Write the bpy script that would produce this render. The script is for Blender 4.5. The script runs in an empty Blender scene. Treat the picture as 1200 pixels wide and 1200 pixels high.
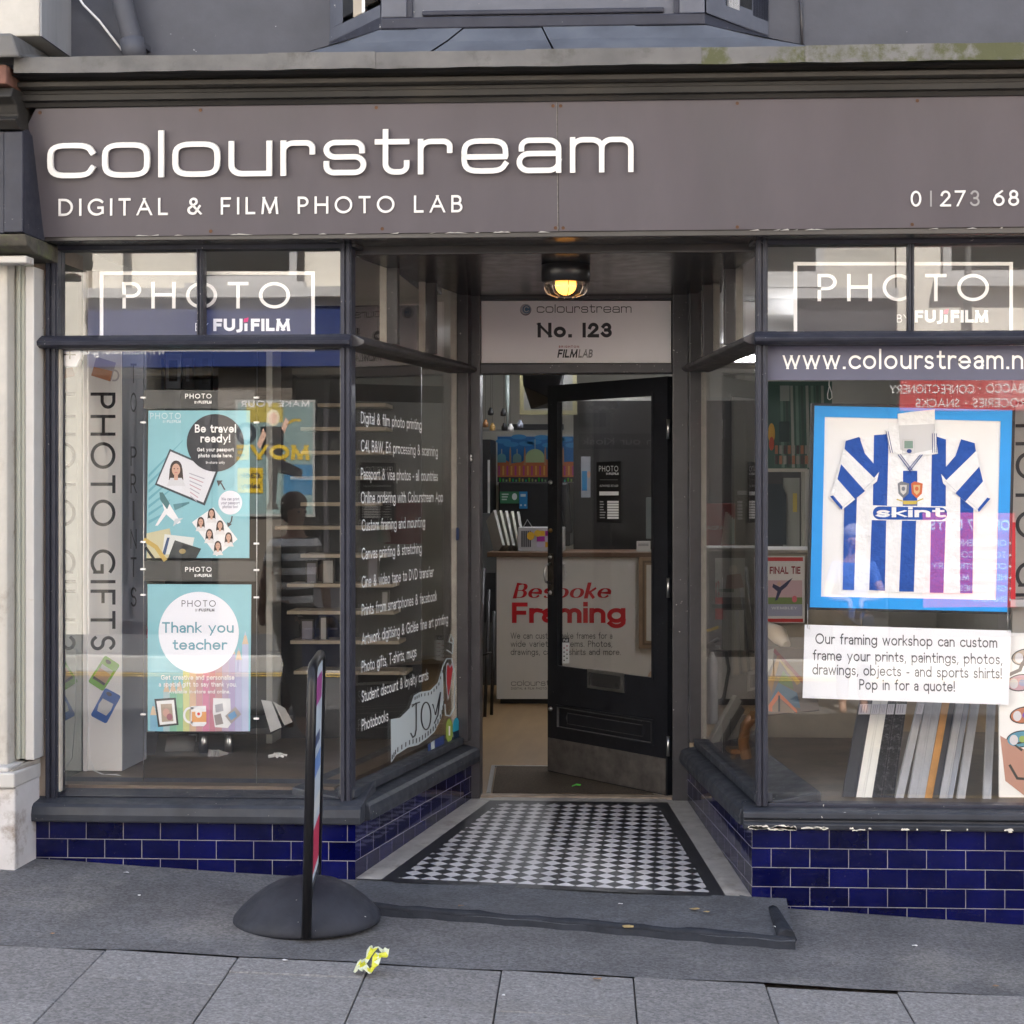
import bpy, bmesh, math, random
from mathutils import Vector, Matrix
R = math.radians
rnd = random.Random(7)
C = bpy.context.scene.collection
SC = bpy.context.scene

# ---------------------------------------------------------------- camera, world, sun, exposure
CAM_H, CAM_D, FPX, XP, YH = 1.62, 6.8, 1971.0, 694.0, 577.0
YAW = R(3.08)
cam_d = bpy.data.cameras.new('camera')
cam = bpy.data.objects.new('camera', cam_d)
C.objects.link(cam)
cam.location = (0, -CAM_D, CAM_H)
cam.rotation_euler = (R(90), 0, YAW)
cam_d.sensor_width = 36
cam_d.lens = FPX / 1200 * 36
cam_d.shift_x = (600 - XP) / 1200
cam_d.shift_y = (YH - 600) / 1200
cam_d.clip_start = 0.05
cam_d.clip_end = 500
SC.camera = cam

SUN_EL, SUN_AZ = R(49), R(14)      # the sun stands behind the shop
w = bpy.data.worlds.new('World')
SC.world = w
w.use_nodes = True
wn = w.node_tree
sky = wn.nodes.new('ShaderNodeTexSky')
sky.sky_type = 'NISHITA'
sky.sun_disc = False
sky.sun_elevation = SUN_EL
sky.sun_rotation = SUN_AZ
sky.air_density = 1.0
sky.dust_density = 1.6
bgn = wn.nodes['Background']
hs = wn.nodes.new('ShaderNodeHueSaturation')   # thin high cloud: a paler sky
hs.inputs['Saturation'].default_value = 0.66
wn.links.new(sky.outputs[0], hs.inputs['Color'])
wn.links.new(hs.outputs[0], bgn.inputs[0])
bgn.inputs[1].default_value = 0.105
sd = bpy.data.lights.new('sun', 'SUN')
sun = bpy.data.objects.new('sun', sd)
C.objects.link(sun)
sd.energy = 5.0
sd.angle = R(0.5)
sd.color = (1.0, 0.95, 0.89)
sdir = Vector((math.sin(SUN_AZ) * math.cos(SUN_EL), math.cos(SUN_AZ) * math.cos(SUN_EL), math.sin(SUN_EL)))
sun.rotation_euler = (-sdir).to_track_quat('-Z', 'Y').to_euler()
sun.location = sdir * 30
SC.view_settings.view_transform = 'Standard'
SC.view_settings.look = 'None'
SC.view_settings.gamma = 1
SC.view_settings.exposure = 2.75
SC.cycles.max_bounces = 10
SC.cycles.transparent_max_bounces = 24
SC.cycles.sample_clamp_indirect = 6
SC.cycles.caustics_reflective = False
SC.cycles.caustics_refractive = False

# ---------------------------------------------------------------- measuring: photo pixel (1200 wide) -> point in the street
cY, sY = math.cos(YAW), math.sin(YAW)
CAMP = Vector((0, -CAM_D, CAM_H))
def ray(px, py):
    u = (px - XP) / FPX
    v = (YH - py) / FPX
    return Vector((u * cY - sY, u * sY + cY, v))
def at(px, py, Y=0.0):
    d = ray(px, py)
    return CAMP + d * ((Y + CAM_D) / d.y)
def X(px, Y=0.0): return at(px, YH, Y).x
def Z(py, Y=0.0, px=650): return at(px, py, Y).z
def hit(px, py, p0, n):
    d = ray(px, py)
    return CAMP + d * ((p0 - CAMP).dot(n) / d.dot(n))
def onplane(p0, n):
    """mapping pixel,height-above-plane -> point on a real plane"""
    n = n.normalized()
    return lambda x, y, h=0.0: hit(x, y, p0, n) + n * h
def facing(Y):
    return onplane(Vector((0, Y, 0)), Vector((0, -1, 0)))
def local(o, ux, uy):
    n = ux.cross(uy).normalized()
    return lambda x, y, h=0.0: o + ux * x + uy * y + n * h

# ---------------------------------------------------------------- materials
MATS = {}
def mat(name, col, rough=0.6, var=0.0, vs=8.0, bump=0.0, bs=60.0, metal=0.0, coat=0.0, spec=0.5,
        speck=0.0, sps=160.0, chips=0.0, chipcol=(0.55, 0.53, 0.5), chs=35.0, stain=None, stain_r=(0.52, 0.66), bd=0.004, stains=3.0, stain_amt=0.5, streak=False, rvar=0.0, trans=0.0):
    if name in MATS: return MATS[name]
    m = bpy.data.materials.new(name)
    MATS[name] = m
    m.use_nodes = True
    nt = m.node_tree
    N, L = nt.nodes, nt.links
    b = N['Principled BSDF']
    b.inputs['Base Color'].default_value = (*col, 1)
    b.inputs['Roughness'].default_value = rough
    b.inputs['Metallic'].default_value = metal
    b.inputs['Coat Weight'].default_value = coat
    b.inputs['Coat Roughness'].default_value = 0.08
    b.inputs['Specular IOR Level'].default_value = spec
    if trans: b.inputs['Transmission Weight'].default_value = trans
    tc = N.new('ShaderNodeTexCoord')
    src = tc.outputs['Object']
    if streak:
        mp = N.new('ShaderNodeMapping')
        mp.inputs['Scale'].default_value = (1, 1, 0.12) if streak is True else streak
        L.new(src, mp.inputs[0])
        ssrc = mp.outputs[0]
    else: ssrc = src
    cur = None
    def noise(scale, detail=6, s=src, rg=0.6):
        n = N.new('ShaderNodeTexNoise')
        n.inputs['Scale'].default_value = scale
        n.inputs['Detail'].default_value = detail
        n.inputs['Roughness'].default_value = rg
        L.new(s, n.inputs['Vector'])
        return n.outputs['Fac']
    def ramp(v, a, bb):
        r = N.new('ShaderNodeMapRange')
        r.inputs['From Min'].default_value = a
        r.inputs['From Max'].default_value = bb
        L.new(v, r.inputs['Value'])
        return r.outputs[0]
    def mix(fac, ca, cb):
        x = N.new('ShaderNodeMix')
        x.data_type = 'RGBA'
        L.new(fac, x.inputs[0])
        for i, c in ((6, ca), (7, cb)):
            if isinstance(c, tuple): x.inputs[i].default_value = (*c, 1)
            else: L.new(c, x.inputs[i])
        return x.outputs[2]
    if var:
        lo = tuple(max(0, c * (1 - var)) for c in col)
        hi = tuple(min(1, c * (1 + var)) for c in col)
        cur = mix(ramp(noise(vs, 8, ssrc), 0.3, 0.7), lo, hi)
    if stain:
        f = ramp(noise(stains, 10, ssrc, 0.7), *stain_r)
        mm = N.new('ShaderNodeMath'); mm.operation = 'MULTIPLY'
        L.new(f, mm.inputs[0]); mm.inputs[1].default_value = stain_amt
        cur = mix(mm.outputs[0], cur if cur is not None else col, stain)
    if chips:
        f = ramp(noise(chs, 3), 0.74 - chips * 0.1, 0.76 - chips * 0.1)
        g = ramp(noise(2.7, 2), 0.45, 0.6)
        mm = N.new('ShaderNodeMath'); mm.operation = 'MULTIPLY'
        L.new(f, mm.inputs[0]); L.new(g, mm.inputs[1])
        cur = mix(mm.outputs[0], cur if cur is not None else col, chipcol)
    if speck:
        nn = N.new('ShaderNodeTexVoronoi'); nn.inputs['Scale'].default_value = sps; L.new(src, nn.inputs['Vector'])
        sc_ = N.new('ShaderNodeSeparateColor'); L.new(nn.outputs['Color'], sc_.inputs[0])
        r_ = N.new('ShaderNodeMapRange'); r_.inputs['To Min'].default_value = 1 - speck; r_.inputs['To Max'].default_value = 1 + speck
        L.new(sc_.outputs[0], r_.inputs[0])
        x = N.new('ShaderNodeMix'); x.data_type = 'RGBA'; x.blend_type = 'MULTIPLY'; x.inputs[0].default_value = 1
        if cur is not None: L.new(cur, x.inputs[6])
        else: x.inputs[6].default_value = (*col, 1)
        L.new(r_.outputs[0], x.inputs[7]); cur = x.outputs[2]
    if cur is not None: L.new(cur, b.inputs['Base Color'])
    if rvar:
        r = N.new('ShaderNodeMapRange')
        r.inputs['To Min'].default_value = max(0.02, rough - rvar)
        r.inputs['To Max'].default_value = min(1, rough + rvar)
        r.inputs['From Min'].default_value = 0.35; r.inputs['From Max'].default_value = 0.65
        L.new(noise(vs * 1.7, 6), r.inputs['Value'])
        L.new(r.outputs[0], b.inputs['Roughness'])
    if bump:
        bn = N.new('ShaderNodeBump')
        bn.inputs['Strength'].default_value = bump
        bn.inputs['Distance'].default_value = bd
        L.new(noise(bs, 8), bn.inputs['Height'])
        L.new(bn.outputs[0], b.inputs['Normal'])
    return m
def emis(name, col, s):
    if name in MATS: return MATS[name]
    m = bpy.data.materials.new(name); MATS[name] = m
    m.use_nodes = True
    b = m.node_tree.nodes['Principled BSDF']
    b.inputs['Base Color'].default_value = (*col, 1)
    b.inputs['Emission Color'].default_value = (*col, 1)
    b.inputs['Emission Strength'].default_value = s
    return m
def flat(r, g, bb, rough=0.5):
    """a printed colour, given as the real reflectance"""
    return mat('ink_%d_%d_%d' % (r * 1000, g * 1000, bb * 1000), (r, g, bb), rough, spec=0.3)
def glassmat(name, wav=0.0, tint=(1, 1, 1), boost=1.0):
    m = bpy.data.materials.new(name); MATS[name] = m
    m.use_nodes = True
    nt = m.node_tree; N, L = nt.nodes, nt.links
    for n in list(N):
        if n.type != 'OUTPUT_MATERIAL': N.remove(n)
    out = [n for n in N if n.type == 'OUTPUT_MATERIAL'][0]
    t = N.new('ShaderNodeBsdfTransparent'); t.inputs[0].default_value = (*tint, 1)
    g = N.new('ShaderNodeBsdfGlossy'); g.inputs['Roughness'].default_value = 0.0
    g.inputs['Color'].default_value = (1, 1, 1, 1)
    f = N.new('ShaderNodeFresnel')
    ge = N.new('ShaderNodeNewGeometry')
    io = N.new('ShaderNodeMapRange'); io.inputs['To Min'].default_value = 1.52; io.inputs['To Max'].default_value = 1 / 1.52
    L.new(ge.outputs['Backfacing'], io.inputs[0]); L.new(io.outputs[0], f.inputs['IOR'])
    mm = N.new('ShaderNodeMath'); mm.operation = 'MULTIPLY'; mm.inputs[1].default_value = boost
    mm.use_clamp = True
    L.new(f.outputs[0], mm.inputs[0])
    mx = N.new('ShaderNodeMixShader')
    L.new(mm.outputs[0], mx.inputs[0]); L.new(t.outputs[0], mx.inputs[1]); L.new(g.outputs[0], mx.inputs[2])
    L.new(mx.outputs[0], out.inputs[0])
    if wav:
        tc = N.new('ShaderNodeTexCoord')
        no = N.new('ShaderNodeTexNoise'); no.inputs['Scale'].default_value = 1.6; no.inputs['Detail'].default_value = 1
        L.new(tc.outputs['Object'], no.inputs['Vector'])
        b = N.new('ShaderNodeBump'); b.inputs['Strength'].default_value = wav; b.inputs['Distance'].default_value = 0.01
        L.new(no.outputs[0], b.inputs['Height']); L.new(b.outputs[0], g.inputs['Normal'])
    return m
def uvtex(name, kind, **k):
    """tiled ceramics drawn from UV in metres"""
    m = bpy.data.materials.new(name); MATS[name] = m
    m.use_nodes = True
    nt = m.node_tree; N, L = nt.nodes, nt.links
    b = N['Principled BSDF']
    uv = N.new('ShaderNodeUVMap')
    if kind == 'brick':
        br = N.new('ShaderNodeTexBrick')
        br.inputs['Scale'].default_value = 1
        br.inputs['Brick Width'].default_value = 0.155
        br.inputs['Row Height'].default_value = 0.0775
        br.inputs['Mortar Size'].default_value = 0.0015
        br.inputs['Mortar Smooth'].default_value = 0.1
        br.inputs['Color1'].default_value = (0.0010, 0.0014, 0.025, 1)
        br.inputs['Color2'].default_value = (0.0030, 0.0040, 0.058, 1)
        br.inputs['Mortar'].default_value = (0.19, 0.185, 0.215, 1)
        L.new(uv.outputs[0], br.inputs['Vector'])
        no = N.new('ShaderNodeTexNoise'); no.inputs['Scale'].default_value = 9; no.inputs['Detail'].default_value = 8
        L.new(uv.outputs[0], no.inputs['Vector'])
        mr = N.new('ShaderNodeMapRange'); mr.inputs['From Min'].default_value = .35; mr.inputs['From Max'].default_value = .7
        mr.inputs['To Min'].default_value = 0.8; mr.inputs['To Max'].default_value = 1.35
        L.new(no.outputs[0], mr.inputs[0])
        mx = N.new('ShaderNodeMix'); mx.data_type = 'RGBA'; mx.blend_type = 'MULTIPLY'; mx.inputs[0].default_value = 1
        L.new(br.outputs[0], mx.inputs[6]); L.new(mr.outputs[0], mx.inputs[7])
        # dust and splashes, small specks
        n2 = N.new('ShaderNodeTexNoise'); n2.inputs['Scale'].default_value = 60; n2.inputs['Detail'].default_value = 4
        L.new(uv.outputs[0], n2.inputs['Vector'])
        m2 = N.new('ShaderNodeMapRange'); m2.inputs['From Min'].default_value = .68; m2.inputs['From Max'].default_value = .76
        m2.inputs['To Max'].default_value = 0.5
        L.new(n2.outputs[0], m2.inputs[0])
        m3 = N.new('ShaderNodeMix'); m3.data_type = 'RGBA'
        L.new(m2.outputs[0], m3.inputs[0]); L.new(mx.outputs[2], m3.inputs[6]); m3.inputs[7].default_value = (0.06, 0.055, 0.075, 1)
        L.new(m3.outputs[2], b.inputs['Base Color'])
        b.inputs['Specular IOR Level'].default_value = 0.35
        rr = N.new('ShaderNodeMapRange'); rr.inputs['To Min'].default_value = 0.06; rr.inputs['To Max'].default_value = 0.8
        L.new(br.outputs['Fac'], rr.inputs[0]); L.new(rr.outputs[0], b.inputs['Roughness'])
        # each tile sits a hair differently and the mortar is recessed
        bp = N.new('ShaderNodeBump'); bp.invert = True; bp.inputs['Strength'].default_value = 0.35; bp.inputs['Distance'].default_value = 0.0015
        L.new(br.outputs['Fac'], bp.inputs['Height'])
        n4 = N.new('ShaderNodeTexNoise'); n4.inputs['Scale'].default_value = 12; n4.inputs['Detail'].default_value = 2
        L.new(uv.outputs[0], n4.inputs['Vector'])
        b2 = N.new('ShaderNodeBump'); b2.inputs['Strength'].default_value = 0.12; b2.inputs['Distance'].default_value = 0.003
        L.new(n4.outputs[0], b2.inputs['Height']); L.new(bp.outputs[0], b2.inputs['Normal'])
        L.new(b2.outputs[0], b.inputs['Normal'])
    else:
        # diagonal black and white tiles
        sx = N.new('ShaderNodeSeparateXYZ'); L.new(uv.outputs[0], sx.inputs[0])
        def M(op, a, c=None):
            n = N.new('ShaderNodeMath'); n.operation = op
            for i, v in ((0, a), (1, c)):
                if v is None: continue
                if isinstance(v, (int, float)): n.inputs[i].default_value = v
                else: L.new(v, n.inputs[i])
            return n.outputs[0]
        u = M('DIVIDE', sx.outputs[0], k['w']); v = M('DIVIDE', sx.outputs[1], k['h'])
        a = M('ADD', u, v); c = M('SUBTRACT', u, v)
        fa = M('FLOOR', a); fc = M('FLOOR', c)
        ch = M('FLOORED_MODULO', M('ADD', fa, fc), 2)
        ea = M('ABSOLUTE', M('SUBTRACT', M('FRACT', a), 0.5)); ec = M('ABSOLUTE', M('SUBTRACT', M('FRACT', c), 0.5))
        edge = M('GREATER_THAN', M('MAXIMUM', ea, ec), 0.482)
        no = N.new('ShaderNodeTexNoise'); no.inputs['Scale'].default_value = 5; no.inputs['Detail'].default_value = 9
        L.new(uv.outputs[0], no.inputs['Vector'])
        mr = N.new('ShaderNodeMapRange'); mr.inputs['From Min'].default_value = .3; mr.inputs['From Max'].default_value = .7
        mr.inputs['To Min'].default_value = 0.75; mr.inputs['To Max'].default_value = 1.12
        L.new(no.outputs[0], mr.inputs[0])
        mx = N.new('ShaderNodeMix'); mx.data_type = 'RGBA'; L.new(ch, mx.inputs[0])
        mx.inputs[6].default_value = (0.018, 0.019, 0.024, 1); mx.inputs[7].default_value = (0.52, 0.51, 0.53, 1)
        m1 = N.new('ShaderNodeMix'); m1.data_type = 'RGBA'; L.new(edge, m1.inputs[0])
        L.new(mx.outputs[2], m1.inputs[6]); m1.inputs[7].default_value = (0.06, 0.06, 0.062, 1)
        m2 = N.new('ShaderNodeMix'); m2.data_type = 'RGBA'; m2.blend_type = 'MULTIPLY'; m2.inputs[0].default_value = 1
        L.new(m1.outputs[2], m2.inputs[6]); L.new(mr.outputs[0], m2.inputs[7])
        L.new(m2.outputs[2], b.inputs['Base Color'])
        b.inputs['Roughness'].default_value = 0.38
    return m

# ---------------------------------------------------------------- lettering: strokes with a width
GEO = {
'A': (80, '0,0 40,100 80,0', '15,34 65,34'), 'B': (56, '0,0 0,100 28,100 a:28,76,22,24,90,-90 0,52', '0,52 30,52 a:30,26,26,26,90,-90 0,0'),
'C': (80, 'a:48,50,48,50,48,312'), 'D': (76, '0,0 0,100 28,100 a:28,50,48,50,90,-90 0,0'), 'E': (50, '50,100 0,100 0,0 50,0', '0,52 44,52'),
'F': (48, '48,100 0,100 0,0', '0,50 42,50'), 'G': (86, 'a:48,50,48,50,48,312 86,12 86,46 60,46'), 'H': (72, '0,0 0,100', '72,0 72,100', '0,52 72,52'),
'I': (0, '0,0 0,100'), 'J': (26, '24,100 24,10 a:2,8,22,24,0,-80'), 'K': (62, '0,0 0,100', '60,100 2,48', '18,60 62,0'), 'L': (46, '0,100 0,0 46,0'),
'M': (90, '0,0 8,100 45,8 82,100 90,0'), 'N': (74, '0,0 0,100 74,0 74,100'), 'O': (96, 'a:48,50,48,50,0,360Z'), 'P': (52, '0,0 0,100 26,100 a:26,73,27,27,90,-90 0,46'),
'Q': (96, 'a:48,50,48,50,0,360Z', '60,22 92,-8'), 'R': (58, '0,0 0,100 26,100 a:26,73,27,27,90,-90 0,46', '26,46 58,0'),
'S': (48, 'a:25,75,22,25,35,270 a:25,25,23,25,90,-145'), 'T': (60, '0,100 60,100', '30,100 30,0'), 'U': (68, '0,100 0,34 a:34,34,34,34,180,360 68,100'),
'V': (76, '0,100 38,0 76,100'), 'W': (116, '0,100 28,0 58,100 88,0 116,100'), 'X': (70, '0,100 70,0', '0,0 70,100'), 'Y': (68, '0,100 34,48 68,100', '34,48 34,0'), 'Z': (64, '0,100 64,100 0,0 64,0'),
'0': (58, 'a:29,50,29,50,0,360Z'), '1': (0, '0,0 0,100'), '2': (54, 'a:26,72,24,28,165,-28 0,0 54,0'), '3': (50, 'a:24,75,22,25,150,-90', 'a:24,26,26,26,90,-150'),
'4': (60, '44,0 44,100 0,30 60,30'), '5': (50, '46,100 10,100 5,56 a:20,32,30,32,110,-140'), '6': (56, 'a:28,32,28,32,0,360Z', '1,38 12,70 44,100'), '7': (54, '0,100 54,100 14,0'),
'8': (54, 'a:27,76,21,24,0,360Z', 'a:27,27,27,27,0,360Z'), '9': (56, 'a:28,68,28,32,0,360Z', '55,62 44,30 12,0'),
'&': (74, '74,0 16,68 a:32,80,19,20,215,-35 12,42 a:28,24,27,24,140,300 68,46'), '£': (52, 'a:34,74,20,26,20,200 16,20 0,0 52,0', '2,48 38,48'),
'.': (3, '0,0 3,0'), ',': (5, '5,2 0,-16'), '!': (3, '0,100 0,32', '0,0 3,0'), '-': (26, '0,34 26,34'), '•': (14, 'a:7,50,5,5,0,360Z'), ':': (3, '0,0 3,0', '0,50 3,50'), '/': (36, '0,0 36,100'), "'": (2, '2,104 0,80'),
'a': (42, '4,57 a:22,45,20,21,130,0 42,0', '42,38 20,37 a:19,18.5,19,18.5,90,270 28,0 42,13'), 'b': (60, '0,104 0,0', 'a:30,33,30,33,0,360Z'), 'c': (52, 'a:32,33,32,33,48,312'),
'd': (60, 'a:30,33,30,33,0,360Z', '60,104 60,0'), 'e': (60, '1,34 60,34 a:30,33,30,33,2,318'), 'é': (60, '1,34 60,34 a:30,33,30,33,2,318', '26,84 44,100'), 'f': (32, '32,104 a:30,82,16,22,90,180 14,0', '0,66 30,66'),
'g': (60, 'a:30,33,30,33,0,360Z', '60,66 60,-8 a:31,-6,29,26,0,-150'), 'h': (50, '0,104 0,0', '0,38 a:25,40,25,26,180,0 50,0'), 'i': (0, '0,66 0,0', '0,94 0,97'), 'j': (10, '10,66 10,-16 a:-4,-16,14,16,0,-80', '10,94 10,97'),
'k': (44, '0,104 0,0', '42,66 2,28', '14,38 44,0'), 'l': (0, '0,104 0,0'), 'm': (84, '0,66 0,0', '0,40 a:21,42,21,24,180,0 42,0', '42,40 a:63,42,21,24,180,0 84,0'),
'n': (50, '0,66 0,0', '0,38 a:25,40,25,26,180,0 50,0'), 'o': (62, 'a:31,33,31,33,0,360Z'), 'p': (60, '0,66 0,-32', 'a:30,33,30,33,0,360Z'), 'q': (60, '60,66 60,-32', 'a:30,33,30,33,0,360Z'),
'r': (28, '0,66 0,0', '0,34 a:24,36,24,30,180,70'), 's': (40, 'a:20,49,18,17,40,270 a:20,16,20,16,90,-145'), 't': (34, '14,92 14,20 a:30,18,16,18,180,290', '0,66 34,66'),
'u': (50, '0,66 0,26 a:25,26,25,26,180,360 50,66', '50,66 50,0'), 'v': (52, '0,66 26,0 52,66'), 'w': (84, '0,66 20,0 42,66 64,0 84,66'), 'x': (48, '0,66 48,0', '0,0 48,66'), 'y': (54, '0,66 27,2', '54,66 14,-32'), 'z': (46, '0,66 46,66 0,0 46,0'),
}
EURO = {
'c': (112, 'a:58,50,58,50,24,336,3.6'), 'o': (116, 'a:58,50,58,50,0,360,3.6Z'), 'l': (0, '0,138 0,0'), 'u': (104, '0,100 0,28 a:28,28,28,28,180,270 104,0', '104,100 104,0'),
'r': (80, '0,100 0,0', '0,70 a:28,72,28,28,180,90 62,100 a:62,82,18,18,90,0 80,70'), 's': (102, '98,72 98,78 a:76,78,22,22,0,90 24,100 a:24,76,24,24,90,270 78,52 a:78,26,24,26,90,-90 22,0 a:22,22,22,22,270,180 0,30'),
't': (80, '22,134 22,26 a:48,26,26,26,180,270 60,0 a:60,20,20,20,270,360 80,30', '0,100 80,100'), 'e': (114, '1,47 114,47 a:58,50,57,50,0,334,3.6'),
'a': (108, '6,72 6,78 a:28,78,22,22,180,90 80,100 a:80,72,28,28,90,0 108,0', '108,56 26,56 a:26,28,26,28,90,270 80,0 a:80,26,28,26,270,360'),
'm': (160, '0,100 0,0', '0,70 a:28,72,28,28,180,90 52,100 a:52,74,28,26,90,0 80,0', '80,70 a:108,72,28,28,180,90 132,100 a:132,74,28,26,90,0 160,0'),
}
def _arc(cx, cy, rx, ry, a0, a1, n=2.0):
    k = max(4, int(abs(a1 - a0) / 13))
    o = []
    for i in range(k + 1):
        t = R(a0 + (a1 - a0) * i / k)
        c, s = math.cos(t), math.sin(t)
        e = 2.0 / n
        o.append((cx + rx * math.copysign(abs(c) ** e, c), cy + ry * math.copysign(abs(s) ** e, s)))
    return o
def _stroke(s):
    closed = s.endswith('Z')
    s = s.rstrip('Z')
    pts = []
    for t in s.split():
        if t.startswith('a:'): new = _arc(*[float(q) for q in t[2:].split(',')])
        else: new = [tuple(float(q) for q in t.split(','))]
        for p in new:
            if not pts or math.hypot(p[0] - pts[-1][0], p[1] - pts[-1][1]) > 0.4: pts.append(p)
    if closed and math.hypot(pts[0][0] - pts[-1][0], pts[0][1] - pts[-1][1]) < 0.5: pts.pop()
    return pts, closed
def _ribbon(pts, closed, wt, contrast):
    n = len(pts)
    if not closed:
        def ext(a, b):
            dx, dy = a[0] - b[0], a[1] - b[1]
            l = math.hypot(dx, dy) or 1
            e = wt / 2 if (abs(dx) < 0.02 * l or abs(dy) < 0.02 * l) else wt * 0.75
            if contrast: e = wt * 0.25
            return (a[0] + dx / l * e, a[1] + dy / l * e)
        pts = [ext(pts[0], pts[1])] + pts[1:-1] + [ext(pts[-1], pts[-2])]
    Lf, Rt = [], []
    segs = n if closed else n - 1
    def nrm(i):
        a, b = pts[i % n], pts[(i + 1) % n]
        dx, dy = b[0] - a[0], b[1] - a[1]
        l = math.hypot(dx, dy) or 1
        return (-dy / l, dx / l)
    for i in range(n):
        if closed: n1, n2 = nrm(i - 1), nrm(i)
        else: n1, n2 = nrm(max(0, i - 1)), nrm(min(segs - 1, i))
        mx, my = n1[0] + n2[0], n1[1] + n2[1]
        d = (mx * mx + my * my)
        if d < 0.25: mx, my, d = n2[0], n2[1], 1; k = 1.0
        else:
            k = 2.0 / d
            k = min(k, 1.45)
        wd = wt / 2
        if contrast:
            l = math.hypot(mx, my) or 1
            wd = wt / 2 * (contrast + (1 - contrast) * (abs(mx) / l) ** 1.4)
        ox, oy = mx * k * wd, my * k * wd
        Lf.append((pts[i][0] + ox, pts[i][1] + oy)); Rt.append((pts[i][0] - ox, pts[i][1] - oy))
    return Lf, Rt
def layout(s, font, wt, track):
    x = 0.0
    out = []
    for ch in s:
        if ch == ' ': x += 42 + track; continue
        g = font.get(ch)
        if g is None: continue
        out.append((x, g)); x += g[0] + wt + track
    return out, max(1e-6, x - track)

# ---------------------------------------------------------------- mesh collector
class MB:
    def __init__(s):
        s.v, s.f, s.fm, s.uv, s.ms, s.M, s.sm = [], [], [], {}, [], None, set()
    def mi(s, m):
        if m not in s.ms: s.ms.append(m)
        return s.ms.index(m)
    def P(s, p):
        p = Vector(p)
        return s.M @ p if s.M else p
    def face(s, pts, m, uv=None, smooth=False):
        i = len(s.v)
        s.v += [s.P(p) for p in pts]
        s.f.append(tuple(range(i, i + len(pts)))); s.fm.append(s.mi(m))
        if uv: s.uv[len(s.f) - 1] = uv
        if smooth: s.sm.add(len(s.f) - 1)
    def mesh(s, verts, faces, m, smooth=False, raw=False):
        i = len(s.v)
        s.v += [Vector(p) if raw else s.P(p) for p in verts]
        k = s.mi(m)
        for f in faces:
            s.f.append(tuple(i + q for q in f)); s.fm.append(k)
            if smooth: s.sm.add(len(s.f) - 1)
    def hexa(s, a, b, m):
        """a, b: two matching quads (bottom ring, top ring)"""
        s.mesh(list(a) + list(b), [(3, 2, 1, 0), (4, 5, 6, 7), (0, 1, 5, 4), (1, 2, 6, 5), (2, 3, 7, 6), (3, 0, 4, 7)], m)
    def box(s, x0, x1, y0, y1, z0, z1, m):
        s.hexa([(x0, y0, z0), (x1, y0, z0), (x1, y1, z0), (x0, y1, z0)], [(x0, y0, z1), (x1, y0, z1), (x1, y1, z1), (x0, y1, z1)], m)
    def beam(s, p, q, wd, ht, m, up=(0, 0, 1)):
        p, q = Vector(p), Vector(q)
        d = (q - p).normalized(); up = Vector(up)
        a = d.cross(up)
        if a.length < 1e-4: a = d.cross(Vector((1, 0, 0)))
        a.normalize(); b = a.cross(d).normalized()
        a *= wd / 2; b *= ht / 2
        s.hexa([p - a - b, p + a - b, p + a + b, p - a + b], [q - a - b, q + a - b, q + a + b, q - a + b], m)
    def extrude(s, prof, x0, x1, m, smooth=False):
        """profile of (y, z) run along x"""
        n = len(prof)
        vs = [(x0, y, z) for y, z in prof] + [(x1, y, z) for y, z in prof]
        s.mesh(vs, [(i, (i + 1) % n, n + (i + 1) % n, n + i) for i in range(n)] + [tuple(range(n)), tuple(range(2 * n - 1, n - 1, -1))], m, smooth)
    def tube(s, pts, r, m, n=10, cap=True):
        pts = [Vector(p) for p in pts]
        rs = r if isinstance(r, (list, tuple)) else [r] * len(pts)
        rings = []
        a = None
        for i, p in enumerate(pts):
            d = (pts[min(i + 1, len(pts) - 1)] - pts[max(i - 1, 0)]).normalized()
            if a is None:
                a = d.cross(Vector((0, 0, 1)))
                if a.length < 1e-3: a = d.cross(Vector((1, 0, 0)))
            a = (a - d * a.dot(d)).normalized()
            b = d.cross(a)
            rings.append([p + (a * math.cos(2 * math.pi * k / n) + b * math.sin(2 * math.pi * k / n)) * rs[i] for k in range(n)])
        vs = [v for rg in rings for v in rg]
        fs = []
        for i in range(len(pts) - 1):
            for k in range(n): fs.append((i * n + k, i * n + (k + 1) % n, (i + 1) * n + (k + 1) % n, (i + 1) * n + k))
        s.mesh(vs, fs, m, True)
        if cap:
            s.mesh(rings[0], [tuple(range(n - 1, -1, -1))], m); s.mesh(rings[-1], [tuple(range(n))], m)
    def lathe(s, prof, c, m, n=32, sx=1.0, sy=1.0):
        c = Vector(c)
        vs = [c + Vector((r * math.cos(2 * math.pi * k / n) * sx, r * math.sin(2 * math.pi * k / n) * sy, z)) for r, z in prof for k in range(n)]
        fs = []
        for i in range(len(prof) - 1):
            for k in range(n): fs.append((i * n + k, i * n + (k + 1) % n, (i + 1) * n + (k + 1) % n, (i + 1) * n + k))
        s.mesh(vs, fs, m, True)
        if prof[0][0] > 1e-5: s.mesh(vs[:n], [tuple(range(n - 1, -1, -1))], m)
        if prof[-1][0] > 1e-5: s.mesh(vs[-n:], [tuple(range(n))], m)
    def ball(s, c, r, m, n=14, sc=(1, 1, 1)):
        c = Vector(c); vs = []; k = n // 2
        for i in range(k + 1):
            t = math.pi * i / k
            for j in range(n):
                p = 2 * math.pi * j / n
                vs.append(c + Vector((r * sc[0] * math.sin(t) * math.cos(p), r * sc[1] * math.sin(t) * math.sin(p), r * sc[2] * math.cos(t))))
        fs = [(i * n + j, i * n + (j + 1) % n, (i + 1) * n + (j + 1) % n, (i + 1) * n + j) for i in range(k) for j in range(n)]
        s.mesh(vs, fs, m, True)
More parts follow.
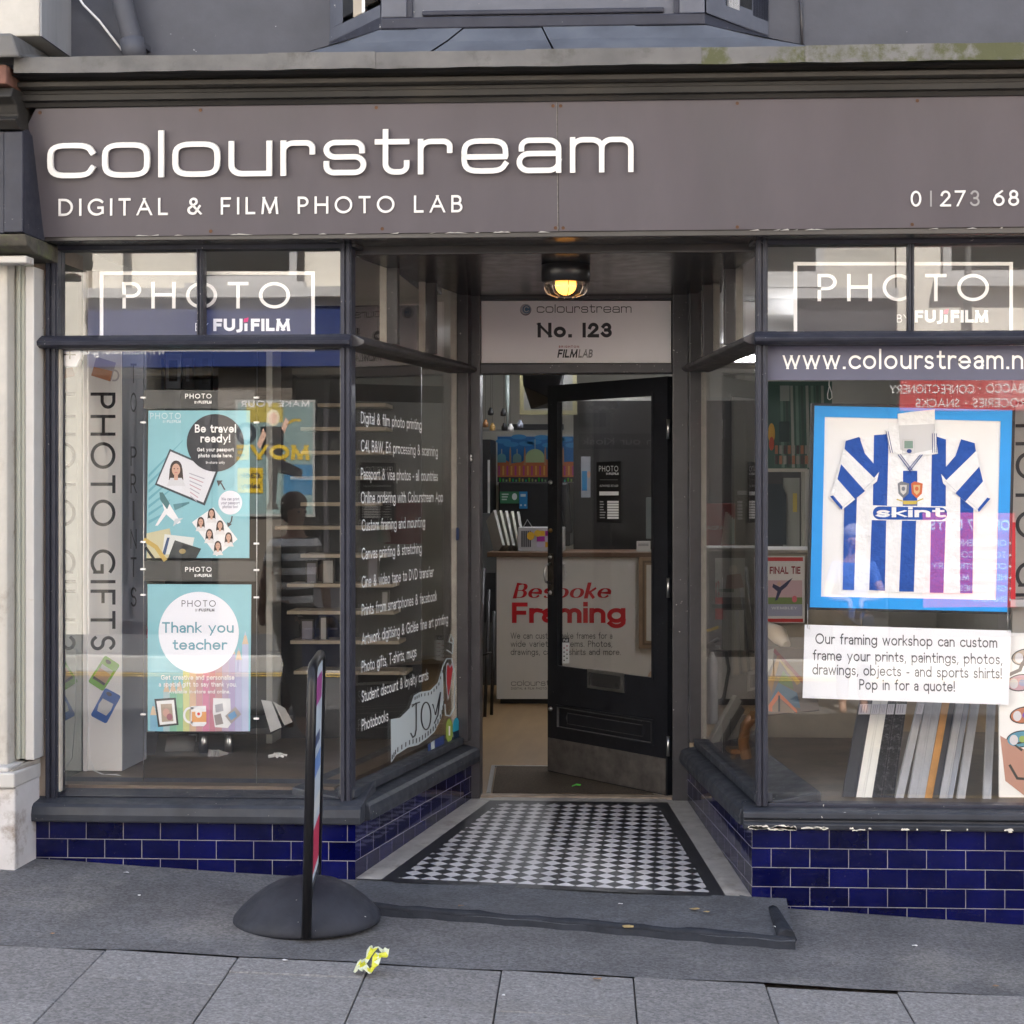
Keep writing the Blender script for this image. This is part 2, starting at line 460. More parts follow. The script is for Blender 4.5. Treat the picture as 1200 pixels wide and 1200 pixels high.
    # flat or raised shapes on a mapped surface mp(x, y, h)
    def poly(s, mp, pts, m, h=0.0005, t=0.0):
        f = [mp(x, y, h) for x, y in pts]
        s.face(f, m)
        if t:
            b = [mp(x, y, h - t) for x, y in pts]
            n = len(pts)
            for i in range(n): s.face([f[i], f[(i + 1) % n], b[(i + 1) % n], b[i]], m)
            s.face(b[::-1], m)
    def rect(s, mp, x0, y0, x1, y1, m, h=0.0005, t=0.0): s.poly(mp, [(x0, y0), (x1, y0), (x1, y1), (x0, y1)], m, h, t)
    def disc(s, mp, cx, cy, rx, ry, m, h=0.0005, t=0.0, n=36, rot=0.0):
        c_, s_ = math.cos(rot), math.sin(rot)
        s.poly(mp, [(cx + rx * math.cos(2 * math.pi * k / n) * c_ - ry * math.sin(2 * math.pi * k / n) * s_, cy + rx * math.cos(2 * math.pi * k / n) * s_ + ry * math.sin(2 * math.pi * k / n) * c_) for k in range(n)], m, h, t)
    def line(s, mp, pts, wd, m, h=0.0005, t=0.0, closed=False):
        L_, R_ = _ribbon([tuple(p) for p in pts], closed, wd, 0)
        n = len(pts)
        for i in range(n if closed else n - 1):
            j = (i + 1) % n
            s.poly(mp, [L_[i], L_[j], R_[j], R_[i]], m, h, t)
    def frame(s, mp, x0, y0, x1, y1, wd, m, h=0.0005, t=0.0):
        s.rect(mp, x0, y0, x1, y0 + wd, m, h, t); s.rect(mp, x0, y1 - wd, x1, y1, m, h, t)
        s.rect(mp, x0, y0 + wd, x0 + wd, y1 - wd, m, h, t); s.rect(mp, x1 - wd, y0 + wd, x1, y1 - wd, m, h, t)
    def text(s, mp, txt, x, y, cap, m, width=None, wt=10, track=10, font=GEO, align='l', h=0.0006, t=0.0, slope=0.0, shear=0.0, flip=False,
             contrast=0.0, ydown=True, rot=0.0, xs=1.0, jit=0.0):
        """txt with its baseline at (x, y) in the units of mp; cap = height of 100 units"""
        gl, W = layout(txt, font, wt, track)
        k = cap / 100.0
        kx = (width / W) if width else k * xs
        x0 = 0 if align == 'l' else (-W * kx / 2 if align == 'c' else -W * kx)
        cr, sr = math.cos(rot), math.sin(rot)
        yy = -1 if ydown else 1
        gi = 0
        for gx, g in gl:
            runs = []
            for st in g[1:]:
                pts, closed = _stroke(st)
                lo = min(p[1] for p in pts); hi = max(p[1] for p in pts)
                if closed: runs.append((pts, True, lo, hi)); continue
                cur = [pts[0]]
                for i in range(1, len(pts) - 1):
                    cur.append(pts[i])
                    ax, ay = pts[i][0] - pts[i - 1][0], pts[i][1] - pts[i - 1][1]
                    bx, by = pts[i + 1][0] - pts[i][0], pts[i + 1][1] - pts[i][1]
                    if (ax * bx + ay * by) / ((math.hypot(ax, ay) * math.hypot(bx, by)) or 1) < -0.3:
                        runs.append((cur, False, lo, hi)); cur = [pts[i]]
                cur.append(pts[-1]); runs.append((cur, False, lo, hi))
            for si, (pts, closed, lo, hi) in enumerate(runs):
                if hi - lo < 4 and lo > 80 and wt > 14: pts = [(p[0], p[1] + (wt - 14) * 1.1) for p in pts]; lo += (wt - 14) * 1.1; hi += (wt - 14) * 1.1
                pts = [(p[0] + wt / 2 + gx, wt / 2 + p[1] * (100 - wt) / 100) for p in pts]
                lo = wt / 2 + lo * (100 - wt) / 100 - wt / 2; hi = wt / 2 + hi * (100 - wt) / 100 + wt / 2
                L_, R_ = _ribbon(pts, closed, wt, contrast)
                n = len(pts)
                def tr(p):
                    py = min(max(p[1], lo), hi)
                    ax = x0 + (p[0] + shear * py) * kx
                    ay = py * k
                    bx, by = ax * cr - ay * sr, ax * sr + ay * cr
                    return (x + bx, y + yy * by + slope * bx)
                L2 = [tr(p) for p in L_]; R2 = [tr(p) for p in R_]
                hh = h + 0.00012 * si
                segs = n if closed else n - 1
                fl = [mp(px, py, hh) for px, py in L2]; fr = [mp(px, py, hh) for px, py in R2]
                vs = fl + fr
                fs = [(i, (i + 1) % n, n + (i + 1) % n, n + i) for i in range(segs)]
                if t:
                    vs += [mp(px, py, h - t) for px, py in L2] + [mp(px, py, h - t) for px, py in R2]
                    fs += [(i, (i + 1) % n, 2 * n + (i + 1) % n, 2 * n + i) for i in range(segs)]
                    fs += [(n + i, n + (i + 1) % n, 3 * n + (i + 1) % n, 3 * n + i) for i in range(segs)]
                    if not closed: fs += [(0, n, 3 * n, 2 * n), (n - 1, 2 * n - 1, 4 * n - 1, 3 * n - 1)]
                s.mesh(vs, fs, m)
            gi += 1
        return W * kx
    def build(s, name, parent=None, bevel=0.0, solidify=0.0, origin=None, segs=2):
        if not s.v: return None
        if parent is not None: o0 = wloc(parent)
        elif origin is not None: o0 = Vector(origin)
        else:
            xs = [p.x for p in s.v]; ys = [p.y for p in s.v]; zs = [p.z for p in s.v]
            o0 = Vector(((min(xs) + max(xs)) / 2, (min(ys) + max(ys)) / 2, min(zs)))
        me = bpy.data.meshes.new(name)
        me.from_pydata([p - o0 for p in s.v], [], s.f)
        for m in s.ms: me.materials.append(m)
        me.polygons.foreach_set('material_index', s.fm)
        if s.uv:
            ul = me.uv_layers.new(name='UVMap')
            for fi, uvs in s.uv.items():
                for li, q in zip(me.polygons[fi].loop_indices, uvs): ul.data[li].uv = q
        bm = bmesh.new(); bm.from_mesh(me)
        bm.faces.ensure_lookup_table()
        for fi in s.sm: bm.faces[fi].smooth = True
        bmesh.ops.remove_doubles(bm, verts=bm.verts, dist=1e-6)
        bmesh.ops.recalc_face_normals(bm, faces=bm.faces)
        bm.to_mesh(me); bm.free()
        ob = bpy.data.objects.new(name, me)
        C.objects.link(ob)
        WL[ob.name] = o0
        if parent is not None:
            ob.parent = parent; ob.location = (0, 0, 0)
        else: ob.location = o0
        if bevel:
            bv = ob.modifiers.new('bevel', 'BEVEL'); bv.width = bevel; bv.segments = segs; bv.limit_method = 'ANGLE'; bv.angle_limit = R(40)
        return ob
WL = {}
def wloc(o): return WL[o.name]
def tag(o, label, cat, group=None, kind=None):
    o['label'] = label; o['category'] = cat
    if group: o['group'] = group
    if kind: o['kind'] = kind
    return o
def thing(name, loc, label, cat, group=None):
    o = bpy.data.objects.new(name, None)
    C.objects.link(o); o.location = loc
    o.empty_display_size = 0.1
    WL[o.name] = Vector(loc)
    return tag(o, label, cat, group)
def plabel(o, label): o['label'] = label; return o
def struct(o): o['kind'] = 'structure'; return o

# ---------------------------------------------------------------- the palette
PAINT = mat('grey_gloss_paint', (0.030, 0.032, 0.046), 0.42, spec=.22, var=0.16, vs=14, bump=0.07, bs=30, chips=0.42, chs=60, rvar=0.06)
PAINTD = mat('dark_lobby_paint', (0.040, 0.038, 0.043), 0.40, var=0.18, vs=10, bump=0.07, bs=30, chips=0.36, chs=70, rvar=0.05)
CEILP = mat('lobby_ceiling_paint', (0.034, 0.031, 0.031), 0.24, var=0.15, vs=7, bump=0.015, bs=12, rvar=0.03)
BEAD = mat('cream_putty_bead', (0.50, 0.46, 0.40), 0.6, var=0.15, vs=20)
SIGNM = mat('sign_board_paint', (0.099, 0.088, 0.101), 0.45, var=0.09, vs=4, streak=(1, 1, .1), bump=0.04, bs=160, rvar=0.05, stain=(.085, .080, .088), stains=2.2, stain_amt=.45)
WHITE = mat('white_acrylic', (0.82, 0.81, 0.80), 0.35, var=0.03, vs=20)
LETTER2 = mat('faded_white_letter', (0.34, 0.34, 0.35), 0.5)
RUST = mat('rusty_screw', (0.10, 0.045, 0.02), 0.8, var=0.4, vs=80)
LEAD = mat('weathered_lead', (0.100, 0.097, 0.096), 0.6, var=0.22, vs=6, bump=0.35, bs=14, stain=(0.055, 0.052, 0.046), stains=9, stain_amt=0.8, rvar=0.1)
LEADM = mat('mossy_lead', (0.125, 0.122, 0.120), 0.65, var=0.22, vs=6, bump=0.6, bs=18, stain=(0.050, 0.054, 0.013), stains=4.5, stain_amt=0.95, stain_r=(.45, .54))
LEADB = mat('lead_apron', (0.080, 0.088, 0.106), 0.55, var=0.3, vs=5, bump=0.35, bs=8, stain=(0.09, 0.095, 0.10), stains=5, stain_amt=0.5)
WALLU = mat('painted_render', (0.058, 0.061, 0.076), 0.7, var=0.14, vs=5, bump=0.25, bs=30, chips=0.25, chs=28, chipcol=(0.4, 0.42, 0.45))
MOULD = mat('moulding_paint', (0.026, 0.0245, 0.0235), 0.6, spec=.25, var=0.35, vs=9, bump=0.4, bs=40, streak=(0.2, 1, 1), stain=(0.06, 0.052, 0.042), stains=5, stain_amt=0.5)
MOULDL = mat('moulding_fillet', (0.055, 0.051, 0.047), 0.65, spec=.25, var=0.3, vs=20, bump=0.4, bs=60, streak=(0.15, 1, 1))
SILL = mat('sill_paint', (0.034, 0.038, 0.049), 0.48, spec=.25, var=0.25, vs=9, bump=0.2, bs=22, chips=0.4, chs=60, rvar=0.08)
FLAKE = mat('flaking_paint', (0.62, 0.60, 0.55), 0.8, var=0.2, vs=60, bump=0.5)
TILE = uvtex('navy_glazed_tile', 'brick')
LOZ = uvtex('lozenge_floor_tile', 'loz', w=0.0795, h=0.084)
TBLK = mat('black_floor_tile', (0.02, 0.021, 0.025), 0.4, var=0.3, vs=15)
TWHT = mat('white_floor_tile', (0.36, 0.345, 0.33), 0.5, var=0.18, vs=11, stain=(0.14, 0.12, 0.09), stains=8, stain_amt=0.5)
GLASS = glassmat('shop_glass', wav=0.05, boost=1.0)
GLASSD = glassmat('door_glass', wav=0.015)
ASPH = mat('footway_asphalt', (0.100, 0.099, 0.105), 0.85, var=0.25, vs=3.2, bump=0.6, bs=90, stain=(0.160, 0.154, 0.150), stains=1.7, stain_amt=0.8, chips=.22, chs=55, chipcol=(.26, .25, .24), speck=0.34, sps=110)
ASPHD = mat('asphalt_ramp', (0.074, 0.077, 0.087), 0.75, speck=0.3, sps=110, var=0.28, vs=7, bump=0.7, bs=70, stain=(0.055, 0.057, 0.062), stains=5, stain_amt=0.6)
ASPHB = mat('asphalt_edge_bead', (0.026, 0.029, 0.037), 0.8, spec=.1, var=0.3, vs=12, bump=0.8, bs=50)
SLAB = mat('concrete_slab', (0.185, 0.180, 0.182), 0.9, chips=.30, chs=11, chipcol=(.10, .10, .10), speck=0.26, sps=125, var=0.22, vs=60, bump=0.6, bs=90, stain=(0.155, 0.148, 0.146), stains=2.2, stain_amt=0.8)
SLAB2 = mat('concrete_slab_dark', (0.160, 0.155, 0.157), 0.9, chips=.32, chs=9, chipcol=(.095, .095, .095), speck=0.28, sps=120, var=0.24, vs=55, bump=0.6, bs=85, stain=(0.14, 0.134, 0.132), stains=2.6, stain_amt=0.8)
SAND = mat('joint_sand', (0.12, 0.108, 0.095), 0.95, var=0.4, vs=40, bump=0.8, bs=70)
ROAD = mat('road_asphalt', (0.065, 0.065, 0.067), 0.85, var=0.25, vs=12, bump=0.4, bs=90)
YEL = mat('yellow_road_paint', (0.62, 0.42, 0.09), 0.7, var=0.15, vs=20)
KERB = mat('kerb_stone', (0.36, 0.35, 0.33), 0.8, var=0.15, vs=12, bump=0.3, bs=60)
INWALL = mat('interior_wall_paint', (0.36, 0.35, 0.31), 0.8, var=0.06, vs=3)
INCEIL = mat('interior_ceiling_paint', (0.55, 0.54, 0.52), 0.8, var=0.05, vs=3)
INFLOOR = mat('interior_wood_floor', (0.23, 0.145, 0.065), 0.4, var=0.25, vs=6, bump=0.15, bs=30, streak=(1, 0.15, 1))
PLATF = mat('window_bed_board', (0.095, 0.066, 0.045), 0.45, var=0.35, vs=5, bump=0.3, bs=40, stain=(0.19, 0.14, 0.09), stains=3, stain_amt=0.5)
BLACK = mat('black_plastic', (0.012, 0.012, 0.014), 0.4, var=0.2, vs=20)
DOORB = mat('black_door_paint', (0.013, 0.014, 0.018), 0.32, spec=.35, var=0.2, vs=12, bump=0.04, bs=25, chips=0.38, chs=70, chipcol=(0.12, 0.12, 0.12), rvar=0.04)
KICK = mat('scuffed_kick_plate', (0.17, 0.155, 0.145), 0.5, metal=0.6, var=0.3, vs=14, streak=(0.4, 1, 1), bump=0.15, rvar=0.15)
STEEL = mat('brushed_steel', (0.5, 0.5, 0.5), 0.3, metal=1.0, var=0.15, vs=30)
CHROME = mat('polished_steel', (0.7, 0.7, 0.72), 0.12, metal=1.0)
MATT = mat('coir_door_mat', (0.075, 0.055, 0.038), 0.98, var=0.4, vs=90, bump=0.9, bs=220)
LWOOD = mat('pale_shelf_wood', (0.30, 0.25, 0.185), 0.55, var=0.15, vs=12, streak=(0.2, 1, 1))
DWOOD = mat('brown_counter_wood', (0.10, 0.055, 0.03), 0.45, var=0.25, vs=14, streak=(0.2, 1, 1))

# ---------------------------------------------------------------- ground levels
def gz(x, y): return CAM_H - 1.653 - 0.0535 * x + 0.02 * y
D1 = 1.63                                # depth of the entrance recess
FL, FR = Vector((X(416.5), 0, 0)), Vector((X(881), 0, 0))
BL, BR = Vector((X(553.6, D1), D1, 0)), Vector((X(805, D1), D1, 0))
XL, XRT = X(41), 2.35                    # the shopfront's two ends
ZS0, ZS1 = Z(967), Z(946)                # sill nose bottom / top
ZTB, ZTT = Z(404, 0), Z(393, 0)          # transom bottom / top
ZH = Z(288, .03)                         # head of the upper glass
ZSOF = Z(281, 0)                         # soffit above the windows
ZIN = at(690, 930, 1.8).z                # shop floor
ZCEIL = ZSOF + .003                        # lobby ceiling

# pavement, road, the far kerb: real sheets
g = MB()
g.mesh([(-12, -2.7, gz(-6, -2.7) - .006), (12, -2.7, gz(6, -2.7) - .006), (12, 0.2, gz(6, 0) - .07), (-12, 0.2, gz(-6, 0) - .05)], [(0, 1, 2, 3)], SAND)
def cl(x): return max(-6, min(6, x))
def gq(x, y, dz=0.0): return Vector((x, y, gz(cl(x), y) + dz))
struct(g.build('ground'))
e1 = Vector((math.cos(R(3.2)), math.sin(R(3.2)), 0)); e2 = Vector((e1.y, -e1.x, 0))
S0 = Vector((X(432, -1.1), -1.07, 0))
def edge(x): return S0.y + (x - S0.x) * e1.y / e1.x
g = MB()                                 # asphalt strip along the shopfront
xs = [-12 + i * 0.35 for i in range(69)]
ys = [0.0, 0.2, 0.4, 0.6, 0.8, 1.0]
for i in range(len(xs) - 1):
    for j in range(5):
        def p(a, b_):
            yy = 0.18 + (edge(a) - 0.18 + 0.012 * math.sin(a * 9) + 0.008 * math.sin(a * 23)) * b_
            return gq(a, yy, 0.003 * math.sin(a * 4 + yy * 5))
        g.face([p(xs[i], ys[j + 1]), p(xs[i + 1], ys[j + 1]), p(xs[i + 1], ys[j]), p(xs[i], ys[j])], ASPH)
struct(g.build('footpath'))
g = MB()                                 # concrete paving slabs, 450 mm columns, joints staggered
for c in range(-16, 18):
    v = 0.012
    first = {-2: .30, -1: .16, 0: .34, 1: .42, 2: .60, 3: .60, 4: .38, 5: .16}.get(c, rnd.uniform(.2, .6))
    ln = first
    while v < 1.75:
        u0, u1, v0, v1 = c * .452 + .0022, (c + 1) * .452 - .0022, v, v + ln - .004
        dz = rnd.uniform(-.003, .003); tx = rnd.uniform(-.003, .003)
        if c in (3,) and v < .05: v0 += .02
        pts = [S0 + e1 * a + e2 * b_ for a, b_ in ((u0, v1), (u1, v1), (u1, v0), (u0, v0))]
        top = [gq(p.x, p.y, dz + (tx if k in (1, 2) else -tx)) for k, p in enumerate(pts)]
        bot = [p - Vector((0, 0, .04)) for p in top]
        g.hexa(bot, top, rnd.choice([SLAB, SLAB, SLAB2]))
        v += ln; ln = rnd.choice([.6, .6, .6, .45])
struct(g.build('pavement', bevel=0.003, segs=1))
g = MB()
g.mesh([(-60, -10.3, -.18), (60, -10.3, -.30), (60, -2.8, -.30), (-60, -2.8, -.18)], [(0, 1, 2, 3)], ROAD)
for y0 in (-9.9, -9.68, -3.1, -3.32):
    g.mesh([(-40, y0 - .09, -.196 + .006), (40, y0 - .09, -.276 + .006), (40, y0, -.276 + .006), (-40, y0, -.196 + .006)], [(0, 1, 2, 3)], YEL)
struct(g.build('road'))
g = MB()
for k in range(-14, 14):
    a, b_ = k * .92 + .004, (k + 1) * .92 - .004
    for (y0, y1) in ((-2.86, -2.71), (-10.35, -10.2)):
        z = gz(cl((a + b_) / 2), max(y0, -2.8)) - .004 if y0 > -5 else -.08 - .001 * k
        g.box(a, b_, y0, y1, z - .3, z, KERB)
struct(g.build('kerb', bevel=0.012))
g = MB()
g.mesh([(-60, -13.2, -.06), (60, -13.2, -.14), (60, -10.35, -.16), (-60, -10.35, -.08)], [(0, 1, 2, 3)], ROAD)
struct(g.build('far_pavement'))

# ---------------------------------------------------------------- the shop building
shop = thing('shop_building', (X(640), 0, ZIN), 'dark grey Victorian shopfront with navy tiled stall risers and a tiled recessed doorway', 'shop')

# stall risers, glazed navy brick tiles
def tiled(p, q, z0, z1, ztop, off=0.0):
    """vertical tiled face from p to q; courses counted down from ztop"""
    L_ = (Vector(q) - Vector(p)).length
    f = MB()
    d = (Vector(q) - Vector(p)).normalized(); nb = Vector((-d.y, d.x, 0)) * 0.2
    P0, P1 = Vector(p), Vector(q)
    a = [P0 + Vector((0, 0, z0)), P1 + Vector((0, 0, z0)), P1 + Vector((0, 0, z1)), P0 + Vector((0, 0, z1))]
    uv = [(off, z0 - ztop), (off + L_, z0 - ztop), (off + L_, z1 - ztop), (off, z1 - ztop)]
    f.face(a, TILE, uv)
    b_ = [v + nb for v in a]
    f.face(b_[::-1], TILE, uv[::-1])
    for i in range(4):
        j = (i + 1) % 4
        f.face([a[j], a[i], b_[i], b_[j]], PAINTD, [(0, 0)] * 4)
    return f
VZ = Vector((0, 0, 1))
tiled((XL, 0, 0), (FL.x, 0, 0), -.35, ZS0, ZS0 - 0.0 + .0775 * 10, off=.095).build('stall_riser', shop)
tiled((FL.x, 0, 0), (BL.x, BL.y, 0), -.35, ZS0 + .001, ZS0 + .775, off=.02).build('stall_riser', shop)
tiled((FR.x, 0, 0), (XRT, 0, 0), -.35, ZS0 - .006, ZS0 + .769, off=0.0).build('stall_riser', shop)
tiled((BR.x, BR.y, 0), (FR.x, 0, 0), -.35, ZS0 - .005, ZS0 + .770, off=.05).build('stall_riser', shop)

# local frames for the two splayed returns: x along, y away from the recess, z up
def retM(o, q):
    d = (q - o); d.z = 0; d.normalize()
    return d
dL = retM(FL, BL); nL = Vector((-dL.y, dL.x, 0))        # away from recess, left
dR = retM(FR, BR); nR = Vector((dR.y, -dR.x, 0))        # away from recess, right
ML = Matrix(((dL.x, nL.x, 0, FL.x), (dL.y, nL.y, 0, FL.y), (0, 0, 1, 0), (0, 0, 0, 1)))
MR = Matrix(((dR.x, nR.x, 0, FR.x), (dR.y, nR.y, 0, FR.y), (0, 0, 1, 0), (0, 0, 0, 1)))
LR = (BL - FL).length; RR = (BR - FR).length
GY = .085                                # glass plane behind the tile face

# sills
def sillprof(z0, z1, nose=-.045, back=.30): return [(nose, z0), (nose - .004, z0 + .03), (nose + .004, z1 - .012), (nose + .02, z1), (back, z1 + .055), (back, z0)]
f = MB(); f.extrude(sillprof(ZS0, ZS1), XL - .045, FL.x + .03, SILL); f.build('sill', shop, bevel=.006)
f = MB(); f.M = ML; f.extrude([(y, z - .0015) for y, z in sillprof(ZS0, ZS1)], .055, LR - .02, SILL); f.build('sill', shop, bevel=.006)
f = MB(); f.extrude([(-.03, ZS0 - .002), (-.036, ZS0 + .022), (-.014, ZS0 + .026), (-.014, ZS0 + .036), (-.032, ZS0 + .042), (-.03, ZS1 - .006), (-.01, ZS1), (.16, ZS1 + .006), (.16, ZS0)], FR.x - .035, XRT, SILL)
f.build('sill', shop, bevel=.005)
f = MB(); f.M = MR; f.extrude([(y, z - .0015) for y, z in sillprof(ZS0, ZS1, -.04)], .06, RR - .02, SILL); f.build('sill', shop, bevel=.006)
f = MB()                                 # flaked edge under the right sill
for k in range(34):
    x = FR.x - .02 + (rnd.random() ** 1.6) * 1.15
    ln = rnd.uniform(.008, .06) * (1.3 if x < FR.x + .3 else .7); hh = rnd.uniform(.004, .015) * (1.2 if x < FR.x + .3 else .6)
    zz = ZS0 + rnd.uniform(-.002, .006)
    n_ = 7
    pts = [(x + ln * i / n_, zz + (hh if 0 < i < n_ else .002) * rnd.uniform(.4, 1)) for i in range(n_ + 1)] + [(x + ln * i / n_, zz - rnd.uniform(0, .003)) for i in range(n_, -1, -1)]
    f.poly(lambda a, b_, h=0: Vector((a, -.0372 - h, b_)), pts, FLAKE, .0, .002)
plabel(f.build('paint_flake', shop), 'pale flaked paint under the right sill')

def post(mb, x0, x1, y0, y1, z0, z1, m):
    """moulded post: a core with two stepped beads on its outer face"""
    mb.box(x0, x1, y0 + .012, y1, z0, z1, m)
    wd = x1 - x0
    mb.box(x0 + wd * .12, x0 + wd * .42, y0, y0 + .0125, z0, z1, m)
    mb.box(x0 + wd * .58, x0 + wd * .88, y0 + .004, y0 + .0125, z0, z1, m)
def transom(mb, x0, x1, m, dz=0.0):
    mb.extrude([(-.025, ZTB + .006 + dz), (-.03, ZTB + .02 + dz), (-.022, ZTT - .012 + dz), (.0, ZTT + dz), (.03, ZTT + .012 + dz), (.11, ZTT + .012 + dz), (.11, ZTB - .004 + dz), (.0, ZTB - .004 + dz)], x0, x1, m)

ZP0 = ZS1 + .004
# ---- left front window
wl = MB()
post(wl, X(52, .03), X(66, .03), .03, .13, ZP0, ZSOF, PAINT)
post(wl, X(398, .03), X(411, .03), .03, .13, ZP0, ZSOF, PAINT)
transom(wl, X(45, 0), X(411, 0), PAINT)
wl.box(X(66, .03), X(398, .03), .045, .12, ZH, ZSOF + .002, PAINT)
wl.box(X(66, .03), X(398, .03), .05, .12, ZP0 + .012, Z(938, .06), PAINT)
wlo = wl.build('window', shop, bevel=.004)
m_ = MB(); post(m_, X(229.5, .04), X(236, .04), .04, .12, ZTT + .012, ZH, PAINT); m_.build('mullion', wlo, bevel=.003)
p_ = MB(); p_.box(X(66, .03), X(229.5, .03), GY, GY + .005, ZTT + .01, ZH, GLASS); p_.build('pane', wlo)
p_ = MB(); p_.box(X(236, .03), X(398, .03), GY, GY + .005, ZTT + .01, ZH, GLASS); p_.build('pane', wlo)
p_ = MB(); p_.box(X(66, .03), X(398, .03), GY, GY + .006, Z(938, .06), ZTB - .003, GLASS); p_.build('pane', wlo)
p_ = MB(); p_.box(X(66, .03), X(68, .03), .055, .083, ZP0 + .03, ZTB - .003, BEAD); p_.box(X(397, .03), X(398.6, .03), .055, .083, ZP0 + .03, ZTB - .003, BEAD)
p_.build('glazing_bead', wlo)
# ---- right front window
wr = MB()
post(wr, X(886, .03), X(900, .03), .03, .13, ZP0, ZSOF, PAINT)
post(wr, XRT - .08, XRT, .03, .13, ZP0, ZSOF, PAINT)
transom(wr, X(884, 0), XRT, PAINT, .002)
wr.box(X(900, .03), XRT - .08, .045, .12, ZH, ZSOF + .004, PAINT)
wr.box(X(900, .03), XRT - .08, .05, .12, ZP0 + .012, Z(943, .06), PAINT)
wro = wr.build('window', shop, bevel=.004)
mx_ = [X(1065, .04), X(1072, .04), X(1240, .04), X(1247, .04)]
m_ = MB(); post(m_, mx_[0], mx_[1], .04, .12, ZTT + .014, ZH, PAINT); m_.build('mullion', wro, bevel=.003)
m_ = MB(); post(m_, mx_[2], mx_[3], .04, .12, ZTT + .014, ZH, PAINT); m_.build('mullion', wro, bevel=.003)
for a, b_ in ((X(900, .03), mx_[0]), (mx_[1], mx_[2]), (mx_[3], XRT - .08)):
    p_ = MB(); p_.box(a, b_, GY, GY + .005, ZTT + .01, ZH, GLASS); p_.build('pane', wro)
p_ = MB(); p_.box(X(900, .03), XRT - .08, GY, GY + .006, Z(943, .06), ZTB - .003, GLASS); p_.build('pane', wro)
# ---- splayed side windows of the recess
GS = .052
def side(M_, L_, nm_cuts, dz):
    s_ = MB(); s_.M = M_
    s_.box(L_ - .075, L_ - .012, .0, .075, ZP0 + .03, ZSOF, PAINTD)
    transom(s_, .028, L_ - .01, PAINTD, dz)
    s_.box(.045, L_ - .02, .015, .095, ZH + .003, ZSOF + .01, PAINTD)
    s_.box(.045, L_ - .085, .02, .095, ZP0 + .015, ZP0 + .05, SILL)
    so = s_.build('window', shop, bevel=.004)
    cuts = [.045] + nm_cuts + [L_ - .075]
    for c in nm_cuts:
        m2 = MB(); m2.M = M_; m2.box(c - .016, c + .016, .01, .09, ZTT + .012 + dz, ZH, PAINTD); m2.build('mullion', so, bevel=.003)
    bd = MB(); bd.M = M_
    for i in range(len(cuts) - 1):
        a = cuts[i] + (.016 if i else 0); b2 = cuts[i + 1] - (.016 if i < len(cuts) - 2 else 0)
        p2 = MB(); p2.M = M_; p2.box(a, b2, GS, GS + .005, ZTT + .012 + dz, ZH, GLASSD); p2.build('pane', so)
        bd.box(b2 - .005, b2 - .0003, .059, .09, ZTT + .014 + dz, ZH - .002, BEAD)
    p2 = MB(); p2.M = M_; p2.box(.045, L_ - .075, GS, GS + .006, ZP0 + .05, ZTB - .002 + dz, GLASSD); p2.build('pane', so)
    bd.box(L_ - .080, L_ - .0753, .059, .085, ZP0 + .05, ZTB - .006 + dz, BEAD)
    bd.build('glazing_bead', so)
    return so
uL = lambda px: (hit(px, 500, FL + nL * .05, nL) - FL).dot(dL)
uR = lambda px: (hit(px, 500, FR + nR * .05, nR) - FR).dot(dR)
sideL = side(ML, LR, [uL(457), uL(502)], .003)
sideR = side(MR, RR, [uR(859), uR(833)], .005)

# ---- door frame, sign panel over it, lobby ceiling
f = MB()
f.box(X(543, D1), X(563, D1), D1 - .02, D1 + .10, ZIN - .06, ZCEIL + .05, PAINTD)
f.box(X(788, D1), X(808, D1), D1 - .02, D1 + .10, ZIN - .06, ZCEIL + .05, PAINTD)
f.box(X(563, D1), X(788, D1), D1 - .01, D1 + .09, Z(438, D1), Z(426, D1), PAINTD)
f.box(X(563, D1), X(788, D1), D1 - .006, D1 + .09, Z(351, D1), ZCEIL + .05, PAINTD)
f.box(X(563, D1), X(788, D1), D1 + .035, D1 + .07, Z(426, D1), Z(351, D1), PAINTD)
dfo = f.build('door_frame', shop, bevel=.005)
f = MB()
f.M = None
f.poly(lambda x, y, h=0: Vector((x, y, ZCEIL - h)), [(FL.x - .05, .135), (FR.x + .05, .135), (BR.x + .04, D1), (BL.x - .04, D1)], CEILP, 0, -.04)
pl = [(X(px, 0), None) for px in (0,)]
def cbar(px0, px1, wd):                  # battens running into the recess and across it
    f.box(min(px0, px1) - wd / 2, max(px0, px1) + wd / 2, .16, D1 - .03, ZCEIL - .034, ZCEIL - .001, CEILP)
for xx in (X(590, .3), X(704, .3), X(455, .3), X(842, .3)): cbar(xx, xx, .085)
for yy in (.50, .93, 1.36):
    k = yy / D1
    f.box(FL.x + (BL.x - FL.x) * k + .06, FR.x + (BR.x - FR.x) * k - .06, yy - .04, yy + .04, ZCEIL - .031, ZCEIL - .0012, CEILP)
f.build('ceiling', shop, bevel=.003)

# ---- recess floor: lozenge tiles, black line, white margin
def fl(px, py, Yg):
    p = at(px, py, Yg); return p
F0, F1 = at(416.5, 1034, .02), at(881, 1053, .02)
zFL, zFR, zB = CAM_H - 1.575, CAM_H - 1.628, ZIN + .004
def floorp(u, v):
    """u across 0..1 between the side walls, v in 0..1 into the recess"""
    a = FL.lerp(BL, v); b_ = FR.lerp(BR, v)
    p = a.lerp(b_, u)
    p.z = (zFL * (1 - u) + zFR * u) * (1 - v) + zB * v
    return p
tf = MB()
NV = 16
def strip(ua, ub, m, uvf=None, v0=0.0, v1=1.0):
    for i in range(NV):
        va, vb = v0 + (v1 - v0) * i / NV, v0 + (v1 - v0) * (i + 1) / NV
        q = [floorp(ua(va), va), floorp(ub(va), va), floorp(ub(vb), vb), floorp(ua(vb), vb)]
        tf.face(q, m, [(p.x, p.y) for p in q])
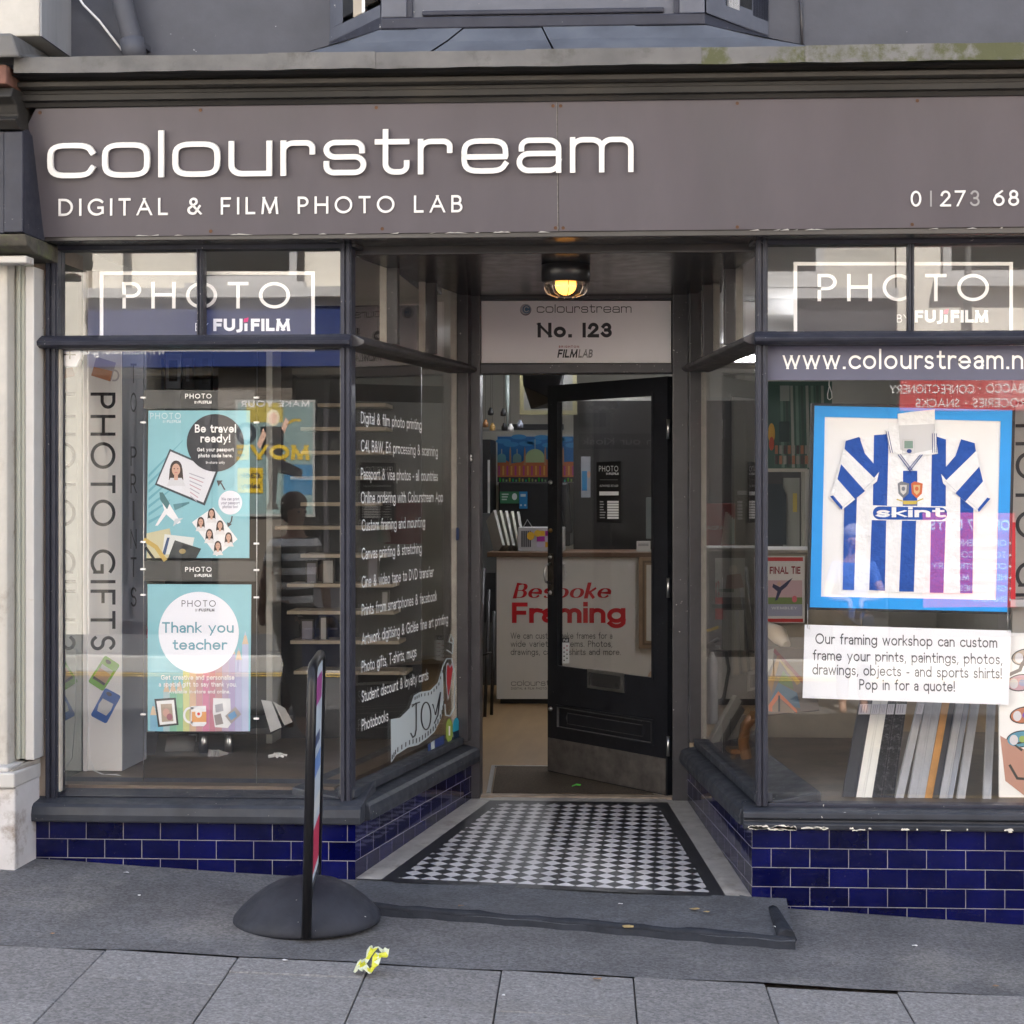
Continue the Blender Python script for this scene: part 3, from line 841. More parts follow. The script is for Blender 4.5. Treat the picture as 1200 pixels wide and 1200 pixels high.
wdt = lambda v: (FR.lerp(BR, v) - FL.lerp(BL, v)).length
W0, W1, W2 = .105, .165, .0
VE = .965
strip(lambda v: 0, lambda v: W0 / wdt(v), TWHT)
strip(lambda v: W0 / wdt(v), lambda v: W1 / wdt(v), TBLK, v1=VE)
strip(lambda v: W1 / wdt(v), lambda v: 1 - W1 / wdt(v), LOZ, v0=.02, v1=VE - .03)
strip(lambda v: W1 / wdt(v), lambda v: 1 - W1 / wdt(v), TBLK, v0=VE - .03, v1=VE)
strip(lambda v: W1 / wdt(v), lambda v: 1 - W1 / wdt(v), TBLK, v0=-.015, v1=.02)
strip(lambda v: 1 - W1 / wdt(v), lambda v: 1 - W0 / wdt(v), TBLK, v1=VE)
strip(lambda v: 1 - W0 / wdt(v), lambda v: 1, TWHT)
strip(lambda v: W0 / wdt(v), lambda v: 1 - W0 / wdt(v), TWHT, v0=VE, v1=1.03)
f_o = tf.build('tiled_floor', shop)
# ---- shop room: floor, walls, ceiling (dark, real)
f = MB(); f.box(X(560, D1) - .35, X(790, D1) + .6, D1 + .05, D1 + .06 + .001, ZIN - .1, ZIN - .003, INFLOOR)
f.box(-3.0, 3.0, D1 + .061, 9.0, ZIN - .1, ZIN, INFLOOR)
f.build('floor', shop)
f = MB(); f.box(-3.0, 3.0, .14, 9.0, 2.78, 2.9, INCEIL); f.build('ceiling', shop)
f = MB()
f.box(-3.0, 3.0, 9.0, 9.2, -.3, 2.9, INWALL)
f.box(-3.0, -2.86, .14, 9.0, -.3, 2.9, INWALL)
f.box(2.36, 3.0, .14, 9.0, -.3, 2.9, INWALL)
f.build('wall', shop)
# display beds inside the windows
def bed(q, zt=.045):
    f = MB(); n = len(q)
    lo = [Vector((x, y, ZS1 - .02)) for x, y in q]; hi = [Vector((x, y, ZS1 + zt)) for x, y in q]
    f.mesh(lo + hi, [tuple(range(n - 1, -1, -1)), tuple(range(n, 2 * n))] + [(i, (i + 1) % n, n + (i + 1) % n, n + i) for i in range(n)], PLATF)
    f.build('window_bed', shop)
eL, eR = FL + nL * .14, FR + nR * .14
bL, bR = BL + nL * .14, BR + nR * .14
bed([(-2.86, .16), (eL.x + dL.x * .1, .16), (bL.x, 1.70), (-2.86, 1.70)])
bed([(eR.x + dR.x * .1, .16), (2.36, .16), (2.36, 2.2), (bR.x, 2.2), (bR.x, 1.70)], .008)

# ---- asphalt ramp in front of the recess with its raised edge
f = MB()
ra = [at(443, 1030, -.0), at(865, 1052, -.0)]
nx = 24
def rampz(x, t): return (zFL + (zFR - zFL) * (x - FL.x) / (FR.x - FL.x)) * (1 - t) + (gz(x, -.48) + .022) * t
def rampy(x, t): return .03 - t * (.50 + .05 * (x - FL.x)) + (.008 * math.sin(x * 31) if t > .9 else 0)
xa, xb = FL.x + .02, X(931, -.5)
for i in range(nx):
    a = xa + (xb - xa) * i / nx; b_ = xa + (xb - xa) * (i + 1) / nx
    for j in range(5):
        t0, t1 = j / 5, (j + 1) / 5
        yl = lambda xx, t: min(rampy(xx, t), -.006) if xx > FR.x - .04 else rampy(xx, t)
        zz = lambda xx, t: rampz(min(xx, FR.x + .06), t) - (max(0, xx - FR.x) * .0 ) + .004 * math.sin(xx * 7 + t * 6) - .003
        f.face([(a, yl(a, t1), zz(a, t1)), (b_, yl(b_, t1), zz(b_, t1)), (b_, yl(b_, t0), zz(b_, t0)), (a, yl(a, t0), zz(a, t0))], ASPHD, smooth=True)
    yA, yB = rampy(a, 1), rampy(b_, 1)
    q0 = [(a, yA - .01, gz(a, yA) - .01), (b_, yB - .01, gz(b_, yB) - .01), (b_, yB + .001, rampz(b_, 1)), (a, yA + .001, rampz(a, 1))]
    f.face(q0, ASPHB, smooth=True)
rmp = struct(f.build('ramp'))
f = MB()
pts = [Vector((x_, rampy(x_, 1) + .03, rampz(x_, 1) - .003)) for x_ in [xa + .03 + (xb - xa - .03) * i / 30 for i in range(31)]]
f.tube(pts, [.014 + .006 * rnd.random() for _ in pts], ASPHB, 8)
pts = [Vector((x_, rampy(x_, 1) + .045 + .01 * math.sin(x_ * 13), rampz(x_, 1) + .0)) for x_ in [xa + .03 + (xb - xa - .03) * i / 30 for i in range(31)]]
f.tube(pts, [.008 + .006 * rnd.random() for _ in pts], ASPHB, 8)
pts = [Vector((xb - .03 - .03 * i / 8, rampy(xb, 1) + .03 + .42 * i / 8, gz(xb, -.3) + .02)) for i in range(9)]
f.tube(pts, [.038 - .0015 * i for i in range(9)], ASPHB, 8)
struct(f.build('ramp_edge'))

# ---------------------------------------------------------------- fascia, cornice, upper storey
SB, ST = at(650, 271.5, -.10), at(650, 117.5, -.25)
sn = Vector((0, -(ST.z - SB.z), (ST.y - SB.y))).normalized()
SG = onplane(SB, sn)                      # photo pixels on the tilted sign face
f = MB()                                  # beam behind the sign, soffit, moulded cornice
f.box(XL + .02, XRT, -.09, .13, ZSOF - .004, Z(270, -.05), CEILP)
f.box(XL + .02, XRT, -.04, .13, Z(270, -.05) - .001, 3.25, MOULD)
f.build('fascia_beam', shop, bevel=.004)
YC = -.27
def zc(py, y): return Z(py, y, 700)
f = MB()
f.extrude([(0, zc(117, YC)), (YC + .01, zc(117, YC)), (YC, zc(112, YC)), (YC - .02, zc(111, YC)), (YC - .02, zc(104, YC)), (YC - .005, zc(101, YC - .02)), (YC - .005, zc(98, YC)), (0, zc(98, YC))], X(24, YC), XRT, MOULD)
f.extrude([(0, zc(98, YC) + .001), (YC - .025, zc(98, YC) + .001), (YC - .045, zc(96, YC)), (YC - .045, zc(91, YC)), (YC - .02, zc(88, YC)), (0, zc(88, YC))], X(20, YC), XRT, MOULDL)
f.extrude([(0, zc(88, YC) + .001), (YC - .03, zc(88, YC) + .001), (YC - .08, zc(82, YC - .05)), (YC - .11, zc(79, YC - .1)), (0, zc(79, YC - .1))], X(20, YC), XRT, MOULD)
f.build('cornice', shop, bevel=.003)
YCL = YC - .13
f = MB()                                  # lead capping in lapped lengths
cuts = [16, 319, 402 + 44, 619, 820, 948, 1300]
zlo, zhi = zc(76.5, YCL), zc(57.5, YCL)
cuts = [16, 318, 440, 619, 822, 947, 1330]
for i in range(len(cuts) - 1):
    a, b_ = X(cuts[i], YCL) + (0 if i == 0 else -.012), X(cuts[i + 1], YCL)
    k = .0025 * (i % 2)
    m = LEADM if cuts[i] > 800 else LEAD
    n_ = 10
    for j in range(n_):
        x0, x1 = a + (b_ - a) * j / n_, a + (b_ - a) * (j + 1) / n_
        def wob(x): return .0015 * math.sin(x * 9 + i) + .001 * math.sin(x * 29)
        f.hexa([(x0, YCL - k, zlo + wob(x0)), (x1, YCL - k, zlo + wob(x1)), (x1, YCL + .1, zlo + .01), (x0, YCL + .1, zlo + .01)],
               [(x0, YCL - k, zhi + k + wob(x0 + 3) * .5), (x1, YCL - k, zhi + k + wob(x1 + 3) * .5), (x1, .16, zhi + .03), (x0, .16, zhi + .03)], m)
plabel(f.build('lead_capping', shop), 'grey lead capping, mossy towards the right')
YW = .16
f = MB()                                  # upper wall and roof: they also keep the sun off the pavement
f.box(-2.95, 3.0, YW, YW + .3, zhi - .2, 8.4, WALLU)
f.build('upper_wall', shop)
f = MB()
f.box(-3.0, 3.0, YW + .3, 9.2, 2.9, 8.3, WALLU)
f.hexa([(-3.05, -.05, 8.3), (3.05, -.05, 8.3), (3.05, 9.3, 8.3), (-3.05, 9.3, 8.3)], [(-3.05, 4, 10.4), (3.05, 4, 10.4), (3.05, 5, 10.4), (-3.05, 5, 10.4)], mat('slate_roof', (.08, .085, .10), .6, var=.2, vs=5))
f.build('roof', shop)
# canted bay window on the first floor
YB = -.20
f = MB()
bx0, bx1 = X(447, YB), X(826, YB)
wx0, wx1 = X(385, YW), X(902, YW)
zb = Z(31, YB)
def bay(z0, z1, m, g0=0.0): f.hexa([(bx0 - g0, YB - g0, z0), (bx1 + g0, YB - g0, z0), (wx1 + g0, YW, z0), (wx0 - g0, YW, z0)], [(bx0 - g0, YB - g0, z1), (bx1 + g0, YB - g0, z1), (wx1 + g0, YW, z1), (wx0 - g0, YW, z1)], m)
bay(zb, zb + .045, PAINT, .0)
BAYP = mat('bay_paint', (.078, .084, .108), .5, var=.15, vs=7, bump=.3, bs=30, chips=.3, chs=30)
f.box(bx0 + .10, bx1 - .10, YB + .02, YB + .06, zb + .045, zb + .9, BAYP)      # recessed front panel
f.box(bx0, bx0 + .10, YB, YB + .08, zb + .045, zb + 2.4, BAYP); f.box(bx1 - .10, bx1, YB, YB + .08, zb + .045, zb + 2.4, BAYP)
f.box(bx0 + .10, bx1 - .10, YB + .004, YB + .08, zb + .9, zb + 1.0, BAYP)
f.beam((bx0 + .16, YB + .014, zb + .062), (bx1 - .16, YB + .014, zb + .062), .02, .02, PAINT)
for px in (bx0 + .11, bx1 - .11): f.box(px - .012, px + .012, YB + .005, YB + .021, zb + .045, zb + .9, PAINT)
f.box(bx0 + .1, bx1 - .1, YB + .061, YB + .10, zb + 1.0, zb + 2.3, BLACK)
def along(t, o=0.0, right=False):
    a, b_ = (Vector((bx1, YB, 0)), Vector((wx1, YW, 0))) if right else (Vector((bx0, YB, 0)), Vector((wx0, YW, 0)))
    return a.lerp(b_, t)
for rt in (False, True):
    for t0, t1, z0, z1, m in ((.02, .98, zb + .045, zb + .10 if not rt else zb + .22, BAYP), (.72, .98, zb + .10, zb + 2.4, PAINT if rt else BAYP), (.30, .36, zb + .10, zb + 2.4, WHITE), (.36, .52, zb + .10, zb + 2.4, mat('curtain_stone', (.42, .36, .29), .8, var=.1) if not rt else WHITE), (.05, .30, zb + .12, zb + 2.3, mat('dark_window_glass', (.02, .015, .01), .05)), (.52, .72, zb + .12, zb + 2.3, BLACK)):
        a, b_ = along(t0, right=rt), along(t1, right=rt)
        inn = Vector((0, .05, 0))
        f.hexa([a + VZ * z0, b_ + VZ * z0, b_ + inn + VZ * z0, a + inn + VZ * z0], [a + VZ * z1, b_ + VZ * z1, b_ + inn + VZ * z1, a + inn + VZ * z1], m)
byo = f.build('bay_window', shop, bevel=.005)
f = MB()                                  # lead apron below the bay
za = zhi + .008
q = [(bx0 - .30, YCL + .05, za), (bx1 + .42, YCL + .05, za), (bx1 + .01, YB + .005, zb - .002), (bx0 - .01, YB + .005, zb - .002)]
def lerpq(u, v): return Vector(q[0]).lerp(Vector(q[1]), u).lerp(Vector(q[3]).lerp(Vector(q[2]), u), v)
us = [0, .12, .26, .5, .78, 1]
for i in range(5):
    for v0, v1 in ((0, .5), (.5, 1)):
        sag = lambda u, v: lerpq(u, v) + Vector((0, .012 * math.sin(v * 3.14), .004 * (i % 2)))
        f.face([sag(us[i], v0), sag(us[i + 1] - .003, v0), sag(us[i + 1] - .003, v1), sag(us[i], v1)], LEADB)
f.face([q[0], q[3], (wx0 - .05, YW, zb - .03), (wx0 - .35, YW, za)], LEADB)
f.face([q[2], q[1], (wx1 + .45, YW, za), (wx1 + .02, YW, zb - .03)], LEADB)
f.build('lead_apron', byo)

# ---- the fascia sign
sg = thing('fascia_sign', (X(650, -.1), -.1, SB.z), 'long grey shop fascia sign with raised white lettering above the windows', 'shop sign')
f = MB()
f.poly(SG, [(45, 278), (30.5, 150), (42, 127.5), (652, 117.5), (654, 271)], SIGNM, 0, .03)
f.poly(SG, [(655.2, 271), (653.2, 117.5), (1492, 107.4), (1492, 262.8)], SIGNM, 0, .03)
f.build('board', sg)
f = MB()
for px, py in ((47, 132), (235, 129), (441, 126), (247, 271), (448, 268), (648, 124), (657, 124), (651, 267), (660, 267), (864, 121), (864, 266), (1075, 118), (1069, 263)):
    f.disc(SG, px, py, 2.0, 2.0, RUST, .003, .003, 12)
f.build('screw', sg)
f = MB()
f.poly(SG, [(653.4, 270), (652, 118.5), (652.8, 118.5), (654.4, 270)], mat('seam_dirt', (.2, .19, .18), .8, var=.5, vs=60), .0008)
for k in range(26):                       # scuffed paint along the lower edge
    px = rnd.uniform(60, 1200); py = 277.5 - (px - 45) * .0087
    f.poly(SG, [(px, py), (px + rnd.uniform(3, 22), py - rnd.uniform(.1, .4)), (px + rnd.uniform(2, 12), py - rnd.uniform(1, 2.2))], mat('scuff', (.42, .41, .40), .8), .001)
f.build('scuff', sg)
sl = -.0108
f = MB()
f.text(SG, 'colourstream', 57.5, 208.5, 41.2, WHITE, width=685, wt=14.5, track=24, font=EURO, h=.022, t=.016, slope=-.0112)
plabel(f.build('lettering', sg), 'large white raised shop name')
f = MB(); f.text(SG, 'DIGITAL & FILM PHOTO LAB', 69, 253, 20, WHITE, width=473, wt=13, track=40, h=.006, t=.006, slope=-.0095); plabel(f.build('lettering', sg), 'small white capitals under the shop name')
f = MB()
f.text(SG, '0', 1067, 242, 18.5, WHITE, wt=13, h=.006, t=.006, slope=-.009, xs=.95)
f.text(SG, '27', 1102, 241.8, 18.5, WHITE, width=29, wt=13, track=24, h=.006, t=.006, slope=-.009)
f.text(SG, '68', 1164, 241.2, 18.5, WHITE, width=30, wt=13, track=24, h=.006, t=.006, slope=-.009)
f.text(SG, '1', 1090, 242, 18.5, LETTER2, wt=10, h=.003, t=.003)
f.text(SG, '3', 1137, 241.5, 18.5, LETTER2, wt=12, h=.003, t=.003, xs=.95)
plabel(f.build('lettering', sg), 'telephone number with two worn digits')

# ---------------------------------------------------------------- window lettering (vinyl on the inside of the panes)
INK = flat(.03, .03, .035)
WH = mat('white_vinyl', (.80, .79, .78), .45)
WHD = mat('white_vinyl_small', (.66, .68, .70), .5)
MAG = flat(.62, .03, .12)
def fujifilm(f, mp, x, y, cap, width, m, red=True, h=.0006):
    """F U J (two dots) F I L M in heavy capitals"""
    f.text(mp, 'FUJ', x, y, cap, m, width=width * .385, wt=26, track=12, h=h)
    f.poly(mp, [(x + width * .405, y), (x + width * .405, y - cap * .62), (x + width * .445, y - cap * .62), (x + width * .445, y)], m, h)
    f.poly(mp, [(x + width * .395, y - cap * .70), (x + width * .40, y - cap), (x + width * .46, y - cap * 1.1), (x + width * .45, y - cap * .74)], MAG if red else m, h)
    f.text(mp, 'FILM', x + width * .49, y, cap, m, width=width * .51, wt=26, track=12, h=h)
BACKB = mat('smoked_sign_panel', (.032, .031, .036), .3)
GIN = facing(GY + .03)
def photo_header(x0, x1, y0, xl, xr, yb, yt, fx, fy, fw, label, parent):
    t = thing('hanging_header_sign', tuple(at((x0 + x1) / 2, 393, GY + .04)), label, 'window sign', 'photo signs behind the upper panes')
    f = MB()
    mp = facing(GY + .045)
    f.rect(mp, x0, y0, x1, 397, BACKB, 0, .006)
    f.build('panel', t)
    f = MB()
    f.frame(mp, x0, y0, x1, 412, 4.2, WH, .001)
    f.text(mp, 'PHOTO', xl, yb, yb - yt, WH, width=xr - xl, wt=12, track=36, h=.001)
    f.text(mp, 'BY', fx - 21, fy, 9.5, WH, width=15, wt=11, track=20, h=.001)
    fujifilm(f, mp, fx, fy, 14.5, fw, WH, h=.001)
    f.build('lettering', t)
    return t
photo_header(117, 369, 318, 143.5, 340, 361.5, 330.5, 250, 388, 90, 'dark photo sign with white outline behind the left upper panes, beside the blue reflection', sideL)
photo_header(930, 1187, 307, 958, 1159, 353, 321, 1072, 378, 86, 'dark photo sign with white outline behind the right upper panes, above the web address', sideL)

# services list on the left side window of the recess
o_ = FL + nL * (GS - .002)
SM = local(Vector((o_.x, o_.y, 0)), dL, VZ)
def uv_left(px, py):
    p = hit(px, py, o_, nL); return (p - o_).dot(dL), p.z
f = MB()
lines = [('Digital & film photo printing', 496, 423, 494), ('C41, B&W, E6 processing & scanning', 529, 423, 513), ('Passport & visa photos - all countries', 562, 423, 513),
         ('Online ordering with Colourstream App', 590, 423, 519), ('Custom framing and mounting', 622.5, 424, 498), ('Canvas printing & stretching', 656, 424, 494),
         ('Cine & video tape to DVD transfer', 689, 424, 508), ('Prints from smartphones & facebook', 722, 424, 512), ('Artwork digitising & Giclée fine art printing', 756, 424, 525),
         ('Photo gifts, T-shirts, mugs', 788.5, 424, 488), ('Student discount & loyalty cards', 823.5, 424, 502), ('Photobooks', 857, 424, 455)]
for tx, yb, xa_, xe in lines:
    u0, z0 = uv_left(xa_, yb); u1, _ = uv_left(xe, yb)
    f.text(SM, tx, u0, z0, .050, WHD, width=u1 - u0, wt=12, track=13, h=0, ydown=False)
plabel(f.build('lettering', sideL), 'white list of photo services')
# film strip sticker with the word joy, drawn where it sits on the glass
SP = onplane(FL + nL * (GS - .002), -nL)
f = MB()
PALE = mat('pale_vinyl', (.42, .48, .52), .5)
strip_t = [(458, 843), (469, 841), (480, 830), (485, 815), (492, 811), (504, 809), (513, 800), (519, 778)]
strip_b = [(458.5, 894), (464, 885), (478, 876), (490, 873), (500, 866), (509, 858), (517, 842), (520, 826)]
for i in range(7): f.poly(SP, [strip_t[i], strip_t[i + 1], strip_b[i + 1], strip_b[i]], PALE, 0)
for i in range(7):
    for k in range(3):
        t = (k + .3) / 3
        bx, by = strip_b[i][0] + (strip_b[i + 1][0] - strip_b[i][0]) * t, strip_b[i][1] + (strip_b[i + 1][1] - strip_b[i][1]) * t
        ax, ay = strip_t[i][0] + (strip_t[i + 1][0] - strip_t[i][0]) * t, strip_t[i][1] + (strip_t[i + 1][1] - strip_t[i][1]) * t
        f.poly(SP, [(bx, by - 8), (bx + 1.3, by - 9), (bx + 1.3, by - 3.5), (bx, by - 2.5)], INK, .0006)
        if i > 2: f.poly(SP, [(ax, ay + 6), (ax + 1.2, ay + 5), (ax + 1.2, ay + 1.5), (ax, ay + 2.5)], INK, .0006)
f.line(SP, [(487, 824), (483, 828)], 1.3, INK, .001); f.line(SP, [(483, 826), (491, 823)], 1.4, INK, .001)
f.line(SP, [(487.5, 825), (487.5, 855), (486, 862), (483.5, 864), (481.5, 860)], 1.7, INK, .001)
f.line(SP, _arc(499, 839, 5.6, 16, 0, 350), 1.6, INK, .001, closed=True)
f.line(SP, [(507, 826), (510, 838), (516, 812)], 1.5, INK, .001); f.line(SP, [(516, 812), (513, 838), (509, 847)], 1.5, INK, .001)
plabel(f.build('sticker', sideL), 'pale film strip sticker with the word joy'); f = MB()
def outl(pts, wd=1.4): f.line(SP, pts, wd, PALE, .0012)
outl([(521, 826), (522, 838), (527, 839), (532, 830), (533, 790), (529, 772), (523, 772), (519, 780)])
outl([(524, 762), (530, 766), (531, 750), (528, 743), (526, 752), (531, 754)])
f.poly(SP, [(522.5, 779), (524.5, 776), (527, 781), (529.5, 776.5), (531, 783), (527.5, 808), (524.5, 822), (522.3, 800)], PALE, .0012)
f.poly(SP, [(523.3, 781), (524.7, 778), (527, 783), (529.2, 779), (530.2, 784), (527.2, 806), (524.9, 817), (523.2, 800)], flat(.36, .02, .03), .0018)
plabel(f.build('sticker', sideL), 'outlined jar sticker with a red heart'); f = MB()
f.disc(SP, 526.3, 856, 4.2, 14, flat(.25, .34, .06), .001); f.disc(SP, 534.4, 855, 4.2, 14, flat(.02, .30, .46), .0016)
f.poly(SP, [(530.4, 858), (538.4, 855), (537.6, 864), (534.4, 869), (531.4, 866)], flat(.01, .03, .06), .002)
f.rect(SP, 525.4, 851, 527.2, 862, WH, .0016)
f.build('sticker', sideL); f = MB()
f.poly(SP, [(501.5, 873), (504.5, 870), (504.5, 889), (501.5, 891)], flat(.03, .06, .2), .001); f.poly(SP, [(505, 870), (509, 867.5), (509, 886), (505, 889)], PALE, .001)
f.poly(SP, [(509.4, 867), (520.5, 861), (520.5, 879), (509.4, 886)], flat(.03, .05, .17), .001)
f.build('sticker', sideL); f = MB()
f.poly(SP, [(534.5, 619), (538.3, 618), (538.3, 632), (534.5, 633)], flat(.02, .05, .16), .001)
f.build('sticker', sideL)

# web address band across the right window
f = MB()
RIN = facing(GY - .0015)
BAND = mat('blue_grey_vinyl_band', (.082, .085, .135), .5, var=.08, vs=3)
f.rect(RIN, 899.5, 405, 1462, 445.5, BAND, 0)
f.text(RIN, 'www.colourstream.net', 917.5, 432.5, 23.0, WH, width=313, wt=12.5, track=17, h=.0006)
plabel(f.build('lettering', wro), 'white web address on a blue grey band')

# ---------------------------------------------------------------- left window: column with vertical lettering
CW = mat('cream_display_board', (.84, .82, .79), .55, var=.03, vs=4)
CG = mat('grey_blue_board', (.27, .285, .33), .5, var=.06, vs=3)
colX0, colX1, colY = X(99, .5), X(142.5, .5), .5
zc0, zc1 = ZS1 + .046, Z(404, .5)
t = thing('display_column', ((colX0 + colX1) / 2, colY + .17, zc0), 'tall white column lettered photo gifts down its front, left in the left window', 'display column')
f = MB(); f.box(colX0, colX1, colY, colY + .34, zc0, 2.6, CW); f.box(colX0 + .001, colX1 + .003, colY + .006, colY + .339, zc0, 2.6, CG)
f.box(colX0 - .004, colX0 + .017, colY - .012, colY + .01, zc0, 2.6, CW)
f.build('post', t, bevel=.003)
f = MB()
CF = facing(colY)
f.text(CF, 'PHOTO GIFTS', 106.2, 460, 29.2, INK, width=302, wt=13, track=26, rot=R(-90), h=.0008)
# printed mug, two printed phone cases
f.poly(CF, [(113, 418), (136, 425), (130, 447), (107, 440)], flat(.44, .40, .44), .0008); f.poly(CF, [(110, 430), (132, 435), (129, 447), (107, 440)], flat(.50, .22, .12), .0012)
f.line(CF, _arc(134, 440, 5, 6, -100, 100), 2, flat(.5, .48, .5), .001)
def case(cx, cy, ang, col, dk):
    q = lambda a, b_: (cx + a * math.cos(ang) - b_ * math.sin(ang), cy + a * math.sin(ang) + b_ * math.cos(ang))
    o = []
    for sx_, sy_, a0 in ((1, -1, -90), (1, 1, 0), (-1, 1, 90), (-1, -1, 180)):
        for k in range(4): o.append(q(sx_ * 8 + 2.5 * math.cos(R(a0 + 30 * k)), sy_ * 16 + 2.5 * math.sin(R(a0 + 30 * k))))
    f.poly(CF, o, col, .0012)
    f.disc(CF, *q(-3, -14), 3.5, 2.2, dk, .002, rot=ang)
    return q
q = case(122, 789, R(33), flat(.16, .40, .03), flat(.03, .04, .02))
f.poly(CF, [q(-7.5, -8), q(7.5, -8), q(7.5, -3), q(-7.5, -3)], flat(.45, .46, .42), .002); f.poly(CF, [q(-8, -3), q(8, -3), q(8, 9), q(-8, 9)], flat(.45, .28, .15), .002); f.poly(CF, [q(-8, 9), q(8, 9), q(8, 12), q(-8, 12)], flat(.05, .04, .03), .0024)
q = case(124, 827, R(28), flat(.03, .12, .42), flat(.03, .04, .08))
f.poly(CF, [q(-7, -6), q(7, -6), q(8, 2), q(6, 10), q(-6, 10), q(-8, 2)], flat(.6, .6, .6), .002)
plabel(f.build('lettering', t), 'black vertical photo gifts lettering with printed gifts')
f = MB()
CSX = onplane(Vector((colX1 + .004, 0, 0)), Vector((1, 0, 0)))
for chh, yy in zip('HOTOPRINTS', (367, 404, 449, 483, 546, 578, 610, 643, 676, 711)):
    f.text(CSX, chh, 156.3, yy, 23, INK, width=(2 if chh == 'I' else 7), wt=11 if chh != 'I' else 18, align='c', h=.0008)
f.build('lettering', t)
# glossy side panel that mirrors the column
MIR = mat('glossy_side_panel', (.33, .37, .35), .03, metal=.75, var=.1, vs=2, bump=.02, bs=6)
f = MB(); f.box(colX0 - .030, colX0 - .006, .13, colY + .02, zc0, 2.6, MIR)
tag(f.build('mirror_panel'), 'greenish mirror panel along the far left edge of the left window', 'mirror')
# alarm box
f = MB(); mp = facing(.115)
f.poly(mp, [(69, 409), (95, 409), (94, 420), (89, 430), (76, 430), (71, 420)], mat('alarm_plastic', (.60, .63, .72), .4), .0, .022)
al = f.build('alarm_box', bevel=.004)
tag(al, 'white plastic alarm box high in the corner of the left window', 'alarm box')
f = MB(); f.rect(mp, 75, 414.8, 89, 416.4, INK, .001); f.rect(mp, 81.3, 411.5, 82.7, 421, INK, .0014); f.build('marking', al)

# hanging cables with clips
HANG = facing(.235)
def cable(px, py1, clips, label):
    t = thing('display_cable', tuple(at(px, py1, .235)), label, 'cable', 'hanging cables in the left window')
    f = MB(); f.tube([at(px + .8, 404, .235), at(px, py1, .235)], .0016, STEEL, 6); f.build('wire', t)
    f = MB(); p = at(px, py1, .235); f.lathe([(.007, 0), (.007, .045), (.004, .052)], p, STEEL, 14); f.build('anchor', t)
    for c in clips:
        f = MB(); q = at(px, c, .235); f.box(q.x - .011, q.x + .011, q.y - .006, q.y + .006, q.z - .004, q.z + .004, WHITE); f.build('clip', t, bevel=.001)
cable(168, 938, (466, 495, 635, 667, 697, 837), 'thin steel display cable beside the grey side of the column, left of the posters')
cable(300.5, 940, (466, 495, 637, 668, 700, 842), 'thin steel display cable along the right edge of the hanging posters')

# posters
AQ = mat('poster_aqua', (.20, .43, .49), .45, var=.07, vs=5); AQ2 = flat(.13, .33, .39)
DK = flat(.035, .036, .042)
ACR = glassmat('acrylic_pocket', wav=.01, tint=(.96, .97, .97))
def header(y0, y1, ty, label):
    f = MB(); f.rect(HANG, 169, y0, 299, y1, mat('smoked_acrylic', (.045, .045, .043), .25), 0, .004)
    o = f.build('poster_header'); tag(o, label, 'header card', 'small photo header cards')
    f = MB(); f.text(HANG, 'PHOTO', 217, ty, 5.6, WH, width=31, wt=17, track=28, h=.001)
    f.text(HANG, 'BY', 228, ty + 6, 3, WH, wt=18); fujifilm(f, HANG, 233, ty + 6, 3.4, 15, WH, red=False, h=.001); f.build('lettering', o)
header(457, 479, 467, 'smoked clear photo header card above the be travel ready poster')
header(657, 681, 670, 'smoked clear photo header card between the two hanging posters')
p1 = thing('hanging_poster', tuple(at(233, 654, .235)), 'aqua be travel ready passport photo poster hanging in the left window', 'poster', 'posters in the left window')
f = MB()
f.poly(HANG, [(174, 481), (293, 481), (292, 654), (171.5, 654)], AQ, 0, .003)
for k in range(7): f.poly(HANG, [(174, 560 + k * 9), (174, 556 + k * 9), (215 - k * 3, 515 + k * 14), (214 - k * 3, 517 + k * 14)], AQ2, .0006)
# passport book
f.poly(HANG, [(199, 526), (256, 551), (240, 592.5), (181.5, 568)], flat(.05, .06, .07), .0008)
f.poly(HANG, [(200, 529), (253, 552), (238.5, 589), (184, 566.5)], flat(.62, .62, .66), .0012)
def face(mp, cx, cy, s, h=.0016, hair=flat(.045, .028, .022), skin=flat(.50, .30, .22), top=flat(.55, .55, .58)):
    f.disc(mp, cx, cy, 4.2 * s, 5.6 * s, hair, h, n=16); f.poly(mp, [(cx - 4.4 * s, cy), (cx + 4.4 * s, cy), (cx + 5 * s, cy + 8 * s), (cx - 5 * s, cy + 8 * s)], hair, h + .0001)
    f.poly(mp, [(cx - 6.5 * s, cy + 12 * s), (cx - 4 * s, cy + 6.5 * s), (cx + 4 * s, cy + 6.5 * s), (cx + 6.5 * s, cy + 12 * s)], top, h + .0003)
    f.rect(mp, cx - 1.3 * s, cy + 3 * s, cx + 1.3 * s, cy + 8 * s, skin, h + .0004)
    f.disc(mp, cx, cy + .8 * s, 2.9 * s, 4.2 * s, skin, h + .0006, n=16)
    for e in (-1.2, 1.2): f.disc(mp, cx + e * s, cy + .2 * s, .5 * s, .35 * s, hair, h + .0009, n=8)
    f.rect(mp, cx - 1.0 * s, cy + 2.6 * s, cx + 1.0 * s, cy + 3.0 * s, flat(.4, .1, .1), h + .0009)
face(HANG, 206.5, 549, 1.7)
for k in range(7):
    yy = 554 + k * 4.4
    f.poly(HANG, [(222 + k * .2, yy), (240 - k * 1.5, yy + 6.5), (239.6 - k * 1.5, yy + 7.6), (221.6 + k * .2, yy + 1.1)], flat(.45, .30, .33) if k % 2 else flat(.35, .35, .4), .0016)
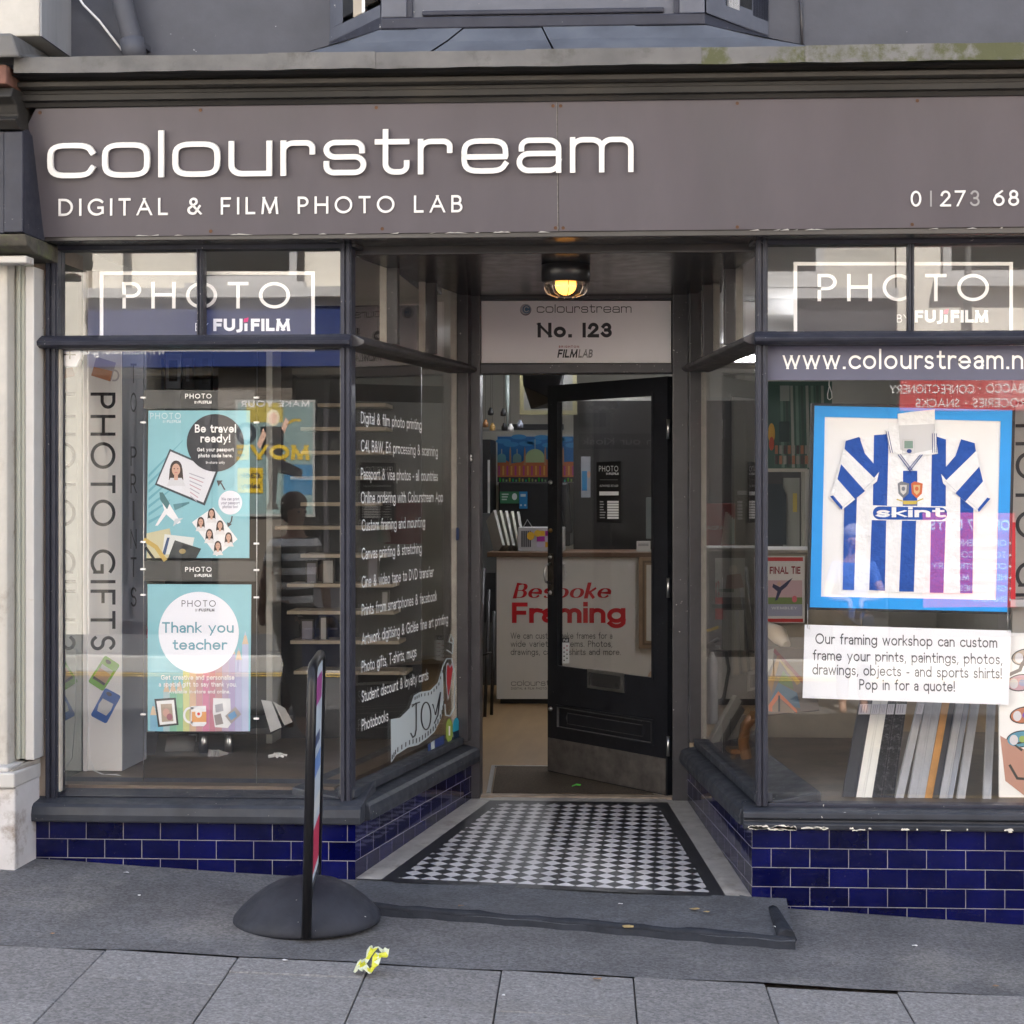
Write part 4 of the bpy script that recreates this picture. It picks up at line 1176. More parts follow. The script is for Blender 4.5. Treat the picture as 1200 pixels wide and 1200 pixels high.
# toy plane
f.poly(HANG, [(187, 578), (191, 577), (197, 588), (212, 612), (208, 614), (194, 602)], flat(.72, .72, .74), .0014); f.poly(HANG, [(197, 590), (200, 596), (185, 616), (182, 616)], flat(.7, .7, .72), .0018)
f.poly(HANG, [(203, 591), (222, 588), (222, 590), (205, 598)], flat(.09, .22, .25), .0018); f.poly(HANG, [(187, 577), (191, 577), (199, 590), (196, 597), (188, 586)], flat(.07, .16, .17), .002); f.poly(HANG, [(205, 608), (215, 607), (203, 617)], flat(.5, .55, .58), .002)
# papers, passport cover, straw hat
f.poly(HANG, [(172, 625), (199, 619), (205, 654), (172, 654)], flat(.50, .46, .30), .0008); f.poly(HANG, [(193, 626), (228, 630), (224, 648), (190, 650)], flat(.60, .62, .60), .0012); f.poly(HANG, [(196, 630), (199, 630), (194, 650), (190, 650)], flat(.05, .08, .16), .0016)
f.poly(HANG, [(205, 633), (236, 643), (230, 654), (197, 654)], flat(.04, .045, .045), .002); f.disc(HANG, 214, 646, 4, 3, flat(.35, .27, .12), .0024, n=14)
f.line(HANG, [(172, 634), (183, 641), (192, 654)], 5, flat(.48, .34, .10), .0022); f.line(HANG, [(172, 643), (180, 654)], 3, flat(.03, .03, .03), .0024)
# photo strip
f.poly(HANG, [(250, 594.5), (278.5, 632), (254, 652), (225, 612)], flat(.70, .69, .70), .0012)
for a, b_ in ((248, 601), (258, 615), (268, 629), (235.5, 611), (245.5, 625), (255.5, 639)): face(HANG, a, b_, .95, .0018, top=flat(.62, .6, .6))
# white bubble and the dark roundel
f.disc(HANG, 270, 589, 14, 14, flat(.66, .66, .72), .0012)
f.disc(HANG, 252.5, 519, 33.5, 33.8, DK, .0026, n=56)
f.line(HANG, [(263, 573), (259, 566), (256, 564)], 1.6, DK, .0014); f.poly(HANG, [(254, 563), (261, 563), (256, 570)], DK, .0016); f.line(HANG, [(272, 606), (271, 611), (268, 615)], 1.6, DK, .0014); f.poly(HANG, [(266, 612), (272, 614), (267, 618)], DK, .0016)
f.build('sheet', p1)
f = MB()
f.text(HANG, 'Be travel', 252.7, 507, 9.6, WH, width=48, wt=18, track=12, align='c', h=.0032); f.text(HANG, 'ready!', 252.7, 518.5, 9.6, WH, width=35, wt=18, track=12, align='c', h=.0032)
f.text(HANG, 'Get your passport', 252.7, 529, 4.4, WH, width=43, wt=20, track=16, align='c', h=.0032); f.text(HANG, 'photo code here.', 252.7, 536, 4.4, WH, width=40, wt=20, track=16, align='c', h=.0032)
f.text(HANG, 'In-store only', 252.7, 543.5, 3.2, WH, width=22, wt=14, track=16, align='c', h=.0032)
f.text(HANG, 'PHOTO', 176, 491, 7.2, flat(.5, .62, .66), width=36, wt=13, track=30, h=.001); f.text(HANG, 'BY', 191, 495.6, 3, flat(.5, .62, .66), wt=14, h=.001); fujifilm(f, HANG, 196, 495.6, 3.4, 16, flat(.5, .62, .66), False, .001)
for s_, yy, wd in (('We can print', 586.5, 21), ('your passport', 591, 22), ('photos too!', 595.5, 18)): f.text(HANG, s_, 270, yy, 3.6, flat(.12, .12, .2), width=wd, wt=15, track=14, align='c', h=.0018)
f.build('lettering', p1)
p2 = thing('hanging_poster', tuple(at(233, 857, .235)), 'aqua thank you teacher gift poster hanging lower in the left window', 'poster', 'posters in the left window')
f = MB()
f.poly(HANG, [(173, 684.5), (294.5, 685), (293, 857), (173, 857)], AQ, 0, .003)
pens = [(.08, .30, .46), (.05, .34, .50), (.30, .42, .44), (.10, .36, .18), (.16, .42, .14), (.55, .52, .10), (.60, .32, .14), (.50, .14, .14), (.55, .05, .18), (.46, .04, .10), (.42, .12, .12), (.36, .20, .34), (.30, .18, .40), (.34, .30, .52), (.40, .40, .60)]
for k in range(15):
    x0 = 176 + k * 7.7; top = 838 - (k * 9.2 if k < 9 else 60 + k * 1.0) + 10 * math.sin(k * 2.1)
    pens[k] = tuple(a * .68 + b * .32 for a, b in zip(pens[k], (.36, .46, .50)))
    f.poly(HANG, [(x0, 857), (x0, top), (x0 + 7.5, top), (x0 + 7.5, 857)], flat(*pens[k]), .0006)
    f.poly(HANG, [(x0, top), (x0 + 3.7, top - 15), (x0 + 7.5, top)], flat(.55, .42, .30), .0006); f.poly(HANG, [(x0 + 2.6, top - 10.5), (x0 + 3.7, top - 15), (x0 + 4.8, top - 10.5)], flat(*pens[k]), .001)
f.disc(HANG, 233, 741.5, 47, 48, flat(.70, .71, .77), .0014, n=64)
f.poly(HANG, [(181, 819), (206, 817.5), (209.5, 849.5), (185.5, 852)], flat(.05, .05, .05), .002); f.poly(HANG, [(183.5, 821.5), (204, 820), (207, 847.5), (187.5, 849.5)], flat(.7, .7, .7), .0024); f.poly(HANG, [(188.5, 825), (201.5, 824.5), (203.5, 845), (190, 846)], flat(.35, .28, .22), .0028); f.disc(HANG, 195, 835, 4, 5, flat(.5, .3, .25), .0032, n=14); f.disc(HANG, 199, 840, 3.5, 4, flat(.3, .12, .15), .0034, n=14)
f.poly(HANG, [(224, 827.5), (241.5, 827), (242, 848), (239, 851), (226, 851), (223.5, 848)], flat(.68, .68, .7), .002); f.line(HANG, _arc(223, 838, 7, 8.5, 80, 285), 2.6, flat(.68, .68, .7), .002)
f.poly(HANG, [(225, 834), (242, 834), (242, 846), (225, 846)], flat(.62, .30, .12), .0024); f.disc(HANG, 233, 836, 4, 5, flat(.7, .7, .7), .0028, n=16); f.disc(HANG, 233, 836.5, 1.8, 1.8, flat(.55, .05, .05), .0032, n=10)
f.poly(HANG, [(250, 818), (270, 818.5), (271, 848), (267, 853), (252, 852), (249.5, 835)], flat(.62, .62, .63), .002); f.poly(HANG, [(264, 839), (276, 828), (283, 837), (271, 848)], flat(.30, .27, .26), .0024); f.poly(HANG, [(252, 826), (261, 824), (262, 833), (253, 835)], flat(.3, .3, .33), .0024); f.poly(HANG, [(251, 838), (259, 836), (262, 848), (253, 850)], flat(.25, .22, .22), .0026); f.poly(HANG, [(267, 838), (275, 833), (278, 839), (271, 844)], flat(.12, .25, .42), .0028)
f.build('sheet', p2)
f = MB()
TEAL = flat(.13, .30, .37)
f.text(HANG, 'PHOTO', 213, 711, 7.6, flat(.1, .1, .12), width=40, wt=12, track=30, h=.002); f.text(HANG, 'BY', 229, 716.5, 3, flat(.2, .2, .22), wt=14, h=.002); fujifilm(f, HANG, 233.5, 716.5, 3.4, 18, flat(.1, .1, .12), False, .002)
f.text(HANG, 'Thank you', 232, 741.5, 12.4, TEAL, width=84, wt=15, track=12, align='c', h=.002); f.text(HANG, 'teacher', 234, 761.5, 12.4, TEAL, width=63, wt=15, track=12, align='c', h=.002)
f.text(HANG, 'Get creative and personalise', 232, 796.5, 5.6, WH, width=86, wt=15, track=14, align='c', h=.004); f.text(HANG, 'a special gift to say thank you.', 232, 804.5, 5.6, WH, width=91, wt=15, track=14, align='c', h=.004); f.text(HANG, 'Available in-store and online.', 234, 812.5, 4.4, WH, width=72, wt=15, track=14, align='c', h=.004)
f.build('lettering', p2)

# white flex looping over the window bed
f = MB()
pts = [at(102, 760, .48), at(103, 840, .48), at(105, 888, .47), at(110, 903, .45), at(122, 908, .42), at(137, 908, .40), at(146, 911, .38), at(150, 921, .34), at(151, 931, .30)]
f.tube(pts, .0028, WHITE, 8); tag(f.build('flex'), 'white electric flex running down the white column to the window bed', 'cable')
# red ledge behind the column
f = MB(); REDM = mat('red_lacquer', (.46, .018, .016), .35)
a, b_ = at(150, 748, .95), at(176, 737, .95)
f.box(a.x, b_.x + .25, .95, 1.10, a.z, b_.z, REDM); f.box(a.x, a.x + .012, .945, 1.105, a.z - .003, b_.z + .02, REDM)
tag(f.build('red_shelf', bevel=.008), 'small red lacquered shelf jutting out beside the thank you teacher poster', 'shelf')

# slatted shelving behind the left window
YSH = 1.30
t = thing('slat_shelving', (X(400, YSH), YSH + .2, ZS1), 'black slat wall shelving with pale wood ledges behind the left window corner', 'shelving')
f = MB(); f.box(X(318, YSH), X(486, YSH), YSH + .20, YSH + .23, ZS1 + .05, 2.55, BLACK); f.box(X(318, YSH) - .03, X(318, YSH), YSH + .02, YSH + .23, ZS1 + .05, 2.55, mat('steel_upright', (.30, .30, .28), .4, metal=.5)); f.build('back_panel', t)
for k, (yy, x0, x1) in enumerate(((474, 372, 452), (502, 352, 452), (530, 352, 452), (560, 340, 440), (591, 352, 440), (619, 322, 452), (652, 352, 452), (687, 336, 460), (719, 336, 462), (754, 340, 468), (790, 344, 476))):
    f = MB(); z = Z(yy, YSH); f.box(X(x0, YSH), X(x1, YSH), YSH, YSH + .199, z - .009, z + .009, LWOOD); f.build('ledge', t, bevel=.002)
# things on the ledges: small dark frames
for k, (xa_, xb_, yb, yt) in enumerate(((358, 372, 685, 658), (377, 392, 685, 655), (352, 368, 752, 726), (374, 384, 752, 722), (430, 444, 685, 645), (446, 456, 717, 692))):
    f = MB(); mp = facing(YSH + .06)
    f.rect(mp, xa_, yt, xb_, yb, mat('dark_frame_wood', (.03, .024, .02), .4), 0, .015); f.rect(mp, xa_ + 2, yt + 2, xb_ - 2, yb - 2, flat(.30, .29, .27) if k % 2 else flat(.16, .15, .17), .001)
    tag(f.build('picture_frame'), ['small dark picture frame behind the striped walker reflection, leftmost on its ledge', 'small dark frame with a pale print, right of another on the same ledge', 'small dark frame on the lower ledge, just left of the corner post', 'small dark frame with a pale print nearest the corner post, on the lower ledge', 'tall dark frame behind the services lettering, first right of the corner post', 'small dark frame with a pale print seen behind the prints from smartphones line'][k], 'picture frame', 'small frames on the ledges')
# dark backing added behind the left window to stand for the dim interior
f = MB(); f.box(X(142, 2.36), X(322, 2.36), 2.36, 2.40, ZIN, 2.7, mat('dim_interior_backing', (.045, .042, .038), .6, var=.2, vs=3)); f.box(X(142, 2.36) - .02, X(322, 2.36), 2.34, 2.42, Z(462, 2.36), Z(458, 2.36), flat(.16, .15, .13))
tag(f.build('dark_backing'), 'dark backing added for the dim interior behind the left window, hung with small pictures', 'partition')
# pictures hanging deep in the left side of the shop
for k, (x0, y0, x1, y1, c1, c2, lb) in enumerate(((172, 420, 190, 456, (.16, .17, .22), (.07, .07, .08), 'narrow grey picture hanging high behind the left window, nearest the column'), (194, 414, 212, 455, (.30, .34, .42), (.05, .05, .06), 'pale blue framed picture hanging high behind the left window'), (214, 420, 226, 455, (.10, .10, .11), (.22, .24, .30), 'slim dark picture hanging high above the be travel ready poster'), (233, 412, 248, 458, (.05, .05, .055), (.03, .03, .03), 'black tall picture hanging high above the dark poster roundel'))):
    f = MB(); mp = facing(2.3)
    f.rect(mp, x0, y0, x1, y1, flat(*c1), 0, .03); f.rect(mp, x0 + 4, y0 + 8, x1 - 4, y1 - 8, flat(*c2), .001)
    tag(f.build('picture_frame'), lb, 'picture')
# display table with steel legs
t = thing('display_table', tuple(at(250, 930, 1.25)), 'low dark display table with steel legs under the hanging posters', 'table')
zt = Z(858, 1.15)
f = MB(); f.box(X(196, 1.2), X(330, 1.2), 1.0, 1.45, zt, zt + .03, BLACK); f.build('tabletop', t, bevel=.004)
for px, yy in ((238, 1.05), (268, 1.05), (226, 1.40), (318, 1.40)):
    f = MB(); f.tube([(X(px, yy), yy, ZS1 + .045), (X(px, yy), yy, zt)], .020, STEEL, 12); f.build('leg', t)
for k, px in enumerate((247, 251.5, 256)):
    f = MB(); q = at(px, 903, .95); f.beam(q, q + Vector((.012, .03, .085)), .016, .075, flat(.42, .41, .40)); tag(f.build('booklet', bevel=.001), 'pale booklet leaning in a row of three under the display table', 'booklet', 'booklets under the display table')
# mount boards leaning behind the pavement sign, crumpled paper, a dark offcut
for k, (pts, c, lb) in enumerate((([(306, 820), (318, 822), (330, 852), (317, 858)], (.52, .51, .50), 'white mount board leaning in the left window, left of the pavement sign'), ([(320, 822), (334, 830), (343, 846), (333, 850)], (.40, .39, .37), 'grey mount board leaning beside the white one, left of the pavement sign'), ([(170, 858), (186, 858), (178, 902), (172, 905)], (.03, .03, .034), 'black board offcut leaning below the thank you teacher poster'), ([(196, 862), (230, 862), (222, 904), (190, 932), (184, 932)], (.17, .17, .17), 'grey board leaning low in the left window beside the column'))):
    f = MB(); f.poly(onplane(at(pts[0][0], 900, .75 + .1 * k), Vector((.15, -1, .25))), pts, flat(*c), 0, .006); tag(f.build('mount_board'), lb, 'board')
f = MB()
c0 = at(325, 888, .6)
vs = []
for i in range(7):
    for j in range(7): vs.append(c0 + Vector(((i - 3) * .011 + rnd.uniform(-.006, .006), (j - 3) * .012 + rnd.uniform(-.006, .006), .016 * rnd.random() + .012 * math.exp(-((i - 3) ** 2 + (j - 3) ** 2) / 5))))
f.mesh(vs, [(i * 7 + j, (i + 1) * 7 + j, (i + 1) * 7 + j + 1, i * 7 + j + 1) for i in range(6) for j in range(6)], flat(.62, .60, .57))
tag(f.build('crumpled_paper', solidify=.001), 'scrap of crumpled white paper on the left window bed', 'paper')

# ---------------------------------------------------------------- right window: framed football shirt
YF = .36
dF = Vector((1, .0, 0))
SHP = onplane(Vector((0, YF, 0)), Vector((0, -1, -.02)))
t = thing('framed_shirt', tuple(at(1066, 718, YF)), 'striped blue and white football shirt in a bright blue box frame', 'framed shirt')
FRB = mat('bright_blue_mount', (.012, .30, .78), .4, var=.05, vs=4)
FBK = mat('black_box_frame', (.02, .021, .024), .35)
MNT = flat(.80, .795, .80)
f = MB()
f.poly(SHP, [(951, 472.5), (1190, 475), (1184, 720), (946, 714.5)], FBK, .0, .05)
f.build('frame', t)
f = MB()
def ringpoly(o, i, m, h, tt):
    for k in range(4):
        f.poly(SHP, [o[k], o[(k + 1) % 4], i[(k + 1) % 4], i[k]], m, h, tt)
ringpoly([(954.5, 475.5), (1186, 480.5), (1180, 717), (949, 711.5)], [(966.5, 488.5), (1172.5, 493.5), (1167, 703), (962, 699)], FRB, .006, .0055)
f.build('blue_border', t)
f = MB(); f.poly(SHP, [(965, 487), (1174, 492), (1168, 704), (960, 700)], MNT, .001); f.build('mount', t)
z6 = lambda pts: [(800 + a / 3, 400 + b_ / 3) for a, b_ in pts]
CL = mat('white_cotton', (.82, .82, .84), .85, var=.04, vs=40, bump=1.0, bs=7, bd=.03)
BLU = mat('royal_blue_cotton', (.013, .075, .37), .85, var=.10, vs=40, bump=1.0, bs=7, bd=.03)
NAV = flat(.02, .05, .22)
f = MB()
f.poly(SHP, z6([(605, 345), (720, 325), (730, 395), (870, 392), (880, 325), (1000, 350), (1030, 480), (1018, 885), (800, 884), (562, 874), (575, 560), (600, 470)]), CL, .006, .005)
for p in ([(672, 330), (722, 326), (722, 400), (718, 578), (668, 576)], [(664, 627), (715, 629), (710, 877), (655, 874)], [(774, 455), (824, 455), (824, 578), (773, 578)], [(770, 630), (820, 630), (812, 880), (760, 879)],
          [(876, 330), (925, 345), (924, 580), (872, 580)], [(872, 632), (924, 632), (916, 884), (868, 883)], [(975, 540), (1022, 540), (1018, 885), (974, 885)], [(568, 552), (612, 548), (602, 874), (562, 873)],
          [(600, 345), (624, 340), (630, 480), (590, 480)], [(982, 350), (1012, 356), (1012, 480), (982, 480)]):
    f.poly(SHP, z6(p), BLU, .0068)
def sleeve(mx_):
    g_ = (lambda pts: z6(pts)) if not mx_ else (lambda pts: z6([(1597 - a, b_ + 8) for a, b_ in pts]))
    f.poly(SHP, g_([(572, 345), (620, 336), (640, 395), (690, 455), (682, 492), (560, 592), (517, 548), (548, 450)]), CL, .012, .005)
    f.poly(SHP, g_([(572, 350), (620, 336), (640, 395), (692, 455), (672, 480), (568, 378)]), BLU, .0128)
    f.poly(SHP, g_([(556, 432), (640, 526), (605, 555), (543, 484)]), BLU, .0128)
    f.poly(SHP, g_([(517, 545), (528, 541), (562, 582), (558, 592)]), BLU, .0128)
    f.line(SHP, g_([(676, 482), (636, 520)]), .4, flat(.45, .45, .5), .0132); f.line(SHP, g_([(600, 548), (563, 580)]), .4, flat(.45, .45, .5), .0132)
sleeve(False); sleeve(True)
f.build('shirt', t)
f = MB()
f.poly(SHP, z6([(755, 255), (800, 248), (885, 240), (886, 300), (896, 395), (845, 402), (800, 400), (728, 392), (712, 310), (756, 296)]), CL, .010, .004)
f.poly(SHP, z6([(758, 296), (884, 290), (880, 380), (800, 396), (762, 380)]), flat(.60, .60, .62), .0112)
f.poly(SHP, z6([(712, 310), (756, 290), (764, 386), (729, 392)]), CL, .013, .003); f.poly(SHP, z6([(886, 290), (896, 395), (850, 402), (846, 390), (878, 380)]), CL, .013, .003)
for a in (714, 721): f.line(SHP, z6([(a, 318), (a + 15, 390)]), .8, NAV, .0136)
for a in (876, 884, 891): f.line(SHP, z6([(a, 325), (a + 1, 390)]), .8, NAV, .0136)
f.line(SHP, z6([(757, 400), (800, 458)]), 1.0, NAV, .0122); f.line(SHP, z6([(764, 398), (805, 452)]), .8, NAV, .0122); f.line(SHP, z6([(840, 400), (795, 458)]), 1.0, NAV, .0124); f.line(SHP, z6([(833, 400), (792, 450)]), .8, NAV, .0124)
f.poly(SHP, z6([(778, 350), (808, 350), (808, 376), (778, 376)]), flat(.20, .30, .26), .0136); f.disc(SHP, 800 + 795 / 3, 400 + 386 / 3, 3, 2.4, NAV, .0138, n=14); f.frame(SHP, 1057, 515, 1071.5, 531.5, .4, flat(.5, .5, .5), .0136)
f.build('collar', t)
f = MB()
for cx, c in ((775, flat(.18, .19, .22)), (822, flat(.55, .13, .05))):
    f.poly(SHP, z6([(cx - 20, 500), (cx - 8, 492), (cx + 8, 496), (cx + 21, 500), (cx + 18, 535), (cx, 552), (cx - 17, 535)]), c, .0078)
    f.poly(SHP, z6([(cx - 12, 505), (cx + 12, 505), (cx + 10, 530), (cx, 540), (cx - 10, 530)]), flat(.6, .58, .56) if cx < 800 else flat(.6, .42, .2), .0084); f.disc(SHP, 800 + cx / 3, 400 + 518 / 3, 2.2, 2.6, c, .009, n=12)
f.line(SHP, z6([(754, 556), (775, 562), (822, 562), (842, 554)]), 1.3, flat(.55, .42, .08), .009); f.rect(SHP, 1058, 588, 1074, 591, flat(.55, .42, .08), .0092)
plabel(f.build('crest', t), 'two small crests on a yellow scroll')
f = MB()
L_ = z6(_arc(692, 603, 24, 23, 90, 270) + _arc(905, 606, 24, 22, -90, 90))
f.poly(SHP, z6([(662, 578), (934, 580), (934, 632), (660, 628)]), CL, .0076)
f.poly(SHP, L_, BLU, .0082); f.text(SHP, 'skint', 1026.5, 606.0, 11.5, CL, width=80, wt=20, track=8, h=.0088)
plabel(f.build('sponsor_panel', t), 'blue rounded panel with the word skint')
f = MB()
f.tube([at(972, 440, YF), at(971.5, 452, YF)], .0025, WHITE, 6)
f.tube([at(972, 452, YF), at(969.8, 462, YF), at(970, 467, YF), at(972.5, 468.5, YF), at(975, 466, YF), at(974.6, 460, YF), at(972, 452, YF)], .0022, WHITE, 6)
tag(f.build('hanging_hook'), 'white wire hook hanging above the framed shirt', 'hook')
# quote notice
f = MB()
QP = onplane(Vector((0, .25, 0)), Vector((0.0, -1, .0)))
f.poly(QP, [(943, 732), (1185, 739), (1182, 826), (940.5, 818)], flat(.80, .81, .85), 0, .004)
o = f.build('framing_notice'); tag(o, 'white printed card about custom framing hanging below the framed shirt', 'notice')
f = MB(); GI = flat(.075, .075, .085)
for s_, cx, yb, wd in (('Our framing workshop can custom', 1062, 758, 213), ('frame your prints, paintings, photos,', 1063.5, 777.5, 222), ('drawings, objects - and sports shirts!', 1063, 794, 222), ('Pop in for a quote!', 1063, 810.5, 112)):
    f.text(QP, s_, cx, yb - 1.2, 12.4, GI, width=wd, wt=13, track=13, align='c', h=.001, slope=.022)
f.build('lettering', o)
for px in (946.5, 1181):
    f = MB(); q = at(px, 733 if px < 1000 else 737, .248); f.tube([q + Vector((0, 0, .09)), q + Vector((0, 0, -.012)), q + Vector((.008, 0, -.016)), q + Vector((.008, 0, .0))], .0012, STEEL, 6); f.build('hook', o)

# frame moulding samples leaning in a row
GREYF = mat('silver_grey_moulding', (.44, .44, .45), .4, metal=.2, var=.1, vs=20, streak=(1, 1, .05))
LEAF = mat('dark_textured_moulding', (.022, .021, .022), .3, var=.6, vs=40, bump=1.0, bs=60, stain=(.16, .16, .16), stains=45, stain_amt=.9)
CRM = mat('cream_moulding', (.76, .74, .68), .5, var=.05)
OAK = mat('oak_moulding', (.48, .24, .075), .5, var=.25, vs=10, streak=(1, 1, .08))
SLV = mat('bright_silver_moulding', (.55, .57, .62), .25, metal=.5)
DG = mat('charcoal_moulding', (.055, .055, .06), .4, var=.1)
samples = [  # bottom left x, bottom right x, top left x, top right x, material, label
    (985, 1001, 1012, 1026, DG, 'charcoal frame moulding at the left end of the leaning row'),
    (1000.5, 1010, 1026.5, 1036, CRM, 'pale grey cream frame moulding, left of a matching one'), (1010.5, 1019.5, 1036.5, 1044, CRM, 'cream frame moulding right beside its pale twin'),
    (1020, 1033, 1044.5, 1053, LEAF, 'dark leaf textured frame moulding next to the cream pair'), (1033.5, 1046, 1053.5, 1066, LEAF, 'black rough textured frame moulding left of the grey ones'),
    (1046.5, 1056, 1082, 1089, GREYF, 'grey frame moulding nearest the black textured ones'), (1062.5, 1074, 1089, 1097, GREYF, 'grey frame moulding left of its closest grey neighbour'), (1074.5, 1081, 1097.5, 1108, GREYF, 'slim grey frame moulding touching the oak one'),
    (1081.5, 1090, 1109, 1117, OAK, 'warm oak frame moulding in the middle of the leaning row'), (1090.5, 1098, 1117.5, 1124, DG, 'charcoal frame moulding touching the right side of the oak one'), (1098.5, 1108, 1126, 1134, GREYF, 'mid grey frame moulding beside the bright silver one'),
    (1108.5, 1114, 1134.5, 1141, SLV, 'thin bright silver frame moulding in the leaning row'), (1120, 1129, 1143, 1152, GREYF, 'grey frame moulding standing apart right of the silver one'), (1152, 1161, 1159, 1168, GREYF, 'nearly upright grey frame moulding at the right end of the row')]
for k, (a, b_, c_, d_, m, lb) in enumerate(samples):
    yb_, yt_ = .20, .72
    q = [at(a, 948, yb_), at(b_, 948, yb_)]
    tq = [at(c_, 800, yt_), at(d_, 800, yt_)]
    zb_ = ZS1 + .05
    f = MB()
    for (u0, u1, dep) in ((0, .22, .0), (.22, .8, .006), (.8, 1, .0)):
        B0, B1 = q[0].lerp(q[1], u0), q[0].lerp(q[1], u1); T0, T1 = tq[0].lerp(tq[1], u0), tq[0].lerp(tq[1], u1)
        nn = Vector((0, .028, .012)); dd = Vector((0, dep, dep * .4))
        f.hexa([B0 + dd, B1 + dd, B1 + nn, B0 + nn], [T0 + dd, T1 + dd, T1 + nn, T0 + nn], m)
    if k < 6:
        mp = local(tq[0].lerp(q[0], .18) + Vector((0, -.003, 0)), (tq[1] - tq[0]).normalized(), -(q[0] - tq[0]).normalized())
        wd = (tq[1] - tq[0]).length
        f.rect(mp, .001, -.06, wd * .98, .0, flat(.60, .58, .60), .0012, .001)
        for j in range(3): f.rect(mp, wd * (.2 + .22 * j), -.052, wd * (.26 + .22 * j), -.006, flat(.3, .26, .3), .0018)
    tag(f.build('frame_moulding'), lb, 'frame moulding', 'frame mouldings leaning in the right window')
# board with printed flip flops at the right edge, column behind
f = MB(); mp = facing(.28)
f.rect(mp, 1171, 742, 1300, 946, flat(.80, .79, .77), 0, .02)
o = f.build('display_board'); tag(o, 'white display board with printed flip flops at the right edge of the window', 'display board')
f = MB()
for cx, cy, c in ((1196, 800, (.50, .30, .34)), (1200, 838, (.45, .16, .08)), (1196, 866, (.10, .28, .38)), (1202, 770, (.45, .36, .28))):
    f.disc(mp, cx, cy, 17, 10, flat(.03, .03, .03), .001, n=28, rot=R(-8)); f.disc(mp, cx, cy, 15.6, 8.8, flat(*c), .0016, n=28, rot=R(-8)); f.disc(mp, cx - 8, cy + 1, 5, 6, flat(.6, .58, .6), .0022, n=18); f.disc(mp, cx + 2, cy, 4, 4, flat(c[1], c[2], c[0]), .0026, n=14)
f.poly(mp, [(1172, 862), (1200, 878), (1300, 900), (1300, 960), (1200, 932), (1178, 915)], flat(.44, .24, .18), .0014); f.line(mp, [(1196, 878), (1188, 872), (1205, 868), (1230, 880)], 3, flat(.05, .05, .045), .002); f.line(mp, [(1184, 898), (1192, 912), (1215, 914)], 3, flat(.05, .05, .045), .002); f.line(mp, [(1184, 790), (1195, 785), (1202, 768)], 4, flat(.10, .07, .06), .002)
plabel(f.build('print', o), 'rows of printed patterned flip flops')
t = thing('display_column', (X(1230, .62), .8, ZS1 + .009), 'pale column with vertical lettering cut off by the right edge of the picture', 'display column')
f = MB(); f.box(X(1186, .62), X(1250, .62), .62, .95, ZS1 + .009, 2.6, mat('pale_board', (.42, .40, .38), .6)); f.build('post', t, bevel=.003)
f = MB(); f.text(facing(.62), 'PHOTO GIFTS', 1190, 470, 31, INK, width=310, wt=14, track=26, rot=R(-90), h=.001); f.build('lettering', t)
# red edged leaflet strip behind the frame, pale ledge
f = MB(); f.rect(facing(.55), 1184, 612, 1190, 706, flat(.33, .02, .02), 0, .004); f.rect(facing(.5), 1105, 703, 1210, 711, flat(.6, .6, .62), 0, .1)
tag(f.build('leaflet_rack'), 'red edged leaflet rack just right of the framed shirt', 'leaflet rack')

# ---------------------------------------------------------------- lobby: lamp, number sign, door
pL = at(663, 322, .50); zl = ZCEIL - .022
t = thing('bulkhead_lamp', (pL.x, pL.y, zl), 'round black bulkhead lamp glowing warm on the recess ceiling', 'lamp')
f = MB(); f.lathe([(.0, .0), (.106, .0), (.106, -.088), (.09, -.094)], (pL.x, pL.y, zl), BLACK, 40); f.build('housing', t)
LG = glassmat('lamp_glass', tint=(.95, .93, .88))
f = MB(); f.lathe([(.092, -.095), (.090, -.122), (.078, -.142), (.045, -.153), (.0, -.155)], (pL.x, pL.y, zl), LG, 40); f.build('glass_cover', t)
f = MB()
for k in range(8):
    a = 2 * math.pi * k / 8 + .2; c_, s_ = math.cos(a), math.sin(a)
    f.tube([(pL.x + .094 * c_, pL.y + .094 * s_, zl - .094), (pL.x + .093 * c_, pL.y + .093 * s_, zl - .124), (pL.x + .080 * c_, pL.y + .080 * s_, zl - .144), (pL.x + .045 * c_, pL.y + .045 * s_, zl - .1565)], .0020, STEEL, 6)
f.build('wire_guard', t)
f = MB(); f.ball((pL.x, pL.y, zl - .104), .046, emis('warm_bulb', (1.0, .40, .06), .9), 18, (1, 1, .95)); f.build('bulb', t)
# number sign over the door
NS = facing(D1 + .030)
t = thing('number_sign', tuple(at(675, 425, D1 + .03)), 'white panel above the door with the shop name and number 123', 'sign')
f = MB(); f.rect(NS, 564, 352.5, 786.5, 425.5, mat('sign_acrylic', (.82, .79, .81), .35, var=.03, vs=3), 0, .012); f.build('panel', t, bevel=.002)
f = MB()
INKB = flat(.035, .035, .04)
f.text(NS, 'colourstream', 629, 366.5, 7.4, INKB, width=111, wt=13, track=22, font=EURO, h=.001)
f.text(NS, 'No. 123', 630, 395.5, 17.3, INKB, width=87, wt=23, track=16, h=.001)
f.disc(NS, 616, 363, 6.6, 6.8, flat(.13, .10, .13), .0008, n=28); f.disc(NS, 615.8, 362.4, 6.2, 6.2, flat(.42, .40, .43), .0012, n=28); f.disc(NS, 617, 362.5, 4.5, 4.8, flat(.10, .18, .28), .0016, n=24); f.line(NS, _arc(617, 362.5, 2.6, 3, 40, 320), 1.1, flat(.5, .5, .52), .002)
f.text(NS, 'FILM', 653, 419.2, 9.8, INKB, width=23, wt=21, track=10, shear=.22, h=.001); f.text(NS, 'LAB', 677.5, 419.2, 9.8, flat(.24, .23, .24), width=16.5, wt=21, track=10, shear=.22, h=.001)
f.text(NS, 'BRIGHTON', 655, 407.6, 2.6, flat(.38, .10, .10), width=23.5, wt=20, track=40, h=.001)
